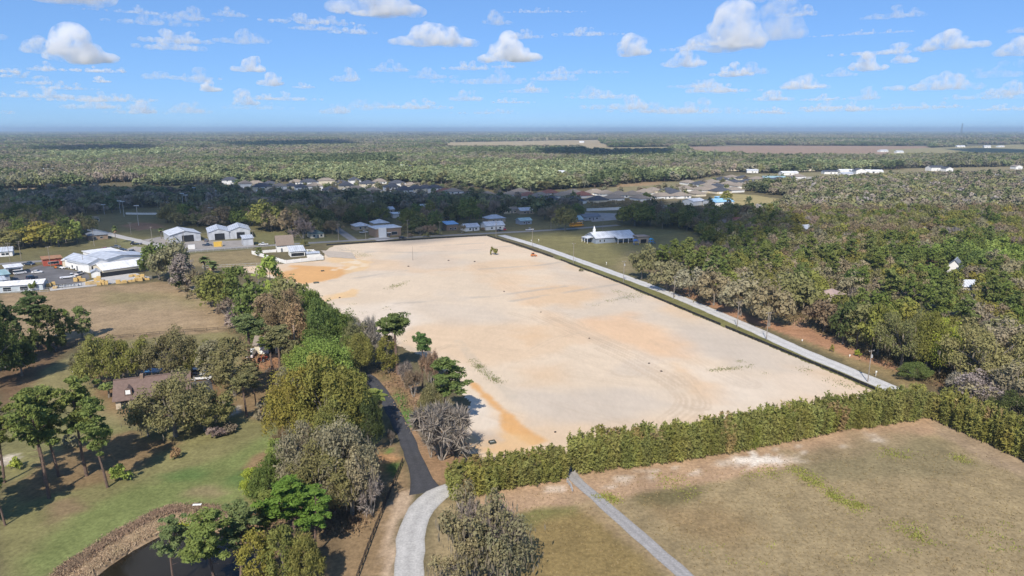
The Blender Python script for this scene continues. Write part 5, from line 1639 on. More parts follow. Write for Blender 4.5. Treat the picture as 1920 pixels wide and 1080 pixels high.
for k_, (px_, py_, rm, lab) in enumerate([(650, 391, ROOF_PALE, 'small pale roofed house deep behind the side street'), (705, 387, ROOF_GREY, 'small grey roofed house behind the long white building'), (800, 393, ROOF_WHITE, 'small white roofed house behind the blue grey house'), (862, 396, ROOF_PALE, 'small pale roofed house left of the vase shaped tree'), (955, 399, ROOF_TAN, 'small tan roofed house behind the corner houses'), (985, 400, ROOF_PALE, 'small pale roofed house in the shade right of the corner houses'), (1022, 392, ROOF_GREY, 'small grey roofed house in the shaded trees near the bus'), (1048, 402, ROOF_TAN, 'small tan roofed house left of the big round tree')]):
    X, Y, _ = P(px_, py_)
    building('house', lab, None, None, 9, 3.0, 'gx', 2.0, [WALL_WHITE, WALL_CREAM, WALL_TAN][k_ % 3], rm, [('f', -.4, .8, 1.4, 1.2, 'window'), ('f', .1, 0, 1, 2.1, 'door'), ('f', .6, .8, 1.4, 1.2, 'window')], 'houses in the shaded trees', 'building', .5, (X, Y, 13, GRID))
# --- church
ch = building('church', 'grey church with white metal roof and small steeple on the lawn', (1117, 457), (1190, 452), 14, 3.4, 'gx', 2.8, WALL_BLUE, ROOF_PALE, [('f', -.82, .8, 1, 1.6, 'window'), ('f', -.6, .8, 1, 1.6, 'window'), ('f', .85, .8, 1, 1.6, 'window'), ('l', 0, 0, 2, 2.4, 'door')])
w_, d_, h_ = ch['size']
st_ = MB().box(-w_ / 2 + 1.9, -w_ / 2 + 3.1, -.6, .6, 6.2, 7.7).build('steeple', TRIM, ch)
MB().add([(-w_ / 2 + 1.8, -.7, 7.7), (-w_ / 2 + 3.2, -.7, 7.7), (-w_ / 2 + 3.2, .7, 7.7), (-w_ / 2 + 1.8, .7, 7.7), (-w_ / 2 + 2.5, 0, 10.4)], [(0, 3, 2, 1), (0, 1, 4), (1, 2, 4), (2, 3, 4), (3, 0, 4)]).build('spire', TRIM, st_)
pr0 = MB().prism([(-d_ / 2 - 5.5, 3.0), (-d_ / 2 - .05, 4.2), (-d_ / 2 - .05, 4.4), (-d_ / 2 - 5.5, 3.2)], 'x', -1.5, 10.5).build('porch_roof', ROOF_PALE, ch)
for x_ in (-1.2, 2.6, 6.4, 10.2):
    MB().box(x_ - .12, x_ + .12, -d_ / 2 - 5.3, -d_ / 2 - 5.06, -.1, 3.0).build('porch_post', TRIM, ch)
en = MB().prism([(-w_ / 2 - 4.5, 3.0), (-w_ / 2 - .05, 3.6), (-w_ / 2 - .05, 3.8), (-w_ / 2 - 4.5, 3.2)], 'y', -4, 4).build('entrance_roof', ROOF_PALE, ch)
for y_ in (-3.7, 0, 3.7):
    MB().box(-w_ / 2 - 4.3, -w_ / 2 - 4.05, y_ - .12, y_ + .12, -.1, 3.0).build('porch_post', TRIM, ch)
building('playhouse', 'tan flat roofed play shelter beside the church', (1197, 456), (1216, 455), 7, 3.8, 'flat', .3, WALL_TAN, mat('shelter_roof', (0.36, 0.27, 0.21), .9, .1, 1), [('f', 0, 0, 4, 2.4, 'bay')])
def play_set(px, py, label, c1, c2):
    root = empty('play_set', P(px, py), GRID, label, 'play set', 'play equipment beside the church')
    for x_ in (-1.3, 1.3):
        for y_ in (-.8, .8):
            MB().box(x_ - .08, x_ + .08, y_ - .08, y_ + .08, 0, 2.8).build('post', c1, root)
    MB().box(-1.4, 1.4, -.9, .9, 1.3, 1.42).build('platform', c2, root)
    MB().prism([(-1.5, 2.8), (1.5, 2.8), (0, 3.6)], 'y', -1, 1).build('roof', c1, root)
    MB().prism([(1.4, 1.3), (1.4, 1.45), (3.4, .15), (3.4, 0)], 'y', -.35, .35).build('slide', c2, root)
BLUE = mat('blue_plastic', (0.03, 0.18, 0.55), .5, .1, 1)
YEL = mat('yellow_plastic', (0.6, 0.42, 0.04), .5, .1, 1)
play_set(1192, 459, 'blue and yellow play set left of the tan shelter', BLUE, YEL)
play_set(1221, 457, 'blue play set right of the tan shelter', mat('sky_blue_plastic', (0.05, 0.35, 0.62), .5, .1, 1), BLUE)
# --- blue roofs and screen wall further back
building('barn', 'white roofed barn among trees before the tan field', (1300, 386), (1322, 384), 14, 4, 'gx', 2, WALL_WHITE, ROOF_WHITE)
building('barn', 'bright blue roofed barn beside the tan field', (1338, 388), (1376, 386), 16, 4.2, 'gx', 2.4, WALL_WHITE, ribbed('roof_sky_blue', (0.30, 0.55, 0.75), .5, .9, .1))
building('barn', 'small blue shed behind the blue roofed barn', (1350, 380), (1366, 379), 8, 4.4, 'shed', 1, mat('blue_boards', (0.10, 0.38, 0.62), .8, .1, 1), ribbed('roof_sky_blue', (0.30, 0.55, 0.75)))
wall_run('screen_wall', 'long white screen wall below the orchard rows', [(1100, 396), (1250, 390)], 2.4, .2, WALL_WHITE, 'wall', step=6, post=WALL_WHITE, post_d=.3)
wall_run('screen_wall', 'cream wall behind the orchard along the suburb', [(1100, 372), (1150, 371), (1200, 369), (1250, 372), (1340, 360), (1378, 357)], 2.0, .2, WALL_CREAM, 'wall', step=8)
# --- houses in the right wood
building('house', 'small weathered house with pinkish roof in the right wood', (1530, 572), (1566, 578), 9, 4.6, 'hip', 2.0, WALL_CREAM, mat('roof_pinkish', (0.36, 0.27, 0.24), .95, .15, 1.0), [('f', 0, .8, 1.3, 1.3, 'window'), ('r', 0, .8, 1.3, 1.3, 'window')])
building('house', 'white house with grey gable in the right wood', (1773, 517), (1800, 520), 9, 5.0, 'gy', 3.2, WALL_WHITE, mat('roof_slate', (0.17, 0.19, 0.22)), [('f', -.4, .8, 1.2, 1.4, 'window'), ('f', .4, .8, 1.2, 1.4, 'window')])
building('house', 'white house mostly hidden in the right wood', (1800, 551), (1842, 551), 8, 3.4, 'gx', 2.0, WALL_WHITE, ROOF_PALE, [('f', -.5, .8, 1.2, 1.4, 'window')])
building('shed', 'small white shed glimpsed between trees of the right wood', (1733, 444), (1742, 443), 6, 4.5, 'gx', 1.5, WALL_WHITE, ROOF_PALE)
building('house', 'pale roof glimpsed in the dark front of the right wood', (1508, 440), (1532, 438), 9, 4.0, 'gx', 2.0, WALL_WHITE, ROOF_PALE)
building('house', 'pinkish house hidden in the shaded wood right of the church', (1375, 425), (1410, 422), 9, 4.0, 'gx', 2.0, WALL_CREAM, ROOF_RED)
# --- the brown roofed house and its yard
bh = building('house', 'brown shingle roofed house with a small dormer among oaks', (218, 768), (356, 750), 9.5, 2.7, 'gx', 3.6, WALL_STONE, ROOF_BROWN, [('f', -.86, 0, 1.6, 2.2, 'bay'), ('f', -.5, .8, 1.4, 1.3, 'window'), ('f', -.1, .8, 1.4, 1.3, 'window'), ('f', .3, .8, 1.4, 1.3, 'window')], over=.6)
w_, d_, h_ = bh['size']
dm = MB().prism([(-w_ / 2 + 2.2, 3.2), (-w_ / 2 + 3.9, 3.2), (-w_ / 2 + 3.9, 4.7), (-w_ / 2 + 3.05, 5.4), (-w_ / 2 + 2.2, 4.7)], 'y', -d_ / 2 + .4, -d_ / 2 + 3.2).build('dormer', ROOF_BROWN, bh)
MB().box(-w_ / 2 + 2.5, -w_ / 2 + 3.6, -d_ / 2 + .3, -d_ / 2 + .38, 3.6, 4.7).build('dormer_window', TRIM, dm)
MB().box(-w_ / 2 + 5.6, -w_ / 2 + 6.4, -.6, .6, 5.6, 7.2).build('chimney', WALL_BRICK, bh)
pl = empty('pool_canopy', P(287, 707), 0.15, 'blue pool canopy behind the brown roofed house', 'canopy')
MB().box(-2.6, 2.6, -1.8, 1.8, 1.9, 2.1).build('canopy_top', mat('pool_blue', (0.06, 0.22, 0.42), .4, .15, .6), pl)
for x_ in (-2.5, 2.5):
    for y_ in (-1.7, 1.7):
        MB().box(x_ - .06, x_ + .06, y_ - .06, y_ + .06, -.1, 1.9).build('canopy_post', TRIM, pl)
MB().box(-2.6, 2.6, -2.6, -2.4, 0, 1.4).build('pool_side', mat('pool_blue', (0.06, 0.22, 0.42)), pl)
building('garage', 'cream outbuilding behind the pines on the lane', (478, 664), (524, 662), 8, 3.2, 'gx', 1.8, WALL_CREAM, ROOF_TAN, [('f', -.4, 0, 2.8, 2.4, 'garage'), ('f', .5, 0, 2.6, 2.4, 'bay')])
# --- suburb far behind: two groups of tract houses
hs = []
for cx, cy, n in ((432, 345, 0), (480, 348, 2), (507, 349, 0), (525, 357, 2), (546, 352, 1), (556, 345, 2), (580, 349, 0), (612, 346, 2), (640, 347, 1), (665, 345, 0), (690, 352, 1), (712, 344, 2), (745, 351, 0), (770, 351, 2), (797, 357, 1), (815, 361, 0), (835, 364, 3), (758, 365, 0), (668, 358, 2), (620, 360, 0), (538, 366, 2), (590, 357, 2), (650, 356, 1), (700, 361, 2), (735, 359, 1), (780, 362, 0), (565, 359, 1), (850, 368, 2), (880, 369, 1), (915, 370, 2), (460, 352, 2), (492, 358, 1)):
    hs.append((cx, cy, n, rnd.random() < .35))
for cx, cy, n in ((958, 369, 2), (990, 371, 3), (1013, 372, 2), (1055, 371, 2), (1093, 370, 3), (1035, 380, 1), (1075, 381, 1), (1008, 381, 1), (1120, 379, 1),
                  (1135, 367, 2), (1160, 370, 2), (1185, 369, 2), (1210, 365, 2), (1240, 372, 2), (1225, 361, 2), (1252, 362, 1), (1275, 371, 2), (1305, 367, 2), (1285, 358, 2), (1315, 360, 2), (1350, 362, 1), (1345, 353, 1), (1375, 360, 2), (1330, 352, 2), (1290, 346, 2), (1312, 349, 1), (1335, 345, 2), (1352, 340, 1), (1375, 345, 0), (1395, 352, 2), (1400, 344, 1), (1425, 347, 1), (1440, 342, 1), (1460, 340, 1), (1385, 352, 2), (1365, 349, 2), (1150, 376, 2), (1200, 376, 2), (975, 364, 2), (1030, 366, 3), (1075, 365, 2), (1115, 365, 2), (1262, 366, 1), (1332, 358, 2), (1478, 338, 1), (1495, 334, 2), (1418, 339, 2), (1392, 337, 1), (1372, 336, 2)):
    hs.append((cx, cy, n, False))
words = {0: 'charcoal', 1: 'charcoal', 2: 'tan', 3: 'reddish brown'}
rmats = {0: ROOF_DARK, 1: ROOF_DARK, 2: ROOF_TAN, 3: ROOF_RED}
for i, (cx, cy, n, two) in enumerate(hs):
    X, Y, _ = P(cx, cy)
    h = 5.8 if two else 3.0
    side = 'left' if cx < 900 else 'right'
    lab = '%s %s roofed house, %s, %s suburb' % ('two storey' if two else 'single storey', words[n], ('back row' if cy < 350 else ('second row' if cy < 360 else ('third row' if cy < 368 else 'front row'))) + (' near the left end' if (cx < 560 if cx < 900 else cx < 1120) else (' near the right end' if (cx > 720 if cx < 900 else cx > 1320) else ' near the middle')), side)
    w = rnd.uniform(17, 21)
    building('suburban_house', lab, None, None, rnd.uniform(13, 16), h, 'hip', rnd.uniform(3.0, 3.9), [WALL_WHITE, WALL_CREAM, WALL_WHITE][i % 3], rmats[n],
             [('f', -.6, 0, 4.6, 2.3, 'garage'), ('f', .1, 0, 1.1, 2.2, 'door'), ('f', .6, .9, 1.8, 1.3, 'window'), ('r', 0, .9, 1.6, 1.3, 'window')] + ([('f', -.4, 3.8, 1.6, 1.3, 'window'), ('f', .4, 3.8, 1.6, 1.3, 'window')] if two else []),
             'suburban tract houses', 'house', .6, (X, Y, w, GRID + rnd.choice((0, 0, math.pi / 2, math.pi))))
wall_run('garden_wall', 'cream garden wall along the left suburb houses', [(560, 361), (640, 360), (720, 362), (800, 368)], 1.9, .2, WALL_CREAM, 'wall', step=8)
wall_run('garden_wall', 'white garden wall before the right suburb houses', [(960, 382), (1040, 383), (1100, 381)], 1.9, .2, WALL_WHITE, 'wall', step=8)
# --- scattered far buildings
for px_, py_, w, d, h, rk, wm_, rm, lab in [
    (1374, 320, 22, 12, 4, 'gx', WALL_CREAM, ROOF_PALE, 'pale barn in a clearing beyond the suburb'), (1410, 324, 18, 10, 4, 'gx', WALL_WHITE, ROOF_PALE, 'white shed half hidden by trees beyond the suburb'),
    (1478, 328, 26, 14, 4, 'gx', WALL_WHITE, ROOF_WHITE, 'white roofed building right of the suburb'), (1450, 338, 30, 14, 4, 'gx', WALL_WHITE, ROOF_TEAL, 'blue grey roofed building at the right end of the suburb'),
    (1512, 320, 26, 14, 5, 'gx', WALL_CREAM, ROOF_PALE, 'pale house under large trees far right'), (1555, 326, 22, 12, 4, 'gx', WALL_WHITE, ROOF_DARK, 'white house with dark roof far right'),
    (1610, 326, 16, 14, 6, 'gy', WALL_WHITE, ROOF_DARK, 'tall white gabled house with dark roof before the greenhouses'), (1585, 330, 20, 11, 4, 'gx', WALL_WHITE, ROOF_GREY, 'white farm house beside the greenhouses'),
    (1752, 320, 26, 14, 6, 'gx', WALL_WHITE, ROOF_DARK, 'white house with dark roof between the far right woods'), (1775, 321, 14, 12, 5, 'gy', WALL_WHITE, ROOF_DARK, 'white gabled wing beside the far right house'),
    (1905, 317, 14, 12, 5, 'gy', WALL_WHITE, ROOF_TAN, 'lone white house at the far right edge'),
    (1800, 276, 34, 14, 5, 'gx', WALL_WHITE, ROOF_PALE, 'long white farm building on the far right pasture'), (1850, 277, 24, 14, 6, 'gx', WALL_WHITE, ROOF_PALE, 'white farm house on the far right pasture'), (1875, 276, 34, 12, 4, 'gx', WALL_WHITE, ROOF_WHITE, 'long white barn at the far right'),
    (1655, 285, 30, 14, 5, 'gx', WALL_WHITE, ROOF_PALE, 'white barn at the edge of the reddish field'), (1685, 287, 24, 12, 5, 'gx', WALL_WHITE, ROOF_PALE, 'small white barn near the reddish field'),
    (92, 322, 20, 10, 4, 'gx', WALL_WHITE, ROOF_GREY, 'white house beside the small clearing far left'), (84, 324, 14, 8, 4, 'gx', WALL_BRICK, ROOF_BROWN, 'brown shed beside the small clearing far left'),
    (745, 315, 20, 10, 4, 'gx', WALL_WHITE, ROOF_WHITE, 'white house in the clearing behind the left suburb'), (765, 316, 18, 10, 4, 'gx', WALL_CREAM, ROOF_DARK, 'dark roofed house in the clearing behind the left suburb'),
    (806, 310, 16, 10, 4, 'gx', WALL_WHITE, ROOF_WHITE, 'small white house at the edge of the bright green wood'), (1053, 335, 10, 8, 8, 'gx', WALL_WHITE, ROOF_PALE, 'white gable peeping out of the wood behind the suburb'), (1115, 317, 16, 10, 6, 'gx', WALL_WHITE, ROOF_PALE, 'white roof peeping out of the bright wood'),
    (408, 283, 40, 30, 6, 'gx', WALL_TAN, ROOF_PALE, 'pale structure far off in the left woods'), (635, 253, 60, 40, 10, 'flat', WALL_WHITE, ROOF_WHITE, 'white block on the horizon left of centre'), (1450, 255, 60, 40, 10, 'flat', WALL_WHITE, ROOF_WHITE, 'white building far off on the horizon')]:
    X, Y, _ = P(px_, py_)
    building('farm_building' if 'barn' in lab or 'farm' in lab or 'structure' in lab else 'house', lab, None, None, d, h, rk, h * .5, wm_, rm, [('f', 0, .8, 2, 1.6, 'window'), ('f', .6, 0, 1.2, 2.2, 'door')], 'scattered far buildings', 'building', .5, (X, Y, w, rnd.uniform(-.3, .3)))
for k in range(3):
    X, Y, _ = P(1590 + k * 22, 323 + k * .6)
    building('greenhouse', ['left', 'middle', 'right'][k] + ' long white greenhouse far right of the suburb', None, None, 12, 3, 'gx', 2.2, WALL_WHITE, ROOF_WHITE, [('f', 0, 0, 3, 2.4, 'bay')], 'far greenhouses', 'greenhouse', .3, (X, Y, 34, 0.05))
for k in range(16):
    X, Y, _ = P(rnd.uniform(20, 1900), rnd.uniform(253, 272))
    building('house', 'tiny white building far off among the woods', None, None, 14, 6, 'gx', 3, WALL_WHITE, ROOF_WHITE, (), 'specks of far buildings', 'building', .5, (X, Y, rnd.uniform(16, 34), rnd.uniform(-.3, .3)))
# ------------------------------------------------------------------ vehicles
TYRE = mat('tyre_rubber', (0.02, 0.02, 0.02), .9, .1, 1)
RIM = mat('wheel_rim', (0.45, 0.45, 0.47), .4, .1, 1)
LAMP = mat('headlight_lens', (0.75, 0.75, 0.72), .2, .05, 1)
TAIL = mat('tail_light_lens', (0.35, 0.02, 0.02), .3, .05, 1)

def paint(name, c):
    return mat('paint_' + name, c, 0.28, 0.04, .5, spec=.6)
PAINTS = dict(white=(0.75, 0.75, 0.75), black=(0.02, 0.02, 0.025), navy=(0.03, 0.05, 0.09), grey=(0.16, 0.165, 0.175), silver=(0.45, 0.46, 0.48), red=(0.4, 0.03, 0.03), blue=(0.05, 0.12, 0.3), orange=(0.65, 0.2, 0.03))
WHEELS = {}
def wheel_meshes(r_):
    if r_ not in WHEELS:
        WHEELS[r_] = (MB().tube((0, -.12, 0), (0, .12, 0), r_, r_, 14).mesh('wheel', TYRE), MB().tube((0, -.135, 0), (0, .135, 0), r_ * .6, r_ * .6, 10).mesh('rim', RIM))
    return WHEELS[r_]

def vehicle(kind, px, py, rz, colour, label, group='parked vehicles'):
    X, Y, _ = P(px, py)
    prof = dict(
        car=([(-2.3, .35), (2.25, .35), (2.3, .7), (1.3, .92), (.95, .95), (-1.6, .98), (-2.25, .95)], [(-1.75, .95), (-1.25, 1.42), (.15, 1.45), (1.0, .95)], 4.6, .9, .33),
        suv=([(-2.35, .4), (2.3, .4), (2.35, .85), (1.3, 1.05), (1.0, 1.08), (-2.3, 1.1)], [(-2.3, 1.08), (-2.05, 1.75), (.35, 1.78), (1.1, 1.06)], 4.7, .95, .37),
        pickup=([(-2.8, .5), (2.75, .5), (2.8, .95), (1.6, 1.12), (1.1, 1.15), (-.6, 1.15), (-.6, 1.1), (-2.8, 1.1)], [(-.65, 1.12), (-.5, 1.82), (.7, 1.84), (1.35, 1.12)], 5.7, .98, .4),
        van=([(-2.7, .45), (2.65, .45), (2.7, 1.0), (2.2, 1.2), (1.7, 1.25), (-2.7, 1.25)], [(-2.7, 1.23), (-2.65, 2.2), (1.0, 2.2), (1.95, 1.22)], 5.4, 1.0, .36),
        flatbed=([(-3.4, .6), (3.0, .6), (3.05, 1.3), (2.2, 1.5), (1.0, 1.5), (1.0, .95), (-3.4, .95)], [(1.0, 1.48), (1.05, 2.3), (2.0, 2.3), (2.5, 1.48)], 6.5, 1.1, .45))[kind]
    body, cab, L_, hw, wr = prof
    root = empty('pickup_truck' if kind == 'pickup' else ('truck' if kind == 'flatbed' else ('van' if kind == 'van' else 'car')), (X, Y, 0.03), rz, label, 'truck' if kind in ('pickup', 'flatbed') else ('van' if kind == 'van' else 'car'), group)
    m = paint(colour, PAINTS[colour])
    MB().prism(body, 'y', -hw, hw).build('body', m, root)
    cb = MB()
    n = len(cab)
    inn = [(x, -hw + .04, z) if i in (0, n - 1) else (x, -hw + .18, z) for i, (x, z) in enumerate(cab)] + [(x, hw - .04, z) if i in (0, n - 1) else (x, hw - .18, z) for i, (x, z) in enumerate(cab)]
    cb.add(inn, [tuple(range(n)), tuple(range(2 * n - 1, n - 1, -1))] + [(i, i + n, (i + 1) % n + n, (i + 1) % n) for i in range(n)])
    c = cb.build('cabin', GLASS, root)
    x0, x1 = cab[1][0], cab[2][0]
    MB().box(x0 - .05, x1 + .05, -hw + .16, hw - .16, cab[1][1] - .03, cab[1][1] + .05).build('roof', m, c)
    if kind == 'pickup':
        MB().box(-2.7, -.7, -hw + .1, hw - .1, 1.0, 1.115).build('load_bed', mat('bed_liner', (0.03, 0.03, 0.03)), root)
    wm_, rm_ = wheel_meshes(wr)
    for x_ in (body[0][0] + .95, body[1][0] - .95):
        for s in (-1, 1):
            w = obj('wheel', wm_, root, (x_, s * (hw - .08), wr))
            obj('rim', rm_, w)
    for s in (-1, 1):
        MB().box(body[1][0] - .02, body[1][0] + .06, s * (hw - .3) - .2, s * (hw - .3) + .2, .66, .82).build('headlight', LAMP, root)
        MB().box(body[0][0] - .04, body[0][0] + .03, s * (hw - .2) - .14, s * (hw - .2) + .14, .75, .95).build('tail_light', TAIL, root)
    FOOT.append((X, Y, 4))
    return root

rd = GRID
for a in [
    ('pickup', 494, 460, rd + math.pi, 'white', 'white pickup on the town road beside the workshops'),
    ('pickup', 389, 461, rd, 'navy', 'dark blue pickup in the workshop yard'), ('suv', 387, 453, rd + 1.4, 'grey', 'grey car between the workshops'),
    ('pickup', 433, 447.5, rd, 'black', 'black pickup at the right workshop door'), ('suv', 439, 447, rd, 'white', 'white car at the right workshop door'),
    ('pickup', 682, 437, rd + .2, 'white', 'white pickup in the yard left of the brick shop'), ('car', 697, 434.5, rd, 'black', 'black car behind the white yard pickup'), ('suv', 755, 448, rd, 'black', 'black car on the town road beside the brick shop'),
    ('suv', 1100, 452, rd + .1, 'white', 'white car parked left of the church'), ('suv', 1097, 448.5, rd, 'navy', 'dark blue car behind the white one at the church'),
    ('pickup', 993, 432.5, rd, 'white', 'white pickup on the road right of the lot corner'), ('car', 937, 433.5, rd, 'black', 'dark car before the corner house'), ('suv', 946, 431.5, rd + 1.3, 'red', 'red car beside the corner house'),
    ('flatbed', 255, 459, rd + math.pi - .1, 'black', 'flatbed truck parked by the light street'), ('suv', 248, 473, rd + 1.3, 'grey', 'dark car at the left of the parking apron'),
    ('car', 268, 473, rd + 1.3, 'white', 'white car second on the parking apron'), ('suv', 280, 471.5, rd + 1.3, 'black', 'dark car third on the parking apron'), ('car', 292, 471, rd + .4, 'white', 'white car at the right end of the parking apron'),
    ('pickup', 217, 465, rd, 'grey', 'grey pickup behind the white flat roofed hall'), ('car', 199, 468, rd, 'red', 'red car behind the white flat roofed hall'), ('car', 230, 470, rd, 'navy', 'dark car beside the white flat roofed hall'),
    ('pickup', 262, 487, rd + .3, 'blue', 'blue pickup right of the halls'), ('pickup', 245, 487, rd + .3, 'navy', 'dark blue pickup beside the halls'), ('car', 236, 491, rd + .3, 'blue', 'blue car under the hall wall'),
    ('van', 38, 514, rd + .5, 'white', 'white van under the carport'), ('pickup', 55, 497, rd - .4, 'navy', 'dark pickup behind the carport'),
    ('pickup', 380, 712, 0.15, 'white', 'white pickup parked by the brown roofed house'), ('suv', 374, 702, 0.1, 'silver', 'silver car behind the white pickup'),
    ('pickup', 396, 706, 0.4, 'blue', 'blue pickup right of the white pickup'), ('car', 366, 697, 0.0, 'blue', 'blue car behind the silver car'),
    ('car', 70, 512, rd, 'white', 'white car in the middle of the dark yard'), ('suv', 60, 523, rd + .8, 'navy', 'dark car near the grey lean-to'), ('pickup', 150, 515, rd + 1.2, 'white', 'white pickup at the front of the large hall'), ('flatbed', 128, 522, rd + .2, 'white', 'white flatbed truck in the dark yard'),
    ('van', 472, 668, 1.7, 'white', 'white van parked by the cream outbuilding'),
    ('car', 553, 466.5, rd + .3, 'navy', 'dark car behind the brown roofed white house'), ('pickup', 96, 414, rd, 'white', 'white truck in the shaded street on the left')]:
    vehicle(*a)
# school bus
X, Y, _ = P(1081, 425)
bus = empty('school_bus', (X, Y, .03), GRID, 'yellow-orange school bus parked beside the big round tree', 'bus', 'parked vehicles')
BUSY = mat('bus_yellow', (0.68, 0.30, 0.02), .4, .05, 1)
MB().prism([(-5.4, .5), (4.1, .5), (4.1, 2.95), (3.8, 3.1), (-5.2, 3.1), (-5.4, 2.9)], 'y', -1.2, 1.2).build('body', BUSY, bus)
MB().prism([(4.1, .5), (5.5, .5), (5.5, 1.3), (4.1, 1.55)], 'y', -1.05, 1.05).build('hood', BUSY, bus)
for i in range(9):
    for s in (-1, 1):
        MB().box(-4.9 + i, -4.1 + i, s * 1.2 - .03, s * 1.2 + .03, 1.9, 2.6).build('window', GLASS, bus)
wm_, rm_ = wheel_meshes(.5)
for x_ in (-3.4, 4.5):
    for s in (-1, 1):
        obj('rim', rm_, obj('wheel', wm_, bus, (x_, s * 1.05, .5)))
# red tractor
tr_ = empty('tractor', P(494, 678), 1.2, 'red tractor on the bare ground by the cream outbuilding', 'tractor')
RED = paint('tractor_red', (0.42, 0.06, 0.03))
MB().prism([(-.4, .7), (1.6, .7), (1.6, 1.3), (-.4, 1.4)], 'y', -.35, .35).build('hood', RED, tr_)
MB().box(-1.3, -.4, -.5, .5, .7, 1.1).build('seat_platform', RED, tr_)
MB().box(-1.3, -.3, -.55, .55, 2.1, 2.2).build('canopy', RED, tr_)
for y_ in (-.5, .5):
    MB().box(-1.25, -1.17, y_ - .04, y_ + .04, 1.0, 2.1).build('canopy_post', RED, tr_)
for x_, r_ in ((-.9, .75), (1.3, .45)):
    a, b = wheel_meshes(r_)
    for s in (-1, 1):
        obj('rim', b, obj('wheel', a, tr_, (x_, s * .75, r_)))

# ------------------------------------------------------------------ poles and wires
POLE = mat('pole_wood', (0.27, 0.235, 0.20), .9, .2, 1)
STEEL = mat('galvanised_steel', (0.42, 0.43, 0.44), .5, .1, 1)
CONCP = mat('concrete_pole', (0.46, 0.44, 0.41), .85, .1, 1)
WIRE = mat('cable', (0.05, 0.05, 0.05), .6, .1, 1)
def pole(px, py, ty, label, arms=1, rz=GRID, m=POLE, transformer=False, group='utility poles', r_=.15):
    X, Y, _ = P(px, py)
    h = height_at(Y, ty)
    root = empty('utility_pole', (X, Y, 0), rz, label, 'utility pole', group)
    MB().path([(0, 0, -.3), (0, 0, h)], [r_, r_ * .65], 8).build('shaft', m, root)
    for k in range(arms):
        z = h - .35 - k * 1.1
        c = MB().box(-1.0, 1.0, -.06, .06, z - .06, z + .06).build('crossarm', m, root)
        for x_ in (-.9, .9):
            MB().tube((x_, 0, z + .06), (x_, 0, z + .25), .05, .04, 6).build('insulator', TRIM, c)
    if transformer:
        MB().tube((.35, 0, h - 2.4), (.35, 0, h - 1.5), .24, .24, 10).build('transformer', STEEL, root)
    root['top'] = [X, Y, h - .1]
    return root

def wire(a, b, label, sag=.8, r_=.018):
    p, q_ = Vector(a), Vector(b)
    mb = MB()
    pts = [p.lerp(q_, t / 10) - Vector((0, 0, sag * 4 * (t / 10) * (1 - t / 10))) for t in range(11)]
    mb.path(pts, [r_] * 11, 4)
    return tag(mb.build('power_line', WIRE), label, 'wire', 'power lines')

row = []
for i, (px, py, ty, lab, tf) in enumerate([(1627, 716, 656, 'utility pole nearest the hedge on the right road', True), (1437, 637, 585, 'second utility pole from the hedge', False), (1382, 614, 565, 'third utility pole from the hedge', False), (1263, 562, 518, 'utility pole before the first road oaks', False), (1169, 529, 489, 'utility pole beside the lone oak', True), (1075, 494, 456, 'utility pole opposite the orange loader', False), (998, 463, 428, 'utility pole near the lot corner', False), (930, 447, 415, 'utility pole at the far lot corner', True)]):
    row.append(pole(px, py, ty, lab, 1, math.radians(-68) + math.pi / 2, transformer=tf))
for a, b in zip(row[:-1], row[1:]):
    wire(a['top'], b['top'], 'thin power line between poles of the right road', .9)
wire(row[0]['top'], (P(1760, 790)[0], P(1760, 790)[1], 9.0), 'power line running into the trees at the hedge', .8)
for px, py, ty, lab in [(686, 450, 420, 'utility pole by the side street'), (635, 453, 420, 'utility pole left of the side street'), (765, 446, 412, 'tall utility pole beside the brick shop'), (825, 442, 415, 'utility pole near the blue roofed shed'), (177, 462, 432, 'pale utility pole behind the halls'), (40, 487, 452, 'utility pole across the town road on the left'), (20, 495, 455, 'utility pole at the left yard gate'), (95, 500, 462, 'pole before the red building'), (158, 507, 476, 'pole before the large hall'), (226, 490, 470, 'pole before the white flat roofed hall'), (347, 474, 434, 'pole before the left workshop'), (476, 464, 432, 'pole beside the narrow metal shed'), (774, 488, 462, 'stake pole standing in the sand'), (1130, 434, 410, 'pole behind the church car'), (1033, 430, 404, 'pole on the shaded road'), (246, 440, 417, 'short pole by the palm street'), (285, 448, 425, 'wooden pole before the ball field'), (1338, 300, 279, 'far thin pole above the wood')]:
    pole(px, py, ty, lab, 1 if 'stake' not in lab else 0)
pole(557, 705, 610, 'bare broken trunk pole standing in the tree belt', 0, m=mat('bleached_wood', (0.42, 0.30, 0.22), .9, .2, 1), r_=.22)
pole(1892, 783, 758, 'small utility pole behind the bamboo at the right edge', 2)
wire((P(0, 492)[0], P(0, 492)[1], 9), (P(177, 462)[0], P(177, 462)[1], 8.8), 'power line above the bushes behind the yard', 1.0, .03)

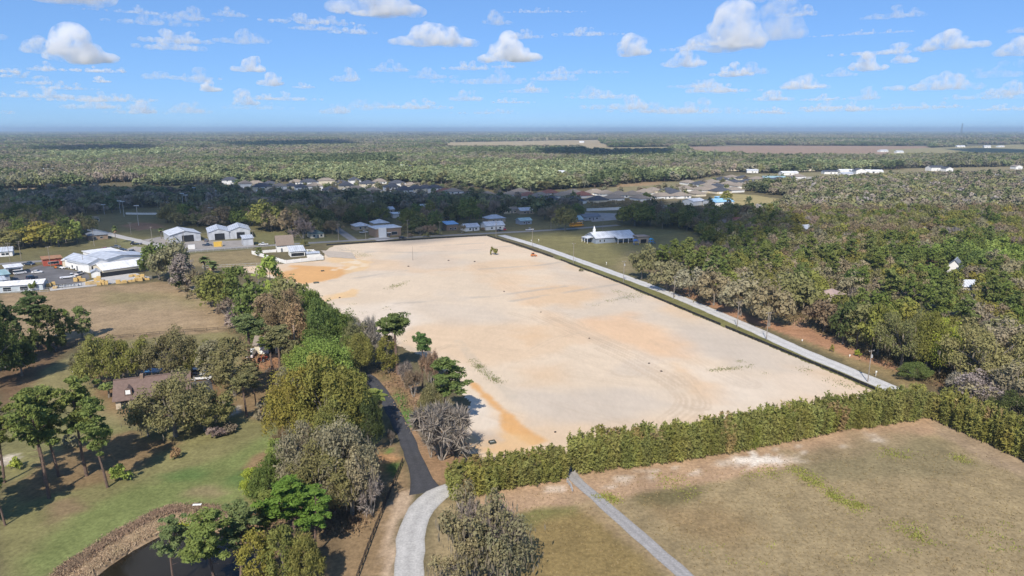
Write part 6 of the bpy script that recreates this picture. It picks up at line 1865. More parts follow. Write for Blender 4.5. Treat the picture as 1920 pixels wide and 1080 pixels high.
def light_pole(px, py, ty, label):
    X, Y, _ = P(px, py)
    h = height_at(Y, ty)
    root = empty('light_pole', (X, Y, 0), 0.2, label, 'light pole', 'ball field light poles')
    MB().path([(0, 0, -.3), (0, 0, h)], [.22, .14], 8).build('shaft', CONCP, root)
    MB().box(-1.6, 1.6, -.06, .06, h - .2, h - .05).build('crossarm', STEEL, root)
    for x_ in (-1.3, -.45, .45, 1.3):
        MB().prism([(-.35, h - .05), (.35, h - .05), (.25, h + .45), (-.25, h + .45)], 'x', x_ - .3, x_ + .3).build('floodlight', mat('floodlight_glass', (0.6, 0.62, 0.62), .3, .1, 1), root)
for px, py, ty, lab in [(260, 423, 386, 'nearest light pole by the ball diamond'), (233, 406, 378, 'light pole left of the ball diamond'), (226, 400, 377, 'light pole behind the left one'), (196, 402, 384, 'light pole at the left fence of the ball field'), (345, 400, 363, 'light pole left of the tall pair'), (352, 404, 366, 'light pole right of the tall pair'), (397, 418, 390, 'light pole behind the left workshop'), (404, 377, 358, 'light pole before the left suburb trees'), (441, 375, 340, 'tallest light pole beyond the ball field'), (366, 378, 352, 'light pole at the back fence'), (495, 378, 352, 'light pole right of the tallest one'), (454, 403, 385, 'short light pole above the right workshop'), (158, 400, 384, 'short light pole at the far left fence')]:
    light_pole(px, py, ty, lab)
wall_run('banner_fence', 'ball field fence with white banners', [(236, 402), (262, 402.5), (307, 402.5)], 1.6, .06, WALL_WHITE, 'fence', 'banner', STEEL, .1, 5.0)
wall_run('banner_fence', 'ball field fence with white banners before the right dugout', [(338, 399), (372, 398)], 1.4, .06, mat('banner_grey', (0.5, .5, .5)), 'fence', 'banner', STEEL, .1, 4.0)

def lattice(px, py, ty, label, half, name='transmission_tower'):
    X, Y, _ = P(px, py)
    h = height_at(Y, ty)
    root = empty(name, (X, Y, 0), .3, label, 'tower')
    m = mat('tower_steel', (0.10, 0.115, 0.13), .7, .1, .05)
    for sx in (-1, 1):
        for sy in (-1, 1):
            MB().tube((sx * half, sy * half, -1), (sx * half * .18, sy * half * .18, h), half * .09, half * .06, 5).build('leg', m, root)
    for k in range(9):
        z0, z1 = h * k / 9, h * (k + 1) / 9
        a, b = half * (1 - .82 * k / 9), half * (1 - .82 * (k + 1) / 9)
        mb = MB()
        for s in (-1, 1):
            mb.tube((-a, s * a, z0), (b, s * b, z1), half * .05, half * .05, 4)
            mb.tube((s * a, a, z0), (s * b, -b, z1), half * .05, half * .05, 4)
        mb.build('brace', m, root)
    for z in (.72, .84, .95):
        MB().tube((-half * 1.3, 0, h * z), (half * 1.3, 0, h * z), half * .06, half * .06, 4).build('crossarm', m, root)
    return root
lattice(1801, 258.5, 231, 'lattice transmission tower on the horizon at the right', 9)
lattice(1338, 322, 279, 'slender far mast rising above the wood', .8, 'radio_mast')

# ------------------------------------------------------------------ fences and site things
FABRIC = mat('silt_fabric', (0.018, 0.019, 0.022), .8, .3, .6)
for lab, px in [('black silt fence along the far edge of the sand lot', [(612, 460.3), (700, 454.3), (820, 447), (912, 442.2)]), ('black silt fence from the far lot corner along the road', [(914, 442.5), (975, 461), (1037, 483)]), ('black silt fence along the middle of the right road', [(1051, 488), (1160, 530), (1280, 580), (1351, 610)]), ('black silt fence along the near end of the right road', [(1360, 614), (1486, 666.5), (1570, 701), (1642, 732)])]:
    wall_run('silt_fence', lab, px, .85, .05, FABRIC, 'fence', 'fabric_panel', mat('fence_stake', (0.16, 0.12, 0.08)), .06, 3.0, 'silt fences')
wall_run('silt_fence', 'black silt fence under the trees at the left edge of the sand', [(632, 585), (652, 600), (676, 616), (700, 630)], .85, .05, FABRIC, 'fence', 'fabric_panel', mat('fence_stake', (0.16, 0.12, 0.08)), .06, 3.0, 'silt fences')

def rail_fence(name, label, px, h, m, rails, step, r_=.06, group=None):
    pts = [Vector(P(x, y)) for x, y in px]
    root = empty(name, pts[0], 0, label, 'fence', group)
    pm_ = MB().box(-r_, r_, -r_, r_, -.2, h).mesh('post', m)
    for a, b in zip(pts[:-1], pts[1:]):
        L_ = (b - a).length
        k = max(1, round(L_ / step))
        rz = math.atan2(b.y - a.y, b.x - a.x)
        rm_ = MB().box(r_, L_ / k - r_, -.03, .03, -.06, .06).mesh('rail', m)
        for i in range(k):
            c = a.lerp(b, i / k) - pts[0]
            obj('post', pm_, root, c, rz)
            for z in rails:
                obj('rail', rm_, root, c + Vector((0, 0, z)), rz)
    return root
DKWOOD = mat('dark_fence_wood', (0.045, 0.035, 0.028), .9, .2, 1)
rail_fence('wooden_fence', 'dark wooden rail fence left of the pale road', [(755, 868), (728, 935), (705, 990), (690, 1030), (668, 1090)], 1.25, DKWOOD, (.35, .7, 1.05), 2.4)
rail_fence('pasture_fence', 'wire and post fence at the foot of the pasture', [(142, 645), (200, 636), (300, 627), (430, 617)], 1.1, DKWOOD, (.5, 1.0), 4, .05)
rail_fence('yard_fence', 'chain fence along the pasture side of the yard', [(0, 551), (90, 547), (150, 540), (220, 530), (285, 524)], 1.8, STEEL, (.3, 1.0, 1.7), 3, .04)
rail_fence('yard_fence', 'chain fence before the mown plot', [(310, 477), (400, 471), (475, 466)], 1.6, STEEL, (.3, 1.5), 3, .04)
rail_fence('yard_fence', 'low fence along the near side of the mown plot', [(380, 503), (460, 499), (535, 495.5)], 1.4, STEEL, (.2, 1.3), 3, .04)
gate = rail_fence('path_gate', 'low grey gate rail where the path meets the bamboo', [(1063, 905), (1070, 915), (1074, 925)], 1.1, STEEL, (.4, .7, 1.0), 1.2, .04)

CURB = mat('inlet_concrete', (0.33, 0.33, 0.31), .9, .1, 1)
def inlet(px, py, s, label):
    root = empty('storm_inlet', (*P(px, py)[:2], .1), .4, label, 'storm inlet', 'storm inlets in the sand')
    for a in ((-1, -1, 1, -.8), (-1, .8, 1, 1), (-1, -.8, -.8, .8), (.8, -.8, 1, .8)):
        MB().box(a[0] * s, a[2] * s, a[1] * s * .8, a[3] * s * .8, -.1, .45).build('curb', mat('inlet_dark', (0.05, 0.06, 0.05), .8, .2, 1), root)
    MB().box(-.78 * s, .78 * s, -.62 * s, .62 * s, -.1, .2).build('lid', CURB, root)
inlet(923, 831, .75, 'storm inlet frame near the orange strip of sand')
inlet(717, 609, .95, 'storm inlet frame on the white sand at the tree belt')
inlet(593, 531, 1.2, 'storm inlet frame on the orange sand')
inlet(893, 856, .5, 'small dark inlet by the bamboo')
inlet(605, 509, .8, 'small inlet marker on the far orange sand')
rk = mat('dark_rock', (0.07, 0.055, 0.045), .9, .3, 2)
for i, (px, py, s) in enumerate([(1240, 697, .4), (1217, 682, .35), (1105, 635, .35), (1014, 586, .35), (945, 547, .4), (841, 489, .6), (890, 491, .6), (1041, 811, .3), (637, 559, .5), (766, 500, .6)]):
    bm = bmesh.new()
    bmesh.ops.create_icosphere(bm, subdivisions=2, radius=s)
    for v in bm.verts:
        v.co *= 1 + .35 * mnoise.noise(v.co * 2.5 + Vector((i * 7, 0, 0)))
        v.co.z *= .55
    me = bpy.data.meshes.new('debris_clod')
    bm.to_mesh(me)
    bm.free()
    me.materials.append(rk)
    tag(obj('debris_clod', me, None, (*P(px, py)[:2], .18), i), 'dark clod of debris lying on the sand', 'debris', 'clods on the sand')
ld = empty('compact_loader', (*P(1000, 481)[:2], .1), GRID, 'small orange loader parked on the sand near the silt fence', 'loader')
ORG = paint('orange', PAINTS['orange'])
MB().prism([(-1.3, .35), (1.1, .35), (1.2, 1.0), (.3, 1.2), (-1.3, 1.3)], 'y', -.7, .7).build('body', ORG, ld)
MB().box(-.8, .35, -.6, .6, 1.25, 2.05).build('cab', GLASS, ld)
MB().box(-.9, .45, -.65, .65, 2.05, 2.15).build('cab_roof', ORG, ld)
MB().prism([(1.5, .1), (2.2, .1), (1.7, .75), (1.5, .75)], 'y', -.9, .9).build('bucket', ORG, ld)
for y_ in (-.75, .75):
    MB().box(-1.0, 1.7, y_ - .08, y_ + .08, .75, .95).build('lift_arm', ORG, ld)
for x_ in (-.85, .75):
    a, b = wheel_meshes(.42)
    for s in (-1, 1):
        obj('rim', b, obj('wheel', a, ld, (x_, s * .85, .42)))
# pallets and lumber in the yard
PAL = mat('yellow_timber', (0.55, 0.38, 0.15), .9, .2, .8)
k = 0
PSP = [(100, 536), (92, 539), (104, 541), (143, 528), (150, 527), (157, 527.5), (165, 534), (172, 533.5), (178, 533), (186, 535), (193, 534), (199, 533.5), (222, 532), (228, 531.5), (234, 531), (244, 529), (250, 528.5), (246, 519), (252, 518), (258, 522), (262, 521), (266, 525), (272, 525), (277, 525), (268, 521), (256, 527), (264, 527), (180, 527), (186, 526.5)]
for px, py in PSP:
    h = rnd.uniform(.9, 2.3)
    root = empty('pallet_stack', (*P(px, py)[:2], .03), GRID + rnd.uniform(-.3, .3), ('tall' if h > 1.6 else 'low') + ' yellow timber pallet stack ' + ('at the left end of the storage yard' if px < 120 else ('beside the little white hut' if px < 175 else ('in the middle of the storage yard' if px < 215 else ('before the long white store' if px < 250 else 'at the right end of the storage yard')))), 'pallets', 'pallet stacks')
    MB().box(-.9, .9, -.8, .8, 0, .14).build('pallet', mat('pallet_wood', (0.28, 0.2, 0.12), .9, .2, 1), root)
    n = max(2, int(h / .42))
    for j in range(n):
        s = rnd.uniform(.9, 1.0)
        MB().box(-.9 * s, .9 * s, -.8 * s, .8 * s, .16 + j * .42, .16 + j * .42 + .38).build('bundle', PAL, root)
    FOOT.append((root.location.x, root.location.y, 3))
mm = mat('galvanised_goods', (0.5, 0.52, 0.53), .5, .25, .8)
for px, py in [(106, 540), (112, 539.5), (118, 539), (124, 538.5), (130, 538), (136, 537.5), (142, 537), (148, 536)]:
    root = empty('pipe_rack', (*P(px, py)[:2], .03), GRID + rnd.uniform(-.2, .2), 'rack of grey pipe along the yard fence', 'rack', 'pipe racks along the yard fence')
    for j in range(4):
        MB().tube((-1.1, -.5 + j * .35, .5 + .1 * j), (1.1, -.5 + j * .35, .5 + .1 * j), .16, .16, 8).build('pipe', mm, root)
    for x_ in (-.9, .9):
        MB().box(x_ - .06, x_ + .06, -.8, .8, 0, 1.3).build('rack_frame', STEEL, root)
for px, py, c in [(105, 503, 'orange'), (112, 503, 'grey'), (118, 504, 'white'), (128, 502, 'silver'), (134, 503, 'silver'), (141, 505, 'silver'), (110, 500, 'black')]:
    root = empty('garden_machine', (*P(px, py)[:2], .03), rnd.uniform(0, 3), '%s piece of equipment parked by the red building' % c, 'machine', 'equipment by the red building')
    MB().prism([(-1.2, .3), (1.2, .3), (1.3, .8), (.2, 1.0), (-1.2, 1.0)], 'y', -.6, .6).build('body', paint(c, PAINTS[c]), root)
    a, b = wheel_meshes(.33)
    for x_ in (-.8, .8):
        for s in (-1, 1):
            obj('wheel', a, root, (x_, s * .65, .33))
# small markers along the road and lawn
def marker(px, py, h, label, m=TRIM):
    root = empty('marker_post', P(px, py), 0, label, 'marker', 'marker posts')
    MB().box(-.05, .05, -.05, .05, -.1, h).build('post', m, root)
    MB().box(-.22, .22, -.08, -.05, h - .45, h).build('plate', m, root)
marker(1642, 705, 1.6, 'small white marker post on the road verge near the hedge')
marker(1593, 669, .8, 'small white marker on the verge beside the yellow bush')
marker(1504, 640, .7, 'small white marker on the verge near the dirt gap')
marker(996, 455, 1.8, 'white mailbox post at the church lawn corner')
marker(1010, 453, 1.5, 'white sign post on the church lawn')
marker(1137, 497, 1.6, 'pale marker in the church lawn near the lone oak')
marker(139, 706, 1.6, 'white birdhouse post left of the house oaks')
bench = empty('bench', P(370, 950), .1, 'white bench on the rim of the pond', 'bench')
MB().box(-.8, .8, -.25, .25, .4, .48).build('seat', TRIM, bench)
for x_ in (-.65, .65):
    MB().box(x_ - .06, x_ + .06, -.22, .22, -.1, .4).build('leg', TRIM, bench)
# ------------------------------------------------------------------ bamboo hedges
def bamboo_mesh(seed, H=7.2, R=1.5, n=26):
    r = np.random.default_rng(seed)
    parts = []
    mb = MB()
    for i in range(n):
        a = r.uniform(0, 6.28)
        b0 = np.array([math.cos(a), math.sin(a), 0]) * r.uniform(0, R * .75)
        out = np.array([math.cos(a), math.sin(a), 0])
        h = H * r.uniform(0.55, 1.04)
        bend = r.uniform(0.15, 1.0)
        t = np.linspace(0, 1, 8)
        pts = b0 + np.outer(t, [0, 0, h]) + np.outer(t ** 2.2, out * bend * 1.3) - np.outer(t ** 3, [0, 0, h * .08 * bend])
        mb.path([tuple(p_) for p_ in pts[::2]] + [tuple(pts[-1])], [.035, .03, .026, .02, .008], 3)
        m = 74
        u = r.uniform(0.06, 1.0, m) ** 0.8
        pos = np.stack([np.interp(u, t, pts[:, k]) for k in range(3)], 1)
        side = unit(r.normal(size=(m, 3)) * np.array([1, 1, .5]))
        pos = pos + side * r.uniform(.05, .62, (m, 1)) * (1.2 - u[:, None] * .75)
        al = side + np.array([0, 0, -.35]) * (1 - u[:, None]) + np.array([0, 0, 0.9]) * u[:, None] ** 4
        parts.append(cards(r, pos, r.normal(size=(m, 3)) + np.array([0, 0, .4]), r.uniform(.3, .62, m), 3.2, al))
    v, f = merge(parts)
    return np_mesh('foliage', v, f, LEAF), mb.mesh('culms', mat('bamboo_culm', (0.33, 0.27, 0.12), .7, .2, 1))
BAM = [bamboo_mesh(900 + i) for i in range(5)]
def hedge(label, px, rows_, step, tint, hscale=(0.9, 1.08), back=(0.72, 0.1, 0.0)):
    pts = [Vector(P(x, y)) for x, y in px]
    root = empty('bamboo_hedge', pts[0], 0, label, 'hedge', 'bamboo hedges')
    for a, b in zip(pts[:-1], pts[1:]):
        d = (b - a).normalized()
        nrm = Vector((-d.y, d.x, 0))
        if nrm.y < 0 and abs(nrm.y) > .3:
            nrm = -nrm
        L_ = (b - a).length
        k = max(1, round(L_ / step))
        for i in range(k):
            for j in range(rows_):
                c = a + d * (L_ * (i + .5 + rnd.uniform(-.35, .35)) / k) + nrm * (0.2 + j * 1.7 + rnd.uniform(-.4, .4)) - pts[0]
                fm, cm = BAM[rnd.randrange(5)]
                o = obj('bamboo_clump', fm, root, c, rnd.uniform(0, 6.28))
                s = rnd.uniform(*hscale) * (0.92 if j == 0 else 1.0)
                o.scale = (rnd.uniform(.9, 1.15), rnd.uniform(.9, 1.15), s)
                o['tint'] = jitter_tint(tint if rnd.random() < .9 else ((0.29, 0.23, 0.11) if rnd.random() < .6 else (0.17, 0.18, 0.055)), .2)
                q_ = obj('culms', cm, o)
    return root
HT = (0.205, 0.21, 0.07)
hedge('long bamboo hedge between the sand lot and the grass field', [(1079, 890), (1280, 863), (1395, 844), (1580, 807), (1742, 783)], 3, 1.9, HT, (0.94, 1.2))
hedge('short bamboo hedge left of the path', [(848, 938), (905, 927), (960, 916), (1063, 897)], 3, 1.9, (0.20, 0.20, 0.065), (0.72, 0.96))
hedge('bamboo hedge running off to the right edge', [(1752, 786), (1800, 808), (1870, 840), (1960, 882)], 3, 1.9, (0.21, 0.205, 0.065), (0.85, 1.26))

# ------------------------------------------------------------------ woods
KEEP = []          # open ground (polygons in ground metres) where no wood tree stands
for px in [[(1085, 395), (1255, 388), (1300, 372), (1200, 366), (1100, 372)], [(1320, 392), (1400, 397), (1460, 395), (1480, 376), (1430, 364), (1375, 358), (1340, 362)],
           [(1690, 500), (1770, 497), (1795, 525), (1720, 530)], [(1510, 560), (1545, 560), (1580, 590), (1545, 590)], [(1478, 596), (1512, 588), (1520, 620), (1490, 618)], [(1740, 698), (1782, 690), (1795, 716), (1760, 724)],
           [(1755, 510), (1800, 510), (1812, 540), (1770, 540)], [(1790, 545), (1840, 545), (1845, 570), (1790, 570)],
           [(930, 436), (1160, 422), (1290, 440), (1330, 470), (1300, 500), (1190, 500), (1000, 462)]]:
    KEEP.append(gpoly(px))
FARFIELDS = [gpoly(px) for px, c, so in FIELDS]
ROADS = [(gpoly(EAST), 6), (gpoly(FARROAD), 6), (gpoly([(578, 391), (591, 399), (625, 424), (664, 451)]), 5), (gpoly([(90, 407), (140, 423), (222, 443), (312, 466)]), 6)]

def scatter(px, spacing, jit=.42, gpts=None):
    poly = gpoly(px) if gpts is None else np.array(gpts)
    lo, hi = poly.min(0), poly.max(0)
    xs = np.arange(lo[0], hi[0] + spacing, spacing)
    ys = np.arange(lo[1], hi[1] + spacing * .87, spacing * .87)
    X, Y = np.meshgrid(xs, ys)
    X = X + (np.arange(len(ys)) % 2)[:, None] * spacing * .5
    X, Y = X.ravel(), Y.ravel()
    X = X + RNG.uniform(-jit, jit, len(X)) * spacing
    Y = Y + RNG.uniform(-jit, jit, len(Y)) * spacing
    k = sdist(poly, X, Y) > 0
    return X[k], Y[k]

def clear(X, Y, foot=True, fields=True, occ=0.0):
    k = np.ones(len(X), dtype=bool)
    for p_ in KEEP:
        k &= sdist(p_, X, Y) < 0
    if fields:
        for p_ in FARFIELDS:
            lo, hi = p_.min(0) - 30, p_.max(0) + 30
            s = (X > lo[0]) & (X < hi[0]) & (Y > lo[1]) & (Y < hi[1])
            if s.any():
                k[s] &= sdist(p_, X[s], Y[s]) < 0
    for ln, w in ROADS:
        k &= ldist(ln, X, Y) > w
    if foot:
        for fx, fy, fr in FOOT:
            k &= (X - fx) ** 2 + (Y - fy) ** 2 > (fr + 1.0) ** 2
            # keep the view from the camera to each building open
            near = (Y < fy) & (Y > fy - (max(26.0, fr * 2.2) if fy > 330 else 30.0)) & (np.abs(X - fx * Y / max(fy, 1)) < fr * 0.75)
            if fy > 330 or fr > 4.5:
                k &= ~near
    if occ:
        for ox, oy, orad in OCC:
            k &= (X - ox) ** 2 + (Y - oy) ** 2 > (orad * occ) ** 2
    return k

WOOD_PALETTE = [('oak', (0.235, 0.21, 0.13), .16), ('oak', 'oak', .14), ('oak', 'olive', .22), ('laurel', 'green', .12), ('oak', 'brown', .12), ('upright', 'olive', .08), ('laurel', 'gold', .12), ('pine', 'pine', .05), ('upright', 'green', .06), ('mossy', 'greyoak', .04), ('bare', 'grey', .09), ('bare', 'twig', .07)]
def pick(pal):
    t = rnd.random() * sum(p_[2] for p_ in pal)
    for k, c, w in pal:
        t -= w
        if t <= 0:
            return k, c
    return pal[0][:2]

TINTWORD = dict(oak='grey-olive', olive='olive', green='green', brown='brownish', gold='golden', pine='dark green', greyoak='grey', deep='dark', spring='bright green', lime='lime', grey='grey', twig='leafless', rust='rusty')
KINDWORD = dict(oak='oak', laurel='rounded oak', upright='narrow tree', pine='pine', mossy='moss-hung oak', bare='bare tree')
def place_word(x, y, anchors):
    nm, ax, ay = min(((n_, *P(*q_)[:2]) for n_, q_ in anchors), key=lambda t_: (t_[1] - x) ** 2 + (t_[2] - y) ** 2)
    dx, dy = x - ax * y / ay, y - ay
    if abs(dy) > abs(dx):
        return ('behind ' if dy > 0 else 'in front of ') + nm
    return ('right of ' if dx > 0 else 'left of ') + nm
WOOD_ANCHORS = [('the weathered house', (1550, 576)), ('the white gabled house', (1786, 518)), ('the half hidden white house', (1820, 551)), ('the hedge corner', (1745, 740)), ('the church lawn', (1330, 478)), ('the tan field', (1400, 392)), ('the dirt gap', (1500, 600)), ('the right picture edge', (1915, 640)), ('the road row oaks', (1390, 560)), ('the far right picture edge', (1915, 460)), ('the small white shed', (1738, 444))]
TOWN_ANCHORS = [('the ball diamond', (260, 425)), ('the green roofed house', (80, 412)), ('the left workshop', (348, 440)), ('the right workshop', (450, 440)), ('the cream house', (595, 446)), ('the brick shop', (730, 436)), ('the blue roofed shed', (848, 428)), ('the corner house', (930, 428)), ('the long white flat roofed building', (760, 405)), ('the school bus', (1081, 425)), ('the screen wall', (1175, 393)), ('the church', (1150, 446)), ('the side street', (600, 405)), ('the big olive oak', (500, 425)), ('the grey roofed house by the yard', (185, 448)), ('the long shaded shed', (40, 375))]
REST = []           # (X, Y, h, w, kind, tint): what is past the limit becomes woodland stuff

# wood right of the road
RW = [(1225, 512), (1262, 490), (1300, 478), (1345, 462), (1300, 440), (1262, 424), (1290, 412), (1330, 404), (1450, 402), (1490, 385), (1480, 356), (1530, 345), (1700, 336), (1920, 333), (2080, 345), (2080, 760), (1920, 760), (1800, 705), (1700, 672), (1640, 650), (1560, 610), (1500, 575), (1440, 570), (1330, 540)]
X, Y = scatter(RW, 7.6)
k = clear(X, Y, True, True, 0.55)
X, Y = X[k], Y[k]
o = np.argsort(Y)
X, Y = X[o], Y[o]
nn = fbm(X, Y, 60, 61)
n2 = fbm(X, Y, 35, 63)
cnt = 0
for x, y, a, b in zip(X, Y, nn, n2):
    kd, tn = pick(WOOD_PALETTE)
    u = x / y
    if a > .60 and .58 < u < .80 and 190 < y < 420:
        kd, tn = 'laurel', ('spring' if b > .42 else 'green')
    elif y > 420 and b > .5:
        kd, tn = 'oak', 'brown' if rnd.random() < .4 else ('oak' if rnd.random() < .6 else 'olive')
    elif 230 < y < 400 and b < .5 and rnd.random() < .28:
        kd, tn = 'pine', 'pine'
    h = dict(pine=rnd.uniform(13, 18)).get(kd, rnd.uniform(6.5, 12))
    w = dict(pine=rnd.uniform(5.5, 8), upright=rnd.uniform(5, 8)).get(kd, rnd.uniform(9, 14))
    if cnt < 150:
        plant(kd, x, y, h, w, tn, '%s %s %s in the right wood' % (TINTWORD.get(tn, 'tawny grey'), KINDWORD[kd], place_word(x, y, WOOD_ANCHORS)), 'wood right of the road')
        cnt += 1
    else:
        REST.append((x, y, h, w, kd, tn))

# trees of the town, most of them in the cloud's shadow
TOWN = [
    ([(0, 374), (110, 364), (230, 364), (235, 398), (150, 405), (100, 408), (0, 415)], 13, 'behind the ball field on the left'),
    ([(0, 412), (90, 414), (140, 425), (205, 440), (160, 452), (0, 470)], 13, 'left of the light street'),
    ([(232, 366), (330, 362), (445, 362), (450, 386), (330, 390), (240, 392)], 13.5, 'between the ball field and the suburb'),
    ([(310, 405), (385, 402), (450, 398), (462, 424), (395, 428), (310, 430)], 12, 'behind the metal workshops'),
    ([(365, 392), (560, 384), (585, 400), (640, 440), (560, 441), (500, 436), (470, 425), (450, 400)], 12, 'left of the side street'),
    ([(450, 374), (560, 373), (700, 375), (850, 378), (950, 380), (955, 396), (820, 398), (600, 394), (560, 387), (450, 386)], 12, 'before the suburb'),
    ([(605, 400), (720, 398), (720, 418), (660, 428), (630, 422)], 13, 'right of the side street'),
    ([(820, 400), (960, 394), (1075, 388), (1085, 415), (1060, 420), (1000, 410), (900, 408), (850, 418), (830, 412)], 12, 'around the shaded houses'),
    ([(750, 410), (830, 412), (830, 436), (770, 440), (755, 425)], 13, 'right of the brick shop'),
    ([(1160, 408), (1250, 405), (1290, 402), (1300, 430), (1240, 430), (1165, 420)], 14, 'behind the church'),
    ([(1400, 352), (1480, 347), (1500, 372), (1440, 364), (1405, 360)], 11, 'at the end of the suburb'),
]
cand = []
for ti, (px, sp, where) in enumerate(TOWN):
    X, Y = scatter(px, sp)
    k = clear(X, Y, True, False, 0.5)
    for x, y in zip(X[k], Y[k]):
        kd, tn = pick([('oak', 'oak', .3), ('oak', 'brown', .28), ('laurel', 'green', .16), ('oak', 'olive', .14), ('laurel', 'deep', .12)])
        cand.append((y, x, kd, tn, where))
for px in ([(440, 345), (560, 345), (860, 350), (950, 365), (950, 374), (560, 369), (440, 366)], [(960, 364), (1130, 362), (1240, 356), (1380, 336), (1480, 334), (1480, 345), (1300, 372), (960, 382)]):
    X, Y = scatter(px, 19)
    k = clear(X, Y, True, False)
    for x, y in zip(X[k], Y[k]):
        REST.append((x, y, rnd.uniform(4.5, 8), rnd.uniform(5, 9), 'laurel', rnd.choice(['green', 'olive', 'oak', 'brown'])))
cand.sort()
for i, (y, x, kd, tn, where) in enumerate(cand):
    h, w = rnd.uniform(9.5, 14) * (0.8 if y > 640 else 1), rnd.uniform(10.5, 15.5)
    if i < 125:
        plant(kd, x, y, h, w, tn, '%s %s %s' % (TINTWORD[tn], KINDWORD[kd], place_word(x, y, TOWN_ANCHORS)), 'trees of the town')
    else:
        REST.append((x, y, h, w, kd, tn))
for k_, bx, by, ty, w, t, lab in [('laurel', 880, 421, 373, 50, 'green', 'vase shaped green tree behind the corner house'), ('oak', 1060, 433, 387, 46, 'oak', 'big round tree beside the school bus'), ('oak', 1190, 424, 385, 66, 'olive', 'spreading oak behind the church'), ('laurel', 1360, 384, 362, 32, 'gold', 'round tree beside the blue roofed barn'),
                                ('oak', 500, 432, 383, 70, 'olive', 'big olive oak right of the workshops'), ('oak', 548, 440, 390, 56, 'brown', 'brownish oak left of the small cream house'), ('bare', 568, 448, 405, 52, 'twig', 'leafless tree by the small cream house'), ('laurel', 1212, 372, 361, 18, 'green', 'round bush before the suburb houses'),
                                ('upright', 145, 455, 412, 26, 'spring', 'fresh green narrow tree behind the yard'), ('oak', 60, 462, 424, 70, 'gold', 'yellowish oak across the town road'), ('oak', 110, 462, 422, 66, 'olive', 'olive oak across the town road'), ('palm', 218, 456, 420, 12, 'palm', 'slim palm beside the light street'),
                                ('palm', 303, 448, 425, 12, 'palm', 'small palm left of the workshops'), ('oak', 20, 468, 432, 50, 'oak', 'grey oak across the town road at the left edge'), ('shrub', 510, 486, 478, 14, 'olive', 'left bush inside the white wall'), ('upright', 486, 480, 464, 14, 'green', 'small tree inside the white wall'), ('shrub', 581, 475, 470, 8, 'olive', 'tiny bush at the right end of the white wall'), ('bare', 800, 440, 420, 30, 'twig', 'leafless tree among the small roadside houses'), ('shrub', 570, 462, 450, 18, 'oak', 'roadside bush behind the brown roofed white house'), ('shrub', 64, 545, 531, 16, 'green', 'bush at the end of the long low shed'),
        ('upright', 760, 437, 420, 16, 'oak', 'small tree right behind the brick shop corner'), ('laurel', 776, 436, 416, 22, 'olive', 'olive tree beside the tall utility pole'), ('bare', 788, 441, 424, 22, 'twig', 'leafless bush left among the roadside yards'), ('laurel', 812, 440, 424, 20, 'brown', 'brownish tree in the middle of the roadside yards'), ('shrub', 824, 441, 432, 14, 'oak', 'low bush by the blue roofed shed'), ('bare', 866, 437, 420, 22, 'brown', 'leafless tree right of the blue roofed shed'), ('shrub', 905, 433, 427, 10, 'rust', 'reddish bush between the two corner houses'), ('shrub', 770, 445, 438, 12, 'brown', 'brown hedge bush on the town road'), ('shrub', 800, 444, 437, 14, 'oak', 'grey hedge bush on the town road'), ('upright', 848, 420, 400, 16, 'green', 'green tree behind the blue roofed shed')]:
    tree(k_, bx, by, ty, w, t, lab)

# ------------------------------------------------------------------ woodland further off: one mass per distance, built from instanced trees
def far_canopy(seed, R, lump, n, size, per):
    """A patch of closed canopy made of many crowns."""
    r = np.random.default_rng(seed)
    c = np.stack([r.uniform(-R, R, n), r.uniform(-R, R, n), r.uniform(5, 11, n)], 1)
    parts = [puff_cards(r, c, lump, per, size, 0.8, 0.5, 1.3, .5)]
    return merge(parts)

SRC = bpy.data.collections.new('woodland_sources')
def src(me):
    o = bpy.data.objects.new('s%03d_' % len(SRC.objects) + me.name, me)
    SRC.objects.link(o)
    return len(SRC.objects) - 1
SRCID = {}
def src_for(kind, lod):
    out = []
    key = (kind, lod) if (kind, lod) in PROTO else (('oak', lod) if lod == 2 else (kind, 1))
    for i, p_ in enumerate(PROTO[key]):
        if (key, i) not in SRCID:
            # trunk and crown in one source mesh
            me = p_['crown'].copy()
            bm = bmesh.new()
            bm.from_mesh(me)
            nf = len(bm.faces)
            bm.from_mesh(p_['trunk'])
            bm.faces.ensure_lookup_table()
            for f in bm.faces[nf:]:
                f.material_index = 1
            bm.to_mesh(me)
            bm.free()
            me.materials.append(p_['trunk'].materials[0])
            SRCID[(key, i)] = (src(me), p_['h'], p_['w'])
        out.append(SRCID[(key, i)])
    return out

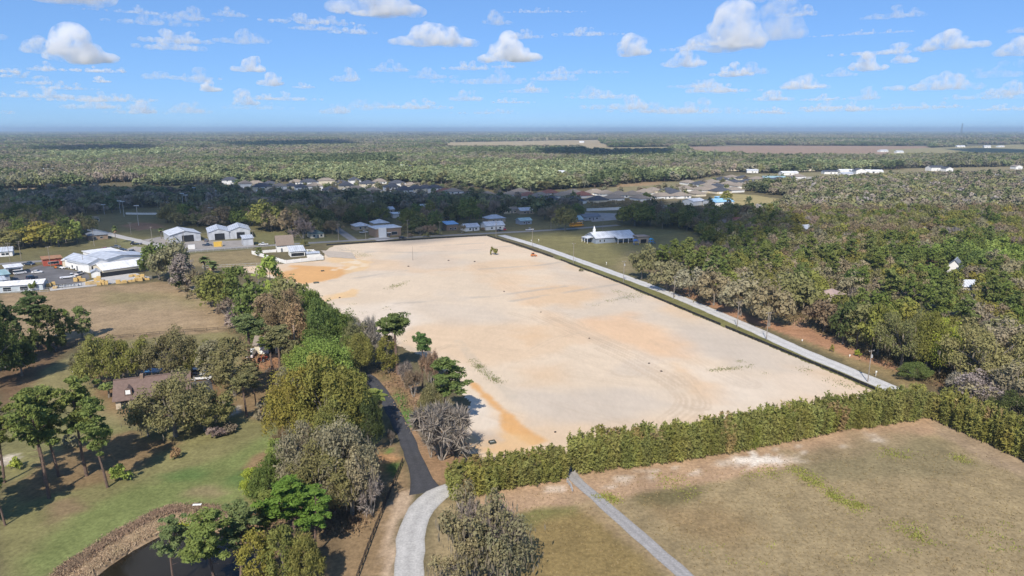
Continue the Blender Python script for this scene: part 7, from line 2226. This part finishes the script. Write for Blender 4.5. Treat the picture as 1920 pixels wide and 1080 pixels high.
def instancer(name, label, P_, S_, R_, I_, C_):
    n = len(P_)
    me = bpy.data.meshes.new(name)
    me.vertices.add(n)
    me.vertices.foreach_set('co', np.asarray(P_, dtype=np.float32).ravel())
    for nm, ty, arr, key in (('scl', 'FLOAT_VECTOR', S_, 'vector'), ('rz', 'FLOAT', R_, 'value'), ('idx', 'INT', I_, 'value'), ('tint', 'FLOAT_COLOR', C_, 'color')):
        at = me.attributes.new(nm, ty, 'POINT')
        at.data.foreach_set(key, np.asarray(arr, dtype=np.int32 if ty == 'INT' else np.float32).ravel())
    o = obj(name, me)
    ng = bpy.data.node_groups.new(name, 'GeometryNodeTree')
    ng.interface.new_socket('Geometry', in_out='INPUT', socket_type='NodeSocketGeometry')
    ng.interface.new_socket('Geometry', in_out='OUTPUT', socket_type='NodeSocketGeometry')
    N, Lk = ng.nodes, ng.links
    gi, go = N.new('NodeGroupInput'), N.new('NodeGroupOutput')
    ci = N.new('GeometryNodeCollectionInfo')
    ci.inputs['Collection'].default_value = SRC
    ci.inputs['Separate Children'].default_value = True
    ci.inputs['Reset Children'].default_value = True
    m2p = N.new('GeometryNodeMeshToPoints')
    ip = N.new('GeometryNodeInstanceOnPoints')
    ip.inputs['Pick Instance'].default_value = True
    def named(nm, ty):
        a = N.new('GeometryNodeInputNamedAttribute')
        a.data_type = ty
        a.inputs['Name'].default_value = nm
        return a.outputs['Attribute']
    cx = N.new('ShaderNodeCombineXYZ')
    Lk.new(named('rz', 'FLOAT'), cx.inputs['Z'])
    er = N.new('FunctionNodeEulerToRotation')
    Lk.new(cx.outputs[0], er.inputs[0])
    Lk.new(gi.outputs[0], m2p.inputs['Mesh'])
    Lk.new(m2p.outputs[0], ip.inputs['Points'])
    Lk.new(ci.outputs[0], ip.inputs['Instance'])
    Lk.new(named('idx', 'INT'), ip.inputs['Instance Index'])
    Lk.new(er.outputs[0], ip.inputs['Rotation'])
    Lk.new(named('scl', 'FLOAT_VECTOR'), ip.inputs['Scale'])
    Lk.new(ip.outputs[0], go.inputs[0])
    o.modifiers.new('trees', 'NODES').node_group = ng
    return tag(o, label, 'woodland', kind='stuff')

def wood_from(items, lod, name, label):
    P_, S_, R_, I_, C_ = [], [], [], [], []
    for x, y, h, w, kd, tn in items:
        ch_ = src_for(kd, lod)
        i, ph, pw = ch_[rnd.randrange(len(ch_))]
        P_.append((x, y, 0))
        S_.append((w / pw, w / pw, h / ph))
        R_.append(rnd.uniform(0, 6.28))
        I_.append(i)
        C_.append((*jitter_tint(T[tn] if isinstance(tn, str) else tn, .18), 1))
    return instancer(name, label, P_, S_, R_, I_, C_)

def species(a, b, spring):
    """Which tree grows here, from two patchy noises."""
    if spring > .56:
        return ('laurel' if rnd.random() < .6 else 'upright'), ((0.22, 0.255, 0.095) if rnd.random() < .6 else ('olive' if rnd.random() < .5 else 'green'))
    if a > .55:
        return 'oak', ('brown' if rnd.random() < .4 else 'oak')
    if b > .58:
        return ('pine' if rnd.random() < .45 else 'laurel'), 'green'
    return pick([('oak', (0.17, 0.17, 0.085), .45), ('oak', 'olive', .22), ('laurel', 'green', .08), ('upright', 'greyoak', .25)])

near_rest, far_rest = [], []
for it in REST:
    (near_rest if it[1] < 560 else far_rest).append(it)
if near_rest:
    wood_from(near_rest, 1, 'woodland', 'mixed wood right of the road behind its front trees')
# belt beyond the town, 700 to 3000 m
tree_rest = list(far_rest)
MIDW = [([(-400, 366), (0, 363), (150, 352), (420, 346), (520, 341), (700, 341), (860, 346), (950, 362), (1150, 350), (1340, 334), (1480, 324), (1700, 317), (1940, 314), (2400, 318), (2400, 296), (-400, 296)], 9.8)]
X, Y = scatter(*MIDW[0])
k = clear(X, Y, True, True) & (fbm(X, Y, 130, 77) < .66)
X, Y = X[k], Y[k]
patch_ = 0.72 + 0.62 * fbm(X, Y, 90, 79)
a, b = fbm(X, Y, 220, 71), fbm(X, Y, 160, 73)
u = X / Y
sp_ = fbm(X, Y, 150, 75) + .14 * np.exp(-((u + .30) / .28) ** 2) * (Y < 1250) + .16 * np.exp(-((u - .06) / .16) ** 2) * (Y < 1500) - .10 * (u > .32) - .06
for x, y, p_, q_, s_, pt_ in zip(X, Y, a, b, sp_, patch_):
    kd, tn = species(p_, q_, s_)
    tn = tuple(v_ * pt_ for v_ in (T[tn] if isinstance(tn, str) else tn))
    tree_rest.append((x, y, rnd.uniform(9, 14) * (1.15 if kd == 'pine' else 1), rnd.uniform(9.5, 15), kd, tn))
wood_from(tree_rest, 2, 'woodland', 'broad belt of mixed and spring green wood beyond the town')
FARW = [(-700, 296), (2600, 296), (2600, 270), (-700, 270)]
X, Y = scatter(FARW, 17)
k = clear(X, Y, True, True) & (fbm(X, Y, 700, 5) < .60) & (fbm(X, Y, 240, 6) < .68)
X, Y = X[k], Y[k]
a, b, s_ = fbm(X, Y, 500, 81), fbm(X, Y, 400, 83), fbm(X, Y, 350, 85) - .08
items = []
patch_ = 0.6 + 0.85 * fbm(X, Y, 260, 87)
for x, y, p_, q_, c_, pt_ in zip(X, Y, a, b, s_, patch_):
    kd, tn = species(p_, q_, c_)
    tn = tuple(v_ * pt_ for v_ in (T[tn] if isinstance(tn, str) else tn))
    items.append((x, y, rnd.uniform(11, 17), rnd.uniform(18, 24), 'laurel' if kd == 'pine' else kd, tn))
wood_from(items, 2, 'woodland', 'wide woods towards the horizon')
CAN = [np_mesh('canopy', *far_canopy(400 + i, 34, 7.0, 34, 5.5, 16), LEAF_FAR) for i in range(3)]
CID = [src(m_) for m_ in CAN]
P_, S_, R_, I_, C_ = [], [], [], [], []
for px, spc, sc in (([(-900, 270), (2800, 270), (2800, 256), (-900, 256)], 52, 1.0), ([(-1100, 256), (3000, 256), (3000, 248), (-1100, 248)], 170, 3.4), ([(-1100, 248), (3000, 248), (3000, 245.0), (-1100, 245.0)], 620, 12.0)):
    X, Y = scatter(px, spc)
    k = clear(X, Y, False, True) & (fbm(X, Y, 700, 5) < .63)
    X, Y = X[k], Y[k]
    a, b = fbm(X, Y, 900, 91), fbm(X, Y, 500, 93)
    pt = 0.6 + 0.85 * fbm(X, Y, 800, 95)
    for x, y, p_, q_, pt_ in zip(X, Y, a, b, pt):
        kd, tn = species(p_, q_, .4)
        tn = tuple(v_ * pt_ for v_ in (T[tn] if isinstance(tn, str) else tn))
        P_.append((x, y, 0))
        S_.append((sc, sc, 1.25))
        R_.append(rnd.uniform(0, 6.28))
        I_.append(CID[rnd.randrange(3)])
        C_.append((*jitter_tint(T[tn] if isinstance(tn, str) else tn, .12), 1))
instancer('woodland', 'far woods along the horizon', P_, S_, R_, I_, C_)

# ------------------------------------------------------------------ low growth nobody could count
def tufts(name, label, spots, tint, size, aspect, up=1.0, h=.25, material=None, z=0.0, cat='plants'):
    r = np.random.default_rng(hash(label) % 1000 if False else len(label))
    pos = []
    for px, rad, n in spots:
        c = np.array(P(*px)[:2])
        a = r.normal(size=(n, 2)) * rad
        pos.append(np.concatenate([c + a, r.uniform(.02, h, (n, 1)) + z], 1))
    pos = np.concatenate(pos)
    n = len(pos)
    al = np.tile([0, 0, up], (n, 1)) + r.normal(size=(n, 3)) * .6
    v, f = cards(r, pos, r.normal(size=(n, 3)) * np.array([1, 1, .6]), r.uniform(.6, 1.3, n) * size, aspect, al)
    o = obj(name, np_mesh(name, v, f, material or LEAF))
    o['tint'] = list(tint)
    return tag(o, label, cat, kind='stuff')

def along(px, n, rad, per, jitter=2.0):
    out = []
    pts = np.array(px, dtype=float)
    for i in range(n):
        t = rnd.random() * (len(pts) - 1)
        k = int(t)
        p_ = pts[k] + (pts[k + 1] - pts[k]) * (t - k)
        out.append(((p_[0] + rnd.gauss(0, jitter), p_[1] + rnd.gauss(0, jitter * .5)), rad, per))
    return out
w1 = along([(884, 671), (900, 690), (918, 706), (938, 718)], 26, .9, 26, 1.5) + along([(728, 543), (745, 535), (762, 530)], 16, 1.3, 22, 1.5) + along([(1328, 697), (1360, 693), (1405, 688)], 22, .8, 14, 1.5) + along([(1110, 572), (1160, 562), (1205, 550)], 20, 1.2, 14, 3) + along([(1155, 545), (1185, 560), (1210, 575)], 16, 1.5, 14, 5) + along([(660, 570), (700, 600), (760, 648)], 10, .8, 10, 4) + along([(640, 465), (670, 474), (690, 483)], 18, 2.5, 24, 3) + along([(1500, 690), (1560, 715), (1600, 728)], 20, 1.2, 10, 4) + along([(1380, 680), (1440, 700)], 8, .8, 9, 4) + along([(720, 575), (760, 600), (800, 640)], 8, .6, 8, 3)
tufts('weeds', 'low green weeds in lines across the bare sand', w1, (0.20, 0.21, 0.10), .26, 1.6, z=.12)
w2 = along([(1490, 880), (1530, 905), (1560, 930), (1610, 950)], 50, .8, 34, 8) + along([(1650, 845), (1700, 860)], 12, 1.0, 24, 8) + along([(1790, 855), (1810, 865)], 8, .9, 30, 5) + along([(1680, 980), (1710, 1000), (1740, 1010)], 16, .8, 24, 10) + along([(1130, 930), (1165, 945)], 16, .7, 30, 6) + along([(1250, 900), (1310, 930)], 14, 1.2, 22, 12) + along([(1200, 1010), (1600, 1060), (1850, 980), (1900, 1060)], 40, .7, 14, 30) + along([(1400, 890), (1480, 885)], 12, 1.0, 20, 8)
tufts('weeds', 'yellow-green weed patches in the grass field', w2, (0.25, 0.26, 0.075), .26, 1.6)
w3 = []
for i in range(1100):
    px = (rnd.uniform(960, 1930), rnd.uniform(850, 1085))
    w3.append((px, 1.3, 7))
kpoly = sdist(gpoly([(820, 955), (1075, 905), (1400, 850), (1740, 795), (1920, 890), (1960, 1100), (820, 1100)]), np.array([P(*s[0])[0] for s in w3]), np.array([P(*s[0])[1] for s in w3])) > 1
kp2 = ldist(gpoly([(1062, 868), (1076, 895), (1120, 935), (1195, 1002), (1290, 1085), (1400, 1190)]), np.array([P(*s[0])[0] for s in w3]), np.array([P(*s[0])[1] for s in w3])) > 3.0
tufts('grass_tufts', 'tufts of dry grass across the field at the lower right', [s for s, q1, q2 in zip(w3, kpoly, kp2) if q1 and q2], (0.25, 0.20, 0.105), .26, 1.6, .4, .12)
bk = [(110, 1080), (150, 1048), (222, 1002), (290, 966), (325, 954), (378, 953), (420, 962)]
tufts('reeds', 'dry reddish tan reeds around the pond', along(bk, 260, .6, 60, 3), (0.30, 0.225, 0.155), .28, 2.6, 1.2, .35)
tufts('reeds', 'pale dry grass on the inner bank of the pond', along([(140, 1080), (185, 1048), (240, 1015), (295, 985), (340, 968), (385, 970), (430, 985)], 240, .8, 50, 4), (0.42, 0.33, 0.22), .26, 2.6, 1.0, .25, z=-.2)
tufts('reeds', 'bright green water plants at the tip of the pond', along([(330, 982), (350, 974), (368, 976)], 16, .7, 60, 3), (0.28, 0.32, 0.06), .3, 1.5, .6, .4, z=-.5)
tufts('brush', 'low brown brush along the tree belt and lane', along([(440, 620), (520, 700), (580, 640), (640, 620), (700, 660), (760, 740), (800, 800)], 120, 1.5, 30, 14) + along([(450, 1000), (560, 960), (640, 990), (700, 900)], 80, 1.5, 30, 16), (0.25, 0.18, 0.11), .45, 2.0, 1.0, .8)
tufts('brush', 'low dark undergrowth beneath the right wood', along([(1260, 535), (1400, 575), (1520, 600), (1640, 655), (1720, 690), (1800, 720)], 160, 2.2, 36, 12), (0.16, 0.13, 0.07), .6, 1.6, .8, 1.2)
ob = []
for j in range(9):
    y0, y1 = 376 + j * 1.9, 374 + j * 1.75
    ob += along([(1108, y0 + 1), (1180, (y0 + y1) / 2), (1250, y1)], 46, .9, 16, .2)
tufts('orchard_rows', 'low rows of vines in the plot above the screen wall', ob, (0.17, 0.145, 0.085), .8, 1.4, .8, 1.3)
